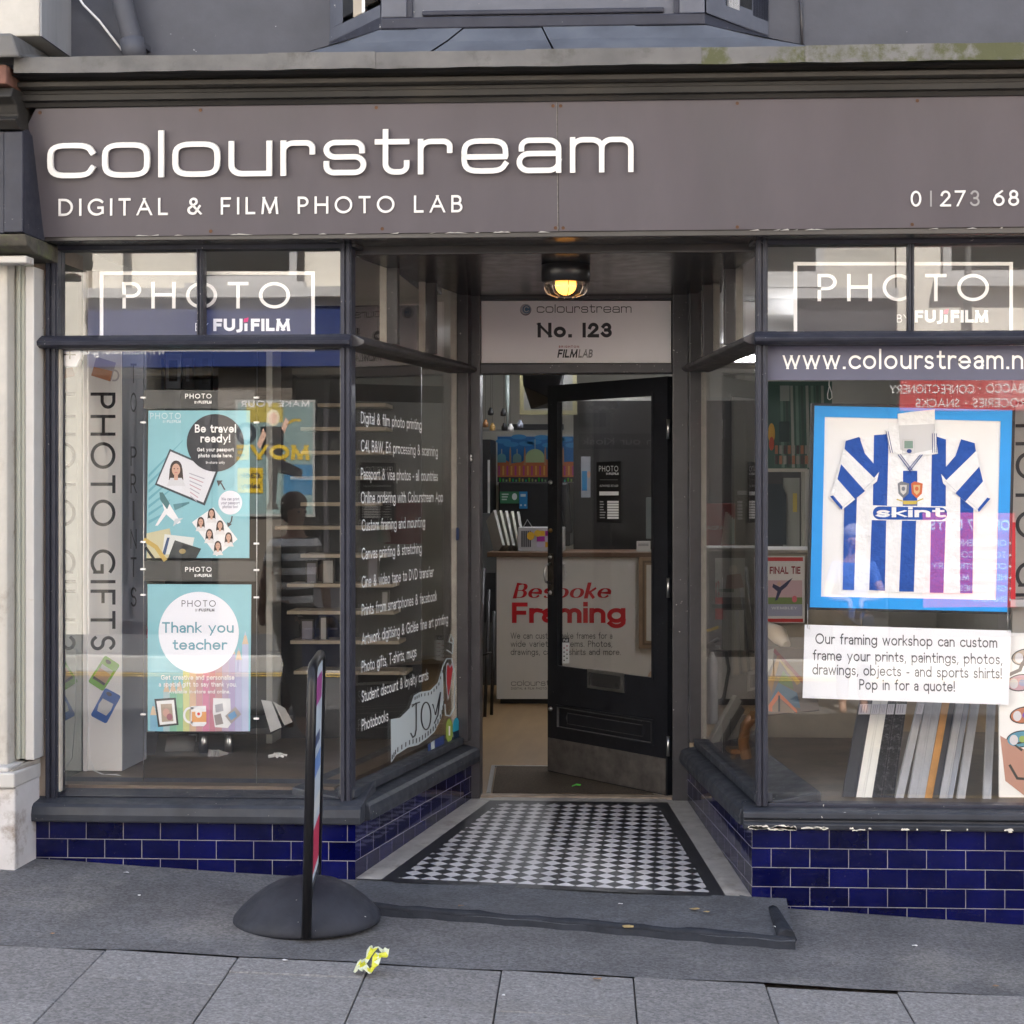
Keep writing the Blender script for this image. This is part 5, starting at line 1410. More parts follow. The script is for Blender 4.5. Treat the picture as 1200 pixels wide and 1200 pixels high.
f.build('lettering', t)

# the open door: hinged on the right, swung inwards
hp, fp = Vector((X(786, D1 + .08), D1 + .08, 0)), at(645.5, 577, D1 + .80)
fp.z = 0
dd = (fp - hp).normalized(); dn = Vector((dd.y, -dd.x, 0))
if dn.y > 0: dn = -dn                     # outer face looks to the street
DW = (fp - hp).length
MD = Matrix(((dd.x, dn.x, 0, hp.x), (dd.y, dn.y, 0, hp.y), (0, 0, 1, ZIN + .012), (0, 0, 0, 1)))
DH = Z(442, D1 + .1) - ZIN - .012
dpl = onplane(hp + dn * .024, dn)         # photo pixels on its street face
def du(px): return (hit(px, 700, hp, dn) - hp).dot(dd)
def dz(py, px): return hit(px, py, hp, dn).z - ZIN - .012
f = MB(); f.M = MD
y0, y1 = -.022, .022
st = .085
zg0, zg1 = dz(790, 715), dz(464, 720)
f.box(0, st + .02, y0, y1, .0, DH, DOORB); f.box(DW - .075, DW, y0, y1, .0, DH, DOORB)
f.box(st + .02, DW - .075, y0, y1, zg1, DH, DOORB); f.box(st + .02, DW - .075, y0, y1, zg0 - .20, zg0, DOORB); f.box(st + .02, DW - .075, y0, y1, .0, .24, DOORB)
f.box(st + .02, DW - .075, -.010, .010, .24, zg0 - .20, DOORB)
f.hexa([(st + .09, .010, .31), (DW - .145, .010, .31), (DW - .145, .010, zg0 - .27), (st + .09, .010, zg0 - .27)], [(st + .115, .019, .335), (DW - .17, .019, .335), (DW - .17, .019, zg0 - .295), (st + .115, .019, zg0 - .295)], DOORB)
for a in ((st + .02, st + .032, .24, zg0 - .2), (DW - .087, DW - .075, .24, zg0 - .2)): f.box(a[0], a[1], .010, .027, a[2], a[3], DOORB)
f.box(st + .032, DW - .087, .0105, .027, .24, .252, DOORB); f.box(st + .032, DW - .087, .0105, .027, zg0 - .212, zg0 - .2, DOORB)
for a in ((st + .02, st + .034), (DW - .089, DW - .075)): f.box(a[0], a[1], .012, .026, zg0, zg1, DOORB)
f.box(st + .034, DW - .089, .012, .026, zg0, zg0 + .014, DOORB); f.box(st + .034, DW - .089, .012, .026, zg1 - .014, zg1, DOORB)
door = f.build('door', shop, bevel=.003)
WE = mat('pale_door_edge', (.075, .075, .078), .5, var=.4, vs=40)  # paler strips along the panel moulding so its edges show
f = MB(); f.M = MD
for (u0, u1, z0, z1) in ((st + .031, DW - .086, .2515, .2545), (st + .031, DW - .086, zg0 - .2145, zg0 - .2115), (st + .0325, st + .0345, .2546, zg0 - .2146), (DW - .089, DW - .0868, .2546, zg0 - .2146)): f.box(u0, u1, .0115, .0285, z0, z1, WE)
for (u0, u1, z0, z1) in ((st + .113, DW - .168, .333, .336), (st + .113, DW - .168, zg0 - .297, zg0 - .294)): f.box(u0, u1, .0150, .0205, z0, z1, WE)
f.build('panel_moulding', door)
plabel(door, 'black glazed shop door standing open')
f = MB(); f.M = MD; f.box(st + .02, DW - .075, -.003, .003, zg0, zg1, GLASSD); f.build('pane', door)
f = MB(); f.M = MD; f.box(.012, DW - .004, .0222, .0245, .004, .185, KICK); f.build('kick_plate', door)
f = MB()
f.poly(dpl, [(689, 783), (732, 789), (732, 812), (689, 806)], STEEL, .006, .006); f.poly(dpl, [(692, 787.5), (728, 792.5), (728, 808), (692, 803)], mat('letterbox_flap', (.06, .06, .062), .35, metal=.6), .010, .004)
f.poly(dpl, [(691.5, 788), (694.5, 788.4), (694.5, 803), (691.5, 802.6)], CHROME, .012, .002); f.disc(dpl, 724, 803, 2, 2.6, BLACK, .0105, n=14)
f.build('letterbox', door)
f = MB(); f.M = MD
zhn = dz(672, 652)
uh = DW - .035
f.box(uh - .018, uh + .018, .022, .030, zhn - .12, zhn + .11, mat('bronze_plate', (.10, .085, .07), .35, metal=.8, var=.4, vs=50))
for sgn in (1, -1):
    f.tube([(uh, sgn * .03, zhn + .055), (uh, sgn * .062, zhn + .045), (uh, sgn * .075, zhn), (uh, sgn * .062, zhn - .045), (uh, sgn * .03, zhn - .055)], .0075, STEEL, 10)
f.build('handle', door)
for z_, m_k in ((zhn + .09, STEEL), (zhn - .105, STEEL), (zhn + .235, mat('brass', (.35, .20, .07), .35, metal=.9)), (.345, STEEL), (zhn + .50, STEEL)):
    f = MB(); f.M = MD; f.ball((uh, .030, z_), .0125, m_k, 12); f.build('lock', door)
f = MB(); f.M = MD
for zz in (.25, 1.05, 1.85):
    f = MB(); f.M = MD; f.tube([(-.004, .02, zz - .05), (-.004, .02, zz + .05)], .009, STEEL, 10); f.build('hinge', door)
dgl = onplane(hp + dn * .0055, dn)
f = MB()
f.poly(dgl, [(699, 541.5), (727.5, 540.5), (727.5, 613), (699, 612)], flat(.010, .010, .011), 0)
f.text(dgl, 'PHOTO', 702, 552.5, 6.6, WHD, width=22.5, wt=12, track=24, h=.0006); f.text(dgl, 'BY', 710.5, 556.4, 2.4, WHD, wt=16, h=.0006); fujifilm(f, dgl, 714, 556.4, 2.6, 11, WHD, False)
f.text(dgl, 'AUTHORISED RETAILER', 703, 570.5, 2.4, WHD, width=21.5, wt=12, track=20, h=.0006); f.rect(dgl, 703, 562, 724, 562.5, flat(.2, .2, .2), .0006)
f.rect(dgl, 702.5, 576, 725, 580.5, WHD, .0006)
for k in range(7):
    f.rect(dgl, 711.8, 587 + k * 3.1, 725, 589.4 + k * 3.1, WHD, .0006); f.rect(dgl, 703, 587.4 + k * 3.1, 703 + rnd.uniform(4, 7), 588.6 + k * 3.1, flat(.35, .35, .36), .0006)
plabel(f.build('opening_hours', door), 'black opening hours panel lettered photo')
f = MB()
f.rect(dgl, 659, 748, 667, 777.5, WHD, 0); f.rect(dgl, 659, 747.5, 667, 753, INKB, .0006); f.text(dgl, 'Pull', 660.5, 751.8, 3, WHD, width=5, wt=16, h=.001)
for k in range(8): f.disc(dgl, 661.2 if k % 2 else 664.6, 757 + k * 2.4, .9, .9, flat(.35, .05, .08) if k < 3 else INKB, .0008, n=10)
plabel(f.build('sticker', door), 'narrow white card stuck low on the door glass')
# door mat in its well, threshold strip
f = MB()
mt = [at(577, 926, D1 + .12), at(766, 930, D1 + .12), at(744, 902, D1 + .95), at(582, 902, D1 + .95)]
for p in mt: p.z = ZIN + .004
f.hexa([p - Vector((0, 0, .003)) for p in mt], [p + Vector((0, 0, .006)) for p in mt], MATT)
tag(f.build('door_mat'), 'worn brown coir mat just inside the open door', 'door mat')
f = MB()
def mstrip(p, q, wd):
    f.beam(p + Vector((0, 0, .001)), q + Vector((0, 0, .001)), wd, .012, STEEL)
mstrip(mt[0] + Vector((-.02, 0, 0)), mt[3] + Vector((-.02, 0, 0)), .02); mstrip(mt[3] + Vector((-.03, .018, 0)), mt[2] + Vector((.03, .018, 0)), .02)
f.box(mt[0].x - .05, X(787, D1 + .02), D1 + .02, D1 + .085, ZIN - .02, ZIN + .012, mat('worn_threshold', (.33, .26, .20), .6, var=.3, vs=12))
f.build('mat_frame', shop)
# doorbell, screws on the left door post
f = MB()
mpd = facing(D1 - .021)
f.rect(mpd, 548.5, 531, 555.5, 542.5, BLACK, .010, .0095); f.disc(mpd, 551.7, 534.5, 1.7, 1.7, STEEL, .012, .002, 14); f.disc(mpd, 551.7, 538.6, 1.9, 1.9, WHITE, .013, .003, 14)
plabel(f.build('doorbell', dfo), 'small doorbell with two buttons')

# ---------------------------------------------------------------- inside the shop
YCN = 5.4
zct = Z(647, YCN)
cx0, cx1 = X(576, YCN), X(800, YCN) + .9
t = thing('shop_counter', ((cx0 + cx1) / 2, YCN + .3, ZIN), 'white shop counter with a red bespoke framing advert, seen through the doorway', 'counter')
f = MB(); f.box(cx0 - .03, cx1, YCN - .03, YCN + .62, zct - .035, zct, DWOOD); f.build('worktop', t, bevel=.004)
f = MB(); f.box(cx0 + .06, cx1, YCN + .04, YCN + .60, ZIN, zct - .036, BLACK); f.build('plinth', t)
CP = facing(YCN)
f = MB(); f.rect(CP, 582, 649.5, 820, 819, mat('counter_panel', (.56, .55, .53), .5, var=.04, vs=3), 0, .012)
f.rect(facing(YCN + .02), 582, 649.5, 920, 819, mat('counter_panel', (.56, .55, .53), .5), 0, .012); f.build('front_panel', t)
f = MB(); RED = flat(.48, .012, .02)
f.text(CP, 'Bespoke', 600.5, 702.5, 20.5, RED, width=114, wt=23, track=7, shear=.26, contrast=.16, h=.002)
f.text(CP, 'Framing', 600, 730, 24, RED, width=133, wt=20, track=7, h=.002)
GY2 = flat(.09, .09, .095)
f.text(CP, 'We can custom make frames for a', 598.5, 748.5, 7.2, GY2, width=119, wt=11, track=14, h=.002); f.text(CP, 'wide variety of items. Photos,', 598.5, 758, 7.2, GY2, width=119, wt=11, track=14, h=.002); f.text(CP, 'drawings, canvas, shirts and more.', 598.5, 767.5, 7.2, GY2, width=129, wt=11, track=14, h=.002)
f.text(CP, 'colourstream', 599, 803.5, 4.8, GY2, width=74, wt=13, track=22, font=EURO, h=.002); f.text(CP, 'DIGITAL & FILM PHOTO LAB', 599, 808, 2.6, GY2, width=50, wt=14, track=24, h=.002)
f.build('lettering', t)
f = MB(); mp = facing(YCN - .04)
fr = mat('gilt_wood_frame', (.22, .15, .09), .4, metal=.2, var=.2, vs=14)
f.frame(mp, 748.5, 653, 812, 760, 9, fr, .0, .03); f.frame(mp, 753, 657, 808, 756, 2.5, mat('gilt_dark', (.10, .06, .03), .4), .004, .004)
o = f.build('picture_frame', bevel=.003); tag(o, 'brown wooden picture frame with a blue and orange landscape by the counter', 'picture frame')
f = MB(); f.rect(mp, 757, 661.5, 804, 751.5, flat(.52, .50, .45), -.012); f.rect(mp, 763.5, 669, 798, 706, flat(.05, .17, .38), -.010); f.rect(mp, 763.5, 706, 798, 744, flat(.35, .12, .05), -.010); f.poly(mp, [(763.5, 726), (775, 712), (787, 722), (798, 709), (798, 744), (763.5, 744)], flat(.22, .06, .03), -.009); f.build('picture', o)
f = MB(); f.disc(mp, 772, 798, 14, 15, flat(.45, .33, .25), 0, .05); f.rect(mp, 763, 777, 790, 781, flat(.2, .15, .12), .002, .003); tag(f.build('paper_bag', bevel=.01), 'tan paper bag below the brown picture frame, behind the door glass', 'bag')
# on the counter
for k in range(5):
    f = MB(); a = at(586 + k * 6.2, 642 + .6, YCN + .2); a.z = zct + .002; b_ = at(575.5 + k * 7.2, 604 + k * .4, YCN + .34)
    f.beam(a, b_, .022, .16, flat(.30 + .03 * (k % 2), .29 + .03 * (k % 2), .27)); tag(f.build('print_folder', bevel=.002), 'pale print folder slanting in the row at the left end of the counter', 'folder', 'folders on the counter')
f = MB(); mp = facing(YCN + .12); a = at(607, 645, YCN + .12)
f.box(X(607, YCN + .12), X(660, YCN + .12), YCN + .12, YCN + .35, zct + .002, Z(618, YCN + .12), flat(.42, .42, .44))
o = f.build('film_box_tray', bevel=.003); tag(o, 'white tray of boxed films on the counter behind the door edge', 'tray')
f = MB()
for k in range(3):
    for j in range(3): f.rect(mp, 629 + k * 10, 622 + j * 6.6, 638.5 + k * 10, 628 + j * 6.6, [flat(.60, .34, .03), flat(.28, .02, .22), flat(.45, .42, .55)][(k + j) % 3], .002, .0015)
for k in range(5): f.rect(mp, 611 + k * 2.4, 622, 612.6 + k * 2.4, 641, flat(.05, .05, .06), .002)
f.disc(mp, 622, 628, 4.5, 5, flat(.6, .36, .03), .004, n=20); f.disc(mp, 630, 625, 4, 4, flat(.6, .4, .04), .005, n=20)
f.line(mp, [(613, 618), (618, 609), (624, 618)], 1.0, STEEL, .0, .002)
f.build('film_box', o)
f = MB(); a = at(746, 643, YCN + .15); a.z = zct; f.box(a.x, a.x + .1, YCN + .15, YCN + .22, zct + .001, zct + .075, flat(.5, .5, .48)); f.box(a.x + .012, a.x + .088, YCN + .1485, YCN + .1502, zct + .04, zct + .06, flat(.3, .3, .3)); tag(f.build('card_reader', bevel=.006), 'small pale card reader on the counter behind the door glass', 'card reader')
f = MB(); a = X(757, YCN + .3); f.box(a, a + .30, YCN + .3, YCN + .33, zct + .09, Z(583, YCN + .3), mat('screen_grey', (.11, .13, .125), .3)); f.box(a + .1, a + .2, YCN + .3, YCN + .42, zct, zct + .091, BLACK); tag(f.build('till_screen', bevel=.006), 'grey till screen at the right end of the counter', 'screen')
# screens, pictures and fittings behind the counter
YBK = 7.2
f = MB(); mp = facing(YBK)
f.rect(mp, 584, 565, 668, 640, mat('black_cabinet', (.008, .008, .009), .5), 0, .5); tag(f.build('print_machine', bevel=.01), 'black photo printing machine behind the counter', 'machine')
f = MB(); mp = facing(YBK - .02)
f.rect(mp, 586, 576, 608, 590, flat(.03, .13, .06), .0, .004); f.rect(mp, 608.5, 576, 618, 596, flat(.02, .16, .36), .0, .004); f.disc(mp, 603, 582, 3, 4, flat(.5, .5, .5), .001, n=16)
for k in range(3): f.rect(mp, 588, 578.5 + k * 3, 588 + 8 - k, 580 + k * 3, flat(.35, .4, .36), .001)
f.rect(mp, 610, 579, 616, 582, flat(.4, .45, .5), .001); f.disc(mp, 610.5, 592, 1.2, 1.2, flat(.5, .5, .5), .001, n=10); f.disc(mp, 615.5, 592, 1.2, 1.2, flat(.5, .5, .5), .001, n=10)
tag(f.build('leaflet_sign'), 'green and blue leaflet sign on the black machine behind the counter', 'leaflet')
t = thing('wall_print', tuple(at(625, 568, 8.0)), 'colourful print of a domed building at dusk on the wall behind the counter', 'print')
f = MB(); mp = facing(7.9)
def glow(n_, col): return mat(n_, col, .4)
f.rect(mp, 581, 509.5, 700, 568, flat(.34, .34, .33), -.002, .03); f.rect(mp, 583, 511.5, 700, 559, flat(.01, .09, .24), .001)
for k in range(12): f.disc(mp, 590 + k * 9, 517 + 5 * math.sin(k * 2.3), 9, 3, flat(.03, .16, .34), .0016, n=16)
f.poly(mp, [(583, 541), (592, 539), (600, 543), (612, 541), (616, 538), (640, 538), (648, 542), (700, 540), (700, 559), (583, 559)], flat(.32, .10, .04), .002)
for cx, r_, c in ((588, 5, (.08, .22, .26)), (606, 5, (.12, .22, .22)), (627, 11, (.28, .36, .20)), (652, 6, (.12, .24, .22))):
    f.poly(mp, [(cx - r_, 542)] + [(cx + r_ * math.cos(R(a)), 536 - r_ * .9 * math.sin(R(a))) for a in range(180, -1, -15)] + [(cx + r_, 542)], flat(*c), .0026)
    f.line(mp, [(cx, 536 - r_ * .85), (cx, 536 - r_ * 1.9)], .8, flat(.30, .30, .22), .003)
for cx in (598, 615, 639, 660): f.poly(mp, [(cx - 1.2, 545), (cx - .9, 528), (cx, 523), (cx + .9, 528), (cx + 1.2, 545)], flat(.30, .16, .09), .003)
for k in range(24): f.rect(mp, 584 + k * 4.8, 546, 586 + k * 4.8, 557, flat(.45, .24, .05) if k % 2 else flat(.28, .04, .16), .0034)
f.rect(mp, 583, 559, 700, 565, flat(.02, .02, .03), .001)
for k in range(30): f.rect(mp, 585 + k * 3.8, 560 + (k * 7 % 3), 587 + k * 3.8, 564.5, flat(.3 * ((k * 5) % 4) / 4, .22, .22 * (k % 3) / 3), .0018)
f.build('print', t)
f = MB(); mp = facing(7.0); f.rect(mp, 560, 515, 575, 603, mat('black_cabinet', (.008, .008, .009), .5), 0, .4); f.rect(mp, 571.5, 539, 574, 602, flat(.5, .5, .48), .003, .003); tag(f.build('cabinet', bevel=.006), 'tall black cabinet with a pale edge left behind the counter', 'cabinet')
f = MB(); f.box(X(563, 6.6), X(583, 6.6), 6.6, 7.0, ZIN, Z(602, 6.6), mat('dark_grey_box', (.06, .062, .062), .5)); f.box(X(565, 6.6), X(581, 6.6), 6.594, 6.6, ZIN + .5, ZIN + .9, BLACK); tag(f.build('machine_base', bevel=.01), 'dark grey machine base beside the left end of the counter', 'machine')
f = MB()
for k, px in enumerate((560, 566, 572)): f.tube([(X(px, 4.6), 4.6 + .1 * k, ZIN), (X(px + 6, 4.9), 4.95, zct - .1 - .15 * k)], .012, BLACK, 8)
f.tube([(X(562, 4.6), 4.7, .5), (X(574, 4.6), 4.7, .52)], .008, BLACK, 8)
tag(f.build('folded_tripod'), 'folded black tripod leaning by the left end of the counter', 'tripod')
f = MB(); mp = facing(7.2); f.rect(mp, 595, 497, 660, 503.5, BLACK, 0, .12); f.rect(mp, 566, 503, 596, 505.5, mat('rail_grey', (.2, .2, .19), .5), 0, .05); tag(f.build('wall_rail'), 'long black rail on the wall above the colourful print', 'rail')
for k, (px, py, c) in enumerate(((575, 482, BLACK), (590, 483, BLACK), (569, 496, mat('amber_glass', (.20, .09, .03), .3)), (577, 500, mat('ochre_glass', (.28, .17, .05), .3)), (591, 500, BLACK), (598.5, 501, WHITE), (609.5, 496.5, mat('blue_grey_glass', (.3, .33, .42), .3)))):
    t = thing('hanging_camera', tuple(at(px, py + 3, 6.5)), ['black ornament hanging leftmost of the upper pair above the counter', 'black ornament hanging right of the upper pair above the counter', 'amber ornament hanging leftmost above the counter', 'ochre ornament hanging between the amber and black ones above the counter', 'black ornament hanging lowest, beside the white one above the counter', 'white ornament hanging above the colourful print', 'blue grey ornament hanging furthest right above the counter'][k], 'ornament', 'ornaments hanging above the counter')
    f = MB(); q = at(px, py, 6.5); f.lathe([(.0, .03), (.01, .03), (.016, .012), (.024, .0), (.024, -.03), (.0, -.034)], q, c, 14); f.build('body', t)
    f = MB(); f.tube([q + Vector((0, 0, .03)), Vector((q.x, q.y, 2.78))], .0012, BLACK, 5, False); f.build('wire', t)
f = MB(); q = at(594.5, 500, 6.6); tp = at(594.5, 432, 6.6); f.tube([tp, tp.lerp(q, .5), q], [.016, .018, .006], mat('neon_tube_off', (.36, .42, .40), .3), 10); tag(f.build('wall_tube'), 'slim pale tube fitting upright on the back wall of the shop', 'tube')
# yellow framed picture and projector under the ceiling
f = MB(); mp = facing(6.0); f.frame(mp, 609, 432, 676, 486, 5, mat('dull_yellow_frame', (.085, .075, .03), .6), 0, .03); f.rect(mp, 614, 437, 671, 481, flat(.07, .07, .065), -.01); tag(f.build('picture_frame'), 'dull yellow picture frame high on the wall behind the projector', 'picture frame')
f = MB(); f.hexa([at(613, 452, 4.2), at(650, 470, 4.2), at(655, 478, 4.5), at(622, 480, 4.5)], [at(612, 436, 4.2), at(660, 436, 4.2), at(662, 436, 4.5), at(616, 436, 4.5)], BLACK); f.box(X(630, 4.3), X(640, 4.3), 4.3, 4.4, Z(440, 4.3), 2.78, BLACK)
tag(f.build('projector', bevel=.008), 'black projector hung from the ceiling just inside the doorway', 'projector')
# pale end wall behind the door glass, dark poster wall
f = MB(); f.box(X(672, 6.2), X(756, 6.2) + 1.2, 6.2, 6.22, zct - .3, Z(470, 6.2), mat('dark_partition', (.013, .012, .012), .45)); f.box(X(672, 6.2), X(756, 6.2) + 1.2, 6.2, 6.24, Z(470, 6.2) + .001, Z(466, 6.2), flat(.3, .3, .28))
pt = f.build('partition'); tag(pt, 'dark partition with faint kiosk lettering behind the door glass', 'partition')
f = MB(); mp = facing(6.199)
f.rect(mp, 678, 508, 800, 526, flat(.014, .013, .014), .001)
f.text(mp, 'in our Kiosk', 768, 521, 8, flat(.05, .048, .048), width=-85, wt=15, track=12, h=.002)
f.rect(mp, 678, 484, 710, 500, flat(.015, .015, .015), .001); f.rect(mp, 681, 535, 692, 583, flat(.22, .23, .25), .001); f.rect(mp, 682, 552, 688, 575, flat(.02, .14, .28), .002); f.disc(mp, 690, 556, 2, 4, flat(.35, .2, .15), .003, n=12)
f.build('lettering', pt)
f = MB(); q = X(668, 5.9); f.hexa([(q - .04, 5.9, Z(625, 5.9)), (q + .02, 5.9, Z(625, 5.9)), (q + .02, 6.0, Z(625, 5.9)), (q - .04, 6.0, Z(625, 5.9))], [(q - .09, 5.9, Z(566, 5.9)), (q - .02, 5.9, Z(566, 5.9)), (q - .02, 6.0, Z(566, 5.9)), (q - .09, 6.0, Z(566, 5.9))], BLACK); tag(f.build('camera_bag', bevel=.015), 'black camera bag hanging on the edge of the partition behind the door', 'bag')
# ceiling tubes: first one visible, other two added out of view for interior light
q = at(826, 430, 6.4); q.z = 2.66
for k, (qx, qy0, qx1, qy1) in enumerate(((q.x - .55, 6.4, q.x + .55, 6.4), (.95, 3.0, .95, 4.2), (-1.0, 5.0, -1.0, 6.2))):
    t = thing('strip_light', ((qx + qx1) / 2, (qy0 + qy1) / 2, 2.62), ['lit white strip light under the shop ceiling, seen through the right side window', 'added strip light, out of view, over the right part of the shop', 'added strip light, out of view, over the left end of the counter'][k], 'strip light', 'shop ceiling strip lights')
    f = MB(); f.beam((qx, qy0, 2.73), (qx1, qy1, 2.73), .08, .08, WHITE); f.build('batten', t, bevel=.004)
    f = MB(); f.tube([(qx, qy0, 2.66), (qx1, qy1, 2.66)], .018, emis('strip_tube', (.95, .96, 1.0), 15.0), 10); f.build('tube', t)

# ---------------------------------------------------------------- behind the right side window
t = thing('fire_extinguisher', tuple(at(832.5, 848, 1.72)), 'polished steel fire extinguisher with yellow tag in the right side window', 'extinguisher')
q = at(834.5, 848, 1.72); kk = (1.72 + CAM_D) / FPX; EXT = mat('extinguisher_steel', (.86, .86, .88), .20, metal=.15, coat=.5, var=.1, vs=9)
f = MB(); r_ = 7.0 * kk; H_ = 82 * kk
f.lathe([(0, 0), (r_ * .9, 0), (r_, .01), (r_, H_ - .06), (r_ * .8, H_ - .025), (r_ * .35, H_), (r_ * .35, H_ + .03)], q, EXT, 28); f.build('cylinder', t)
f = MB(); f.tube([q + Vector((-.03, 0, H_ + .035)), q + Vector((.035, 0, H_ + .075))], .011, BLACK, 8); f.tube([q + Vector((-.03, 0, H_ + .035)), q + Vector((.04, 0, H_ + .03))], .010, BLACK, 8); f.box(q.x - .016, q.x + .016, q.y - .016, q.y + .016, q.z + H_ + .01, q.z + H_ + .05, BLACK); f.build('valve', t)
f = MB(); f.tube([q + Vector((.02, 0, H_ + .02)), q + Vector((.07, .01, H_ + .01)), q + Vector((.085, .01, H_ - .08)), q + Vector((.06, 0, H_ - .22)), q + Vector((.035, -.01, H_ - .25))], .009, BLACK, 8); f.build('hose', t)
f = MB(); f.poly(facing(1.70), [(827, 738), (842, 733), (842, 736.5), (829, 741)], mat('yellow_tag', (.55, .36, .03), .5), 0, .002); f.build('tag', t)
# pictures leaning on the cabinet behind it
f = MB(); mp = facing(2.3)
f.rect(mp, 826, 645, 884, 770, mat('grey_cabinet', (.13, .125, .115), .6, var=.05), 0, .4); f.rect(mp, 824, 642, 900, 646, flat(.25, .24, .22), .005, .42); o = f.build('grey_cabinet', bevel=.004); tag(o, 'pale grey cabinet standing behind the right side window of the recess', 'cabinet')
f = MB(); mp = facing(2.24)
f.rect(mp, 838, 654, 873, 700, flat(.42, .42, .40), 0, .012); f.disc(mp, 859, 668, 5, 6, flat(.62, .58, .52), .001, n=16); f.poly(mp, [(852, 674), (868, 672), (872, 688), (850, 692)], flat(.28, .18, .16), .0014); f.rect(mp, 842, 690, 860, 694, flat(.1, .14, .1), .0018); tag(f.build('art_print'), 'pale grey art print leaning on the grey cabinet', 'print')
f = MB(); f.poly(mp, [(838, 684), (842, 680), (847, 696), (848, 726), (838, 726)], flat(.45, .04, .04), 0, .004); f.rect(mp, 834, 708, 884, 713, flat(.05, .045, .045), .002, .004); f.rect(mp, 847, 715, 872, 762, flat(.55, .54, .50), .0, .004); f.rect(mp, 873, 708, 881, 767, flat(.05, .045, .045), .004, .006); tag(f.build('card_display'), 'red and white card display low on the grey cabinet', 'cards')
# dark things higher up behind it
f = MB(); mp = facing(3.4); f.rect(mp, 820, 590, 862, 640, flat(.22, .03, .028), 0, .1); f.text(mp, 'AGFA', 828, 621, 5, flat(.3, .25, .22), wt=20, h=.002); tag(f.build('red_film_box', bevel=.003), 'dark red box of film on the cabinet behind the right side window', 'box')
f = MB(); mp = facing(3.3)
for k in range(5): f.poly(mp, [(845 + k * 3, 638), (850 + k * 2, 600 + k * 2), (853 + k * 2, 600 + k * 2), (849 + k * 3, 638)], flat(.55 - .05 * k, .44, .40), .001 * k, .01)
tag(f.build('ribbon_bundle'), 'bundle of pale ribbons beside the dark red box', 'ribbons')
f = MB(); mp = facing(3.2); f.rect(mp, 862, 543, 877, 612, flat(.012, .012, .013), 0, .02)
for k in range(6): f.rect(mp, 864, 587 + k * 3.8, 870, 590 + k * 3.8, flat(.35, .35, .35), .002)
f.rect(mp, 864, 575, 875, 580, flat(.3, .3, .3), .002); tag(f.build('price_list'), 'black price list panel behind the right side window', 'price list')
# green and dark display at the left of the right window
t = thing('frame_sample_rack', tuple(at(920, 640, 2.0)), 'green backed rack of frame corner samples behind the left part of the right window', 'rack')
f = MB(); mp = facing(2.0)
f.rect(mp, 900, 447, 975, 550, flat(.035, .085, .07), 0, .04); f.build('back_board', t)
f = MB()
for k in range(9): f.poly(mp, [(916 + k * 6, 548), (914 + k * 6, 452), (917 + k * 6, 452), (919.5 + k * 6, 548)], [flat(.10, .17, .14), flat(.03, .06, .05), flat(.22, .24, .22)][k % 3], .004 + .003 * (k % 2), .01)
f.rect(mp, 913, 494, 925, 518, flat(.01, .03, .03), .016, .01); f.rect(mp, 914, 452, 925, 470, flat(.22, .25, .24), .015, .006); f.disc(mp, 904, 508, 4, 12, flat(.42, .24, .03), .014, .01, n=20); f.disc(mp, 904, 520, 3, 8, flat(.32, .05, .02), .018, .01, n=20)
for k in range(16): f.rect(mp, 908 + (k % 8) * 5, 522 + (k // 8) * 12, 911.5 + (k % 8) * 5, 532 + (k // 8) * 12, [flat(.25, .12, .07), flat(.2, .2, .19), flat(.05, .04, .04)][k % 3], .014, .008)
f.build('sample', t)
f = MB(); f.rect(mp, 899, 549, 946, 553, flat(.32, .31, .28), .02, .05); f.rect(mp, 939, 553, 943, 640, flat(.24, .24, .22), .015, .03); f.rect(mp, 918, 560, 937, 640, flat(.17, .18, .17), .004, .02); f.rect(mp, 929, 578, 934, 600, flat(.30, .24, .06), .012, .004); f.poly(mp, [(899, 567), (916, 567), (921, 580), (921, 638), (899, 638)], flat(.012, .02, .028), .024, .03); f.build('shelf', t)
# cup final poster on the counter front there
t = thing('football_poster', tuple(at(922, 727, 1.9)), 'framed final tie football poster left of the framed shirt', 'poster')
f = MB(); mp = facing(1.9); f.rect(mp, 897, 652, 943, 730, flat(.42, .40, .39), 0, .02); f.rect(mp, 897, 653, 941, 657.5, flat(.33, .02, .02), .001); f.rect(mp, 897, 725, 941, 729, flat(.33, .02, .02), .001)
f.rect(mp, 900, 664, 940, 722, flat(.44, .41, .40), .0014); f.rect(mp, 900, 680, 940, 706, flat(.36, .24, .26), .0018); f.rect(mp, 900, 700, 940, 708, flat(.10, .14, .04), .0022); f.rect(mp, 900, 708, 940, 722, flat(.20, .20, .27), .0022)
f.poly(mp, [(906, 684), (914, 688), (924, 680), (929, 677), (922, 687), (916, 692), (911, 703), (908, 704), (911, 693), (905, 688)], flat(.02, .02, .06), .0028); f.disc(mp, 931, 702, 3, 4, flat(.4, .08, .10), .0028, n=14); f.disc(mp, 913, 684, 2.2, 2.6, flat(.4, .25, .2), .003, n=12); f.build('sheet', t)
f = MB(); f.text(mp, 'FINAL TIE', 902, 672.5, 8.5, flat(.17, .015, .025), width=36, wt=21, track=10, h=.0026); f.text(mp, 'WEMBLEY', 904, 714, 3, flat(.4, .4, .42), width=30, wt=18, track=20, h=.003); f.build('lettering', t)
f = MB(); f.box(X(896, 2.0), X(1010, 2.0), 1.95, 2.5, ZIN, Z(648, 1.95), mat('side_counter', (.20, .17, .13), .5, var=.1)); f.box(X(896, 2.0) - .02, X(1010, 2.0), 1.93, 2.52, Z(648, 1.95) + .001, Z(644, 1.93), flat(.22, .20, .17)); tag(f.build('side_counter', bevel=.004), 'brown side counter behind the framed shirt in the right window', 'counter')
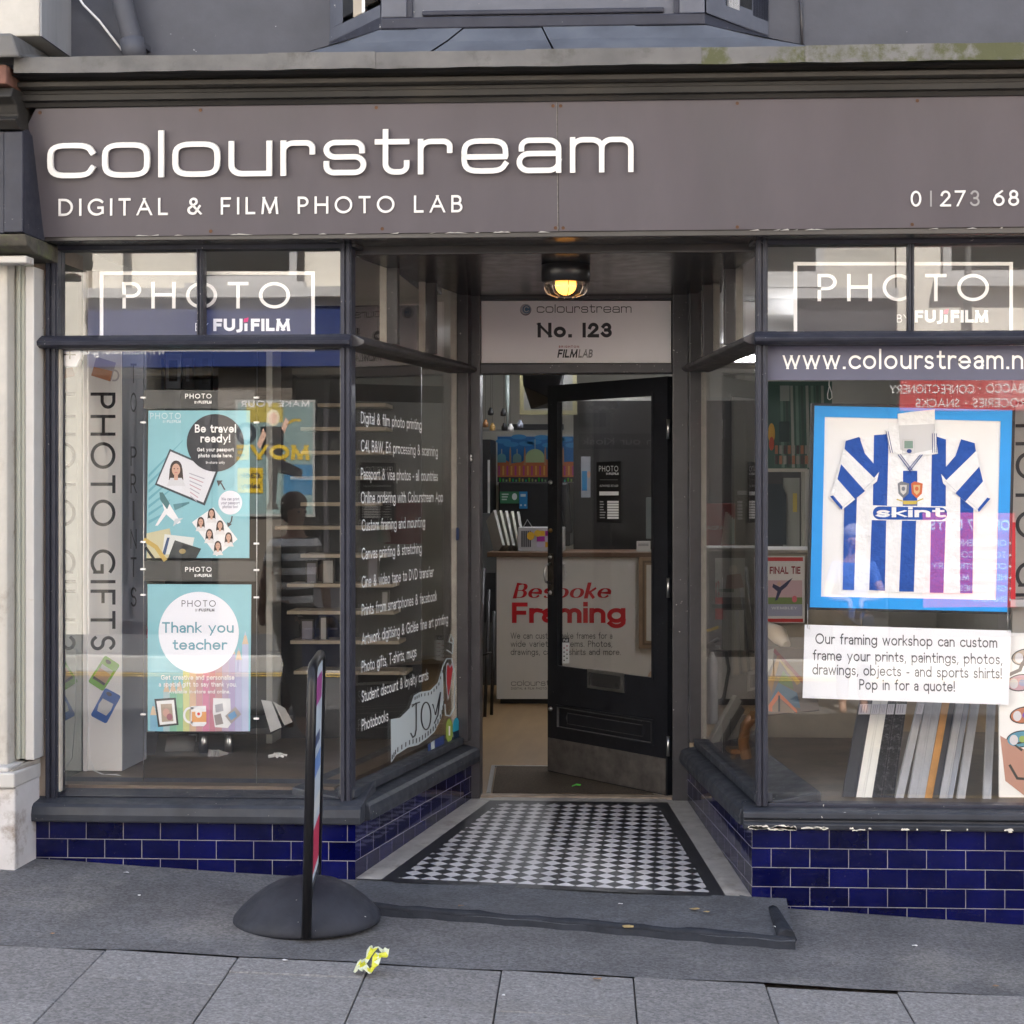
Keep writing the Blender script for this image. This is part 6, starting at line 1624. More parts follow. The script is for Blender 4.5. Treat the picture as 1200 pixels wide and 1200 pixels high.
# pale cloth roll and patterned print lying in the bed
f = MB(); f.tube([at(898, 735, 1.3), at(912, 744, 1.2), at(922, 756, 1.1)], [.03, .045, .02], flat(.50, .42, .33), 10); tag(f.build('paper_roll'), 'loose roll of cream paper behind the post of the right window', 'paper roll')
f = MB(); mp = onplane(at(920, 800, .9), Vector((0, -1, .5)))
f.poly(mp, [(899, 757), (950, 760), (960, 832), (898, 838)], flat(.13, .10, .075), 0, .012)
for pts, c in (([(900, 800), (911, 768), (915, 768), (904, 812)], (.22, .12, .04)), ([(915, 768), (938, 800), (934, 803), (913, 774)], (.24, .15, .04)), ([(908, 760), (945, 800), (945, 806), (906, 764)], (.15, .04, .04)), ([(902, 822), (912, 800), (934, 812), (938, 830)], (.07, .11, .14)), ([(912, 800), (918, 786), (928, 798), (930, 808)], (.10, .13, .05)), ([(899, 762), (907, 760), (906, 776), (899, 790)], (.24, .21, .17))): f.poly(mp, pts, flat(*c), .001)
tag(f.build('patterned_print'), 'brown print with orange and blue angles lying left of the framing notice', 'print')
f = MB(); mp = onplane(at(905, 815, .5), Vector((0, -1, .2))); f.poly(mp, [(901, 833), (901, 826), (912, 810), (934, 832), (934, 836), (913, 817), (905, 828), (905, 834)], flat(.35, .09, .03), 0, .01); f.poly(mp, [(905, 834), (905, 828), (913, 817), (932, 836)], flat(.16, .11, .07), .0, .004); f.poly(mp, [(912, 815), (914, 815), (914, 834), (912, 834)], flat(.02, .02, .02), .003, .003); tag(f.build('frame_corner'), 'red house shaped frame corner sample low in the right window', 'frame corner')
# bentwood chair part and leaning frames low behind the right side window
t = thing('wooden_chair', tuple(at(862, 900, 1.25)), 'bent orange wood chair seen low through the right side window', 'chair')
WD = mat('orange_beech', (.20, .09, .03), .4, var=.2, vs=10)
f = MB(); f.tube([at(884, 838, 1.0), at(874, 850, 1.05), at(871, 870, 1.08), at(875, 890, 1.08), at(884, 903, 1.05)], .026, WD, 10); f.build('backrest', t)
f = MB(); f.hexa([at(856, 884, 1.1), at(876, 884, 1.1), at(876, 880, 1.4), at(850, 880, 1.4)], [at(856, 878, 1.1), at(876, 878, 1.1), at(876, 874, 1.4), at(850, 874, 1.4)], WD); f.build('seat', t, bevel=.006)
for px, yy in ((859, 1.12), (872, 1.12), (854, 1.38), (870, 1.38)):
    f = MB(); p = at(px, 881, yy); f.tube([p, Vector((p.x, p.y, ZS1 + .008))], .012, WD, 8); f.build('leg', t)
for k, (a, b_, c_, lb) in enumerate((((831, 876), (864, 818), .22, 'grey picture frame leaning furthest left behind the side window glass'), ((839, 878), (868, 828), .10, 'dark picture frame leaning in the middle of three behind the side window'), ((847, 880), (872, 840), .30, 'pale picture frame leaning furthest right of three behind the side window'))):
    f = MB(); f.beam(at(*a, 1.62 + .07 * k), at(*b_, 1.75 + .07 * k), .03, .05, flat(c_ * 2, c_ * 1.95, c_ * 1.8)); tag(f.build('picture_frame', bevel=.003), lb, 'picture frame')

# ---------------------------------------------------------------- pavement sign, litter
gB = gz(-1.36, -.62)
pB = Vector((X(360, -.62), -.62, gB))
t = thing('pavement_sign', tuple(pB), 'black pavement sign on a round rubber base standing in front of the left window', 'pavement sign')
RUB = mat('dark_rubber_base', (.024, .026, .035), .65, spec=.25, var=.25, vs=7, bump=.25, bs=60, chips=.2, chs=40, rvar=.12)
f = MB(); f.lathe([(.268, .0), (.272, .012), (.268, .028), (.248, .052), (.215, .083), (.17, .118), (.12, .146), (.07, .160), (.03, .164), (0, .165)], pB, RUB, 56, 1, .97)
f.build('base', t)
BLKF = mat('black_sign_frame', (.010, .010, .012), .32, spec=.3, var=.15, vs=20)
a0, b0 = Vector((X(359, -.89), -.89, gB)), Vector((X(370.2, -.37), -.37, gB))
ln = Vector((.022, 0, 1)).normalized()
dv = (b0 - a0); PW = dv.length; dv.normalize()
pn = dv.cross(ln).normalized()
Ht = (Z(783, -.89) - gB)
MS = Matrix(((dv.x, pn.x, ln.x, a0.x), (dv.y, pn.y, ln.y, a0.y), (dv.z, pn.z, ln.z, a0.z), (0, 0, 0, 1)))
f = MB(); f.M = MS
f.tube([(0.0, 0, .012), (0, 0, Ht - .06), (.018, 0, Ht - .02), (.06, 0, Ht), (PW - .06, 0, Ht), (PW - .018, 0, Ht - .02), (PW, 0, Ht - .06), (PW, 0, .012)], .0175, BLKF, 12)
f.box(.01, PW - .01, -.012, .012, .13, .165, BLKF)
f.build('frame', t)
f = MB(); f.M = MS
f.box(.014, PW - .014, -.007, .007, .166, Ht - .02, flat(.45, .52, .60))
SGM = lambda x, y, h=0: Vector((x, .0075 + h if True else 0, y))
for (x0, y0, x1, y1, c) in ((.10, .20, PW - .03, .36, (.45, .03, .08)), (.03, .40, PW - .03, .46, (.55, .58, .60)), (.08, Ht - .16, PW - .06, Ht - .06, (.30, .06, .24)), (.05, .55, PW - .05, .62, (.12, .22, .50)), (.08, .66, PW - .12, .70, (.05, .07, .16))):
    for s_ in (1, -1): f.rect(lambda x, y, h=0, s_=s_: Vector((x, s_ * (.0075 + h), y)), x0, y0, x1, y1, flat(*c), .0004)
plabel(f.build('poster', t), 'pale blue poster seen almost edge on')
# yellow crisp packet
c0 = gq(X(435, -1.19), -1.19, .006)
vs = []; n = 9
for i in range(n):
    for j in range(n):
        u, v = (i - 4) / 4, (j - 4) / 4
        vs.append(c0 + Vector((u * .034 + .026 * v + rnd.uniform(-.006, .006), v * .044 - .018 * u + rnd.uniform(-.006, .006), .032 + .030 * v + .016 * math.sin(v * 5 + u * 2) * .5 + .012 * abs(math.sin(u * 4 + v * 3)) + .010 * rnd.random() * (1 - abs(u) * .5))))
fs = [(i * n + j, (i + 1) * n + j, (i + 1) * n + j + 1, i * n + j + 1) for i in range(n - 1) for j in range(n - 1)]
YP = mat('yellow_foil', (.50, .50, .03), .3); WP = mat('white_foil', (.50, .54, .40), .3); BP = mat('black_print_foil', (.03, .035, .04), .3)
f = MB()
for k, q in enumerate(fs):
    i, j = k // (n - 1), k % (n - 1)
    m = BP if i in (3, 4) and 1 < j < 7 else (WP if (i + j) % 5 == 0 or j in (0, 7) or i == 0 else YP)
    f.mesh([vs[x] for x in q], [(0, 1, 2, 3)], m)
o = f.build('crisp_packet'); tag(o, 'crumpled yellow crisp packet lying on the paving slabs', 'litter')
sd_ = o.modifiers.new('thickness', 'SOLIDIFY'); sd_.thickness = .0008
# green wrapper, dead leaves, scraps
c0 = at(675, 921, D1 + .3); c0.z = ZIN + .013
f = MB(); f.mesh([c0 + Vector(p) for p in ((-.022, -.01, 0), (.0, -.014, .008), (.022, .0, .004), (.026, .008, .010), (.002, .008, .014), (-.02, .006, .004))], [(0, 1, 4, 5), (1, 2, 3, 4)], mat('green_foil', (.10, .55, .06), .4)); tag(f.build('sweet_wrapper'), 'bright green sweet wrapper on the brown door mat', 'litter')
for k, (px, py, c) in enumerate(((566, 1078, 0), (736, 1087, 0), (814, 1066, 0), (828, 1069, 0), (700, 1148, 2), (910, 1087, 1), (1072, 1109, 1), (590, 1167, 1), (148, 1023, 1), (163, 1050, 1), (62, 1095, 2), (334, 1126, 1), (1167, 1156, 2), (727, 1060, 1), (40, 1003, 1), (28, 1007, 1), (540, 1062, 2))):
    zz = -1.62 if py > 1075 else -1.60
    yy = -.3 - (py - 1060) / 100 if py < 1110 else -1.05 - (py - 1120) / 140
    # drop onto the ground plane under this spot
    p = at(px, py, yy)
    for _ in range(12):
        g_ = gz(p.x, p.y) + .004
        if px > 445 and px < 931 and p.y > -.5: g_ = max(g_, rampz(min(max(p.x, FL.x), FR.x), min(1, max(0, -p.y / .5))) + .004)
        dep = (CAM_H - g_) * FPX / (py - YH)
        p = at(px, py, (dep - 0) * cY - CAM_D + (px - XP) / FPX * dep * sY)
    p.z = g_
    r_ = [.012, .006, .009][c] * rnd.uniform(.7, 1.3); aa = rnd.uniform(0, 6)
    m = [mat('dry_leaf', (.34, .25, .11), .8, var=.3, vs=90), mat('paper_scrap', (.62, .62, .62), .8), mat('brown_leaf', (.22, .13, .07), .8, var=.3, vs=90)][c]
    f = MB()
    ring = [p + Vector((r_ * (1.5 if q % 3 else 1.0) * math.cos(aa + q), r_ * .8 * math.sin(aa + q) * 1.2, .002 + .004 * rnd.random())) for q in [2 * math.pi * i / 7 for i in range(7)]]
    f.face(ring, m)
    o = f.build(['dead_leaf', 'paper_scrap', 'brown_leaf'][c]); tag(o, ['pale dry leaf on the dark asphalt step', 'tiny white paper scrap on the ground', 'brown dead leaf lying on the pavement'][c], ['leaf', 'litter', 'leaf'][c], ['dry leaves on the step', 'scraps on the ground', 'brown leaves on the pavement'][c])
    sd_ = o.modifiers.new('thickness', 'SOLIDIFY'); sd_.thickness = .0008

# ---------------------------------------------------------------- next door on the left, pipe, wire
NC = mat('cream_render_neighbour', (.43, .41, .375), .75, var=.1, vs=8, bump=.4, bs=25, stain=(.20, .17, .13), stains=4, stain_amt=.7)
NG = mat('pale_green_panel', (.36, .37, .32), .5, var=.06, vs=5, streak=(1, 1, .1))
NW = mat('white_neighbour_paint', (.46, .45, .44), .5, var=.06, vs=8, chips=.4, chs=30, chipcol=(.3, .2, .15))
NB = mat('bare_beige_render', (.40, .34, .28), .8, var=.15, vs=10, bump=.4)
nb = thing('neighbour_building', (XL - .6, 0, gz(-3, 0)), 'cream painted shop next door with a peeling plinth at the left edge', 'shop')
xe = XL - .012
f = MB()
f.box(-9, xe - .25, YW, 8.5, -.3, 8.2, NC); f.box(-9, X(53, .06), .06, .5, -.3, ZSOF + .02, NB)
f.build('wall', nb)
f = MB()
yy = -.13
f.box(X(-40, yy), X(8.5, yy), yy, .1, Z(905, yy), Z(297, yy), NC)
f.build('rough_column', nb, bevel=.012)
f = MB()
yy = -.05
f.box(X(11, yy), X(20, yy), yy, .05, Z(895, yy), Z(300, yy), NG); f.box(X(20, yy), X(24.5, yy), yy - .012, .05, Z(895, yy), Z(300, yy), NG); f.box(X(24.5, yy), X(29.5, yy), yy, .05, Z(895, yy), Z(300, yy), NG)
f.box(X(30, yy), X(40.5, yy), yy - .006, .055, Z(896, yy), Z(308, yy), NW)
f.build('pilaster', nb, bevel=.004)
f = MB()
f.box(X(-60, -.2), X(9.5, -.2), -.2, .05, Z(911, -.2), Z(905, -.2), NW); f.box(X(-60, -.23), X(17, -.23), -.23, .05, Z(930, -.23), Z(912, -.23), NW)
f.hexa([(X(-60, -.2), -.2, -.3), (X(17.5, -.2), -.2, -.3), (X(47, .04), .04, -.3), (X(-60, .1), .06, -.3)], [(X(-60, -.2), -.2, Z(930, -.2)), (X(17.5, -.2), -.2, Z(930, -.2)), (X(47, .04), .04, Z(900, .04)), (X(-60, .1), .06, Z(900, .06))], mat('peeling_plinth', (.50, .49, .50), .8, var=.1, vs=6, stain=(.17, .13, .10), stains=4, stain_amt=.95, bump=.5, bs=30))
f.hexa([(X(9, -.2), -.19, Z(912, -.2)), (X(14, -.2), -.19, Z(912, -.2)), (X(49, .04), .03, Z(899, .04)), (X(43, .05), .045, Z(899, .04))], [(X(9, -.2), -.19, Z(908, -.2)), (X(14, -.2), -.19, Z(908, -.2)), (X(49, .04), .03, Z(892, .04)), (X(43, .05), .045, Z(892, .04))], mat('old_stone_ledge', (.26, .24, .21), .9, var=.25, vs=14))
f.build('plinth', nb, bevel=.008)
# console bracket and the grey boarded pilaster head
f = MB()
yy = -.30
f.box(X(-60, yy), X(5, yy), yy, .05, Z(268, yy), Z(146, yy), PAINT); f.box(X(5.5, yy), X(27.5, yy), yy - .008, .05, Z(267, yy), Z(147, yy), PAINT)
f.hexa([(X(28, yy), yy, Z(268, yy)), (X(28, yy) + .004, -.04, Z(268, yy)), (XL + .03, -.04, Z(275, -.1)), (XL + .01, -.10, Z(275, -.1))], [(X(28, yy), yy, Z(146, yy)), (X(28, yy) + .004, -.04, Z(146, yy)), (XL + .03, -.04, Z(128, -.1)), (XL - .05, -.24, Z(146, -.24))], PAINT)
f.build('console_face', nb, bevel=.004)
f = MB()
dirt = mat('mossy_bracket', (.06, .055, .045), .8, var=.5, vs=14, bump=.6, stain=(.10, .13, .03), stains=8, stain_amt=.6)
f.extrude([(.05, Z(268, yy) - .002), (yy, Z(268, yy) - .002), (yy + .02, Z(282, yy)), (yy + .10, Z(288, yy)), (.05, Z(290, yy))], X(-60, yy), X(30, yy), dirt)
f.build('bracket', nb, bevel=.006); f = MB()
f.extrude([(yy + .16, Z(291, yy)), (yy + .08, Z(291, yy)), (yy + .08, Z(300, yy)), (yy + .16, Z(300, yy))], X(-60, yy), X(22, yy), NW)
f.build('capital', nb, bevel=.006); f = MB()
f.extrude([(.05, Z(145, yy)), (yy - .02, Z(145, yy)), (yy - .06, Z(136, yy)), (yy - .03, Z(130, yy)), (yy - .05, Z(118, yy)), (yy - .10, Z(112, yy)), (yy - .08, Z(100, yy)), (.05, Z(92, yy))], X(-60, yy), X(25, yy), MOULD)
f.build('bracket_moulding', nb, bevel=.006); f = MB()
f.box(X(-60, -.4), X(10, -.4), -.42, .05, Z(91, -.4), Z(68, -.4), mat('rusty_brown_block', (.12, .055, .04), .8, var=.4, vs=10))
f.build('bracket_block', nb, bevel=.006)
f = MB()
f.hexa([(X(-60, -.46), -.46, Z(58, -.46)), (X(23, -.46), -.46, Z(58, -.46)), (X(72, .1), .12, Z(66, .1)), (X(-60, .1), .12, Z(66, .1))], [(X(-60, -.46), -.46, Z(30, -.46)), (X(14, -.46), -.46, Z(29, -.46)), (X(50, .1), .12, Z(52, .1)), (X(-60, .1), .12, Z(52, .1))], LEAD)
f.build('lead_capping', nb, bevel=.01)
f = MB()
yb_ = -.17
f.box(X(-80, yb_), X(46, yb_), yb_, YW, Z(33, yb_), Z(-60, yb_), NC); f.build('stone_band', nb, bevel=.006)
f = MB(); f.box(X(46, yb_) + .001, X(48.5, yb_), yb_ + .004, YW, Z(33, yb_), Z(-60, yb_), mat('grey_stone_side', (.22, .225, .24), .7, var=.25, vs=6, streak=(1, 1, .15))); f.build('band_return', nb)
f = MB(); f.box(X(-30, -.1), X(25, .02), .0, .02, Z(896, .0), Z(862, .0), mat('cardboard', (.42, .27, .14), .8, var=.1)); f.build('cardboard_panel', nb)
# terrace continues to the right: keeps the sun off this side
nr = thing('terrace_building', (8, 4, 0), 'plain rendered terrace house adjoining the shop on its right', 'building')
f = MB(); f.box(3.01, 14, .12, 9, -.6, 8.4, NC); f.build('wall', nr)
f = MB(); f.hexa([(3.06, 0, 8.41), (14, 0, 8.41), (14, 9, 8.41), (3.06, 9, 8.41)], [(3.06, 4, 10.4), (14, 4, 10.4), (14, 5, 10.4), (3.06, 5, 10.4)], MATS['slate_roof']); f.build('roof', nr)
f = MB(); f.hexa([(-9, 0, 8.21), (-3.07, 0, 8.21), (-3.07, 8.5, 8.21), (-9, 8.5, 8.21)], [(-9, 4, 10.3), (-3.07, 4, 10.3), (-3.07, 5, 10.3), (-9, 5, 10.3)], MATS['slate_roof']); f.build('roof', nb)
# downpipe and wire
t = thing('downpipe', tuple(at(159, 62, YW - .07)), 'grey painted rainwater pipe angling down the upper wall', 'downpipe')
yp = YW - .075
f = MB(); f.tube([at(139, -30, yp), at(144, 5, yp), at(152, 36, yp), at(155.5, 48, yp), at(158.5, 70, yp)], .043, WALLU, 18); f.build('pipe', t)
f = MB(); f.tube([at(154.5, 46, yp), at(158.5, 70, yp)], .050, WALLU, 18); f.box(at(163, 52, yp).x, at(170, 52, yp).x, yp, YW, at(163, 56, yp).z, at(163, 50, yp).z, WALLU); f.build('collar', t)
f = MB(); f.tube([at(86, -12, YW - .03), at(98, 6, YW - .03), at(116, 24, YW - .03), at(133, 46, YW - .03), at(144, 60, YW - .03)], .005, WHITE, 8); tag(f.build('cable'), 'white cable slanting down the upper wall beside the downpipe', 'cable')
f = MB(); f.tube([at(937, -10, YW - .012), at(939, 18, YW - .012), at(940, 54, YW - .012)], .006, PAINTD, 8); tag(f.build('cable'), 'dark cable running down the wall right of the bay window', 'cable')

# ---------------------------------------------------------------- across the street (seen in the glass)
def mir(px, py, yw): return at(px, py, 2 * GY - yw)
YO = -13.2
OX = Vector((-1, 0, 0))
CRW = mat('sunny_cream_render', (.75, .70, .61), .8, var=.06, vs=2, bump=.1, bs=8)
DGL = mat('dark_shop_window', (.012, .013, .014), .25, spec=.2)
def opp(x0, x1, h, col, name, label, fas, fh0, fh1, wins=True):
    t = thing(name, ((x0 + x1) / 2, YO - 3, -.1), label, 'building')
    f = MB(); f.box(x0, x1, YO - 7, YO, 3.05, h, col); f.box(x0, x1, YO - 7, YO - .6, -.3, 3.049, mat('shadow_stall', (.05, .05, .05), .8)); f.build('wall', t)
    f = MB(); f.hexa([(x0 - .1, YO - 7, h), (x1 + .1, YO - 7, h), (x1 + .1, YO + .2, h), (x0 - .1, YO + .2, h)], [(x0 - .1, YO - 4, h + 1.6), (x1 + .1, YO - 4, h + 1.6), (x1 + .1, YO - 3, h + 1.6), (x0 - .1, YO - 3, h + 1.6)], MATS['slate_roof']); f.build('roof', t)
    f = MB(); f.box(x0 + .02, x1 - .02, YO + .001, YO + .22, fh0, fh1, fas); f.box(x0, x1, YO + .001, YO + .34, fh1 + .001, fh1 + .12, NW); f.build('fascia', t)
    n_ = max(1, int((x1 - x0) / 2.2))
    for k in range(n_):
        cx = x0 + (x1 - x0) * (k + .5) / n_
        for zz in (4.25, 7.1):
            f = MB(); f.box(cx - .62, cx + .62, YO + .001, YO + .09, zz - .09, zz + 1.75, NW); f.box(cx - .52, cx + .52, YO + .091, YO + .095, zz, zz + 1.65, DGL); f.box(cx - .72, cx + .72, YO + .001, YO + .2, zz - .2, zz - .091, NW); f.box(cx - .52, cx + .52, YO + .0955, YO + .12, zz + .8, zz + .85, NW); f.build('window', t)
    for k in range(2):
        px_ = x0 + (x1 - x0) * (.12 + .55 * k); f = MB(); f.tube([(px_, YO + .07, fh1 + .15), (px_, YO + .07, h - .1)], .05, [NW, PAINTD][k], 10); f.build('pipe', t)
    return t
xm0, xm1 = mir(30, 500, YO).x, mir(475, 500, YO).x
op1 = opp(-7.2, xm1, 10.5, CRW, 'charity_shop', 'cream building with a blue charity shop fascia across the street, seen reflected', mat('blue_fascia', (.012, .03, .14), .5), mir(200, 432, YO).z, mir(200, 352, YO).z)
f = MB(); mp = local(Vector((mir(200, 424, YO).x, YO + .221, mir(200, 418, YO).z)), OX, VZ)
f.text(mp, 'www.mind.org.uk', 0, 0, .16, WHITE, width=1.05, wt=14, track=16, h=.002, ydown=False); f.build('lettering', op1)
f = MB()                                  # pilasters, mullions and dark glass of the charity shop
for px0, px1, m in ((60, 105, NC), (256, 343, mat('tan_pilaster', (.12, .10, .08), .7)), (455, 480, NC)):
    a, b_ = mir(px0, 500, YO).x, mir(px1, 500, YO).x; f.box(a, b_, YO - .25, YO + .02, -.2, mir(200, 433, YO).z, m)
f.build('pilaster', op1)
f = MB()
for px in (150, 205, 240, 380, 430):
    a = mir(px, 500, YO).x; f.box(a - .03, a + .03, YO - .22, YO - .12, .1, 3.0, PAINTD)
f.box(-7, xm1, YO - .22, YO - .12, .05, .45, PAINTD); f.build('mullion', op1)
f = MB(); f.box(-7, xm1, YO - .185, YO - .18, .45, 3.0, DGL); f.build('pane', op1)
# window poster: make your move
t = thing('job_poster', tuple(mir(330, 604, YO + .05)), 'job advert poster with a dancing woman in a window across the street, seen reflected', 'poster')
a, b_ = mir(277, 604, YO + .05), mir(368, 470, YO + .05)
pw, ph = b_.x - a.x, b_.z - a.z
mp = local(Vector((b_.x, YO + .05, a.z)), OX, VZ)
f = MB(); f.rect(mp, 0, 0, pw, ph, flat(.20, .28, .27), 0, .03); f.frame(mp, -.02, -.02, pw + .02, ph + .02, .03, flat(.3, .3, .28), .002)
f.rect(mp, pw * .40, ph * .82, pw * .88, ph * .99, flat(.45, .36, .08), .001); f.rect(mp, pw * .0, ph * .18, pw * .4, ph * .45, flat(.05, .17, .30), .001)
f.disc(mp, pw * .88, ph * .72, pw * .13, ph * .10, flat(.05, .06, .07), .002); f.disc(mp, pw * .88, ph * .72, pw * .07, ph * .06, flat(.3, .3, .3), .003)
f.line(mp, _arc(pw * .22, ph * .62, pw * .22, ph * .22, -60, 100), .03, flat(.55, .36, .03), .002)
# the woman: hair, face, black top, leggings, one knee up
f.disc(mp, pw * .53, ph * .86, pw * .085, ph * .075, flat(.85, .74, .52), .003, n=20); f.disc(mp, pw * .53, ph * .855, pw * .055, ph * .05, flat(.80, .52, .40), .004, n=20)
f.poly(mp, [(pw * .38, ph * .78), (pw * .70, ph * .78), (pw * .68, ph * .58), (pw * .60, ph * .50), (pw * .42, ph * .50), (pw * .40, ph * .62)], flat(.02, .02, .022), .003)
f.poly(mp, [(pw * .42, ph * .51), (pw * .60, ph * .51), (pw * .58, ph * .10), (pw * .50, ph * .10), (pw * .48, ph * .36)], flat(.022, .022, .025), .004); f.poly(mp, [(pw * .44, ph * .50), (pw * .14, ph * .40), (pw * .16, ph * .33), (pw * .46, ph * .38)], flat(.022, .022, .025), .005)
f.poly(mp, [(pw * .66, ph * .77), (pw * .74, ph * .62), (pw * .70, ph * .58), (pw * .62, ph * .70)], flat(.75, .48, .36), .004); f.poly(mp, [(pw * .42, ph * .77), (pw * .36, ph * .86), (pw * .32, ph * .82), (pw * .38, ph * .72)], flat(.75, .48, .36), .004); f.poly(mp, [(pw * .48, ph * .10), (pw * .60, ph * .10), (pw * .62, ph * .05), (pw * .46, ph * .05)], flat(.02, .02, .02), .004)
f.build('sheet', t)
f = MB(); YE = flat(.62, .42, .03)
f.text(mp, 'MAKE YOUR', pw * .05, ph * .955, ph * .055, WHITE, width=pw * .9, wt=20, track=20, h=.006, ydown=False); f.text(mp, 'MOVE', pw * .05, ph * .49, ph * .13, YE, width=pw * .95, wt=24, track=8, h=.007, ydown=False)
f.rect(mp, pw * .66, ph * .20, pw * .98, ph * .42, YE, .006); f.text(mp, '£36k', pw * .69, ph * .33, ph * .05, INK, width=pw * .25, wt=18, h=.008, ydown=False); f.text(mp, 'salary', pw * .69, ph * .24, ph * .05, INK, width=pw * .25, wt=18, h=.008, ydown=False); f.build('lettering', t)
# red corner shop
xr0, xr1 = mir(1050, 500, YO).x, 9.5
op2 = opp(xr0, xr1, 10.2, mat('pale_stone_render', (.74, .69, .61), .8, var=.06, vs=2), 'corner_shop', 'pale building with a red grocer fascia across the street, seen reflected', mat('red_fascia', (.50, .03, .035), .5), mir(1120, 481, YO).z, mir(1120, 425, YO).z)
f = MB()
zt_ = mir(1120, 461.5, YO).z
mp = local(Vector((mir(1260, 466, YO).x, YO + .221, zt_)), OX, VZ)
f.text(mp, 'NEWS • TOBACCO • CONFECTIONERY', 0, 0, .10, WHITE, width=2.2, wt=13, track=16, h=.002, ydown=False); f.text(mp, 'BAGS • GROCERIES • SNACKS', 0.0, -.16, .10, WHITE, width=1.9, wt=13, track=16, h=.002, ydown=False); f.text(mp, 'CONVENIENCE STORE', 0, .36, .26, WHITE, width=2.3, wt=14, track=18, h=.002, ydown=False); f.build('lettering', op2)
f = MB(); f.box(xr0 + .1, xr1, YO - .185, YO - .18, .1, 2.9, DGL); f.build('pane', op2)
f = MB()
a, b_ = mir(1082, 712, YO + .03), mir(1190, 602, YO + .03)
mp = local(Vector((b_.x, YO + .03, a.z)), OX, VZ); pw, ph = b_.x - a.x, b_.z - a.z
f.rect(mp, 0, 0, pw, ph, flat(.52, .03, .05), 0, .03)
f.text(mp, 'OPEN 7 DAYS', pw * .06, ph * .82, ph * .11, WHITE, width=pw * .86, wt=17, track=14, h=.003, ydown=False)
for k, s_ in enumerate(('OFF LICENCE', 'TOBACCO', 'CONFECTIONERY', 'NEWS & MAGS', 'GROCERIES', 'SNACKS')): f.text(mp, s_, pw * .10, ph * (.66 - .12 * k), ph * .065, WHITE, wt=15, track=14, h=.003, ydown=False); f.disc(mp, pw * .06, ph * (.69 - .12 * k), .015, .015, WHITE, .003, n=10)
plabel(f.build('price_board', op2), 'red list of what the grocer sells')
op3 = opp(xm1 + .02, xr0 - .02, 9.6, mat('grey_stucco', (.50, .47, .42), .8, var=.06, vs=2), 'terrace_building', 'grey stucco house between the blue and red shops across the street, seen reflected', mat('black_fascia', (.03, .03, .035), .5), 3.2, 3.9)
f = MB(); f.box(xm1 + .1, xr0 - .1, YO - .185, YO - .18, .1, 3.0, DGL); f.build('pane', op3)
f = MB(); f.box(-30, -7.25, YO - 7, YO + .1, -.3, 9.8, CRW); o = f.build('terrace_building'); tag(o, 'cream house far left in the row across the street', 'building')
f = MB(); f.box(9.55, 30, YO - 7, YO + .1, -.3, 9.4, CRW); o = f.build('terrace_building'); tag(o, 'cream house far right in the row across the street', 'building')

# ---------------------------------------------------------------- passers-by (seen only as reflections)
def limb(name, chain, m, parent, base, sub=1):
    """skin grown along connected joints: chain = list of (point, radius, parent index)"""
    me = bpy.data.meshes.new(name)
    me.from_pydata([Vector(p) for p, r, q in chain], [(q, i) for i, (p, r, q) in enumerate(chain) if q is not None], [])
    o = bpy.data.objects.new(name, me); C.objects.link(o)
    o.parent = parent; WL[o.name] = Vector(base)
    sk = o.modifiers.new('skin', 'SKIN'); sk.use_smooth_shade = True
    if not me.skin_vertices: me.attributes.new('x', 'FLOAT', 'POINT')
    sv = me.skin_vertices[0].data if me.skin_vertices else None
    if sv:
        for i, (p, r, q) in enumerate(chain): sv[i].radius = (r, r) if not isinstance(r, tuple) else r; sv[i].use_root = i == 0
    ss = o.modifiers.new('smooth', 'SUBSURF'); ss.levels = sub; ss.render_levels = sub
    me.materials.append(m)
    return o
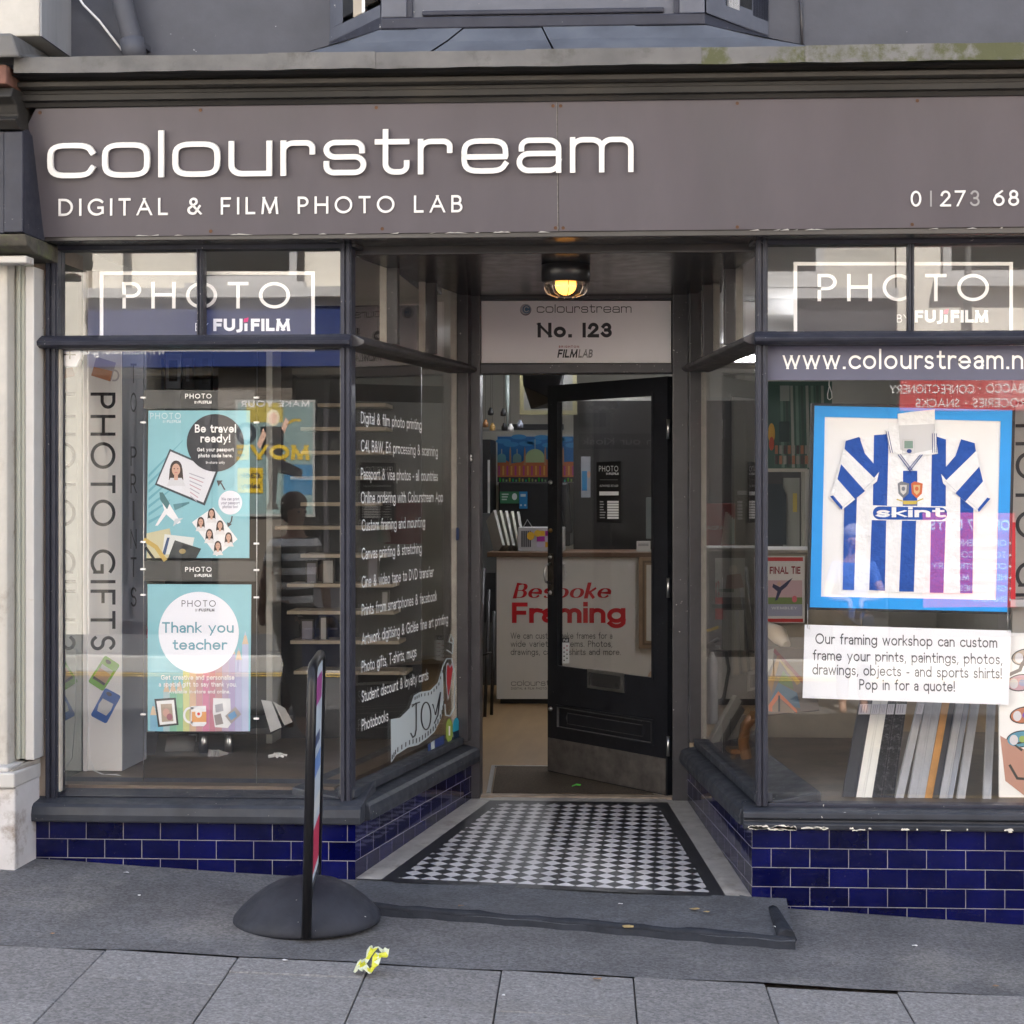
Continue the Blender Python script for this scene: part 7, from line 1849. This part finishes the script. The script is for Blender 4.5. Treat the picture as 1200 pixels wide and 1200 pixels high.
def person(loc, rz, h, label, top, legs, skin, hair, stride=.18, arms=((.0, -.1), (.0, .1)), striped=False, hold=None):
    t = thing('person', tuple(loc), label, 'person')
    t.rotation_euler = (0, 0, rz)
    s = h / 1.75
    def S(x, y, z): return (x * s, y * s, z * s)
    J = [(S(0, 0, .95), .10 * s, None), (S(0, 0, 1.15), .10 * s, 0), (S(0, 0, 1.36), .115 * s, 1), (S(0, 0, 1.47), .065 * s, 2), (S(0, .01, 1.56), .055 * s, 3), (S(0, .02, 1.64), .085 * s, 4), (S(0, .015, 1.70), .075 * s, 5)]
    for sx, fy in ((-1, stride), (1, -stride)):
        b_ = len(J)
        J += [(S(sx * .10, 0, .90), .095 * s, 0), (S(sx * .105, fy * .55, .50), .06 * s, b_), (S(sx * .10, fy * .9 - .03, .10), .04 * s, b_ + 1), (S(sx * .105, fy * .9 + .10, .04), .038 * s, b_ + 2)]
    for k, sx in enumerate((-1, 1)):
        b_ = len(J); ax, ay = arms[k]
        el = (sx * (.23 + ax * .2), ay * .5, 1.12); hd = (sx * (.23 - ax), ay, .90 if hold is None else hold)
        J += [(S(sx * .17, 0, 1.40), .062 * s, 2), (S(*el), .043 * s, b_), (S(*hd), .03 * s, b_ + 1), (S(hd[0], hd[1] + .03, hd[2] - .09), .028 * s, b_ + 2)]
    body = limb('body', J, skin, t, loc)
    T = [(S(0, 0, .82), .150 * s, None), (S(0, 0, 1.15), .14 * s, 0), (S(0, 0, 1.36), .148 * s, 1), (S(0, 0, 1.43), .085 * s, 2)]
    for k, sx in enumerate((-1, 1)):
        b_ = len(T); ax, ay = arms[k]
        T += [(S(sx * .17, 0, 1.40), .074 * s, 2), (S(sx * (.21 + ax * .1), ay * .3, 1.22), .06 * s, b_)]
    limb('shirt', T, top, t, loc)
    L_ = [(S(0, 0, 1.05), .138 * s, None)]
    for sx, fy in ((-1, stride), (1, -stride)):
        b_ = len(L_); L_ += [(S(sx * .10, 0, .88), .108 * s, 0), (S(sx * .105, fy * .55, .50), .078 * s, b_), (S(sx * .10, fy * .9 - .03, .14), .058 * s, b_ + 1)]
    limb('trousers', L_, legs, t, loc)
    f = MB(); f.ball(Vector(loc) + Vector(S(0, -.012, 1.712)), .108 * s, hair, 18, (.92, 1.0, .82)); f.ball(Vector(loc) + Vector(S(0, -.055, 1.645)), .085 * s, hair, 16, (1.0, .75, 1.1))
    f.build('hair', t)
    f = MB()
    for sx in (-1, 1): f.ball(Vector(loc) + Vector(S(sx * .032, .098, 1.645)), .011 * s, INK, 8)
    f.ball(Vector(loc) + Vector(S(0, .108, 1.615)), .014 * s, skin, 8, (1, 1, 1.4)); f.ball(Vector(loc) + Vector(S(0, .098, 1.58)), .016 * s, flat(.35, .1, .1), 8, (1.3, .5, .4))
    f.build('face', t)
    return t
def stripes(name, c1, c2, per):
    m = bpy.data.materials.new(name); MATS[name] = m; m.use_nodes = True
    N, L = m.node_tree.nodes, m.node_tree.links
    tc = N.new('ShaderNodeTexCoord'); sx = N.new('ShaderNodeSeparateXYZ'); L.new(tc.outputs['Object'], sx.inputs[0])
    a = N.new('ShaderNodeMath'); a.operation = 'FLOORED_MODULO'; a.inputs[1].default_value = per; L.new(sx.outputs[2], a.inputs[0])
    b = N.new('ShaderNodeMath'); b.operation = 'GREATER_THAN'; b.inputs[1].default_value = per * .5; L.new(a.outputs[0], b.inputs[0])
    x = N.new('ShaderNodeMix'); x.data_type = 'RGBA'; L.new(b.outputs[0], x.inputs[0]); x.inputs[6].default_value = (*c1, 1); x.inputs[7].default_value = (*c2, 1)
    L.new(x.outputs[2], N['Principled BSDF'].inputs['Base Color'])
    return m
SK = mat('skin', (.34, .20, .14), .6); HB = mat('brown_hair', (.05, .03, .02), .6)
q = mir(345, 700, -5.5)
t1 = person((q.x, -5.5, -.20), R(-48), 1.78, 'person in a black and white striped t-shirt walking with a blue bag, seen reflected', stripes('striped_cotton', (.015, .015, .015), (.82, .81, .80), .105), mat('dark_trousers', (.03, .03, .035), .8), SK, HB, .30)
q = mir(1000, 700, -7.4)
t2 = person((q.x, -7.4, gz(1.3, -2.8) - .12), 0, 1.58, 'person in a plain blue top with clasped hands facing the shop, seen reflected', mat('blue_jersey', (.04, .10, .30), .8), mat('dark_jeans', (.03, .04, .07), .8), SK, mat('grey_hair', (.28, .26, .25), .6), .03, ((.18, .2), (.18, .2)), hold=1.10)
f = MB(); bq = t1.location + Vector((.30, .26, .46))
f.box(bq.x - .17, bq.x + .17, bq.y - .06, bq.y + .06, bq.z + .06, bq.z + .36, mat('blue_bag_cloth', (.02, .05, .17), .7)); f.tube([(bq.x - .1, bq.y, bq.z + .35), (bq.x - .05, bq.y, bq.z + .45), (bq.x + .05, bq.y, bq.z + .45), (bq.x + .1, bq.y, bq.z + .35)], .012, MATS['blue_bag_cloth'], 8)
tag(f.build('shopping_bag', bevel=.03), 'blue cloth shopping bag carried by the striped walker, seen reflected', 'bag')
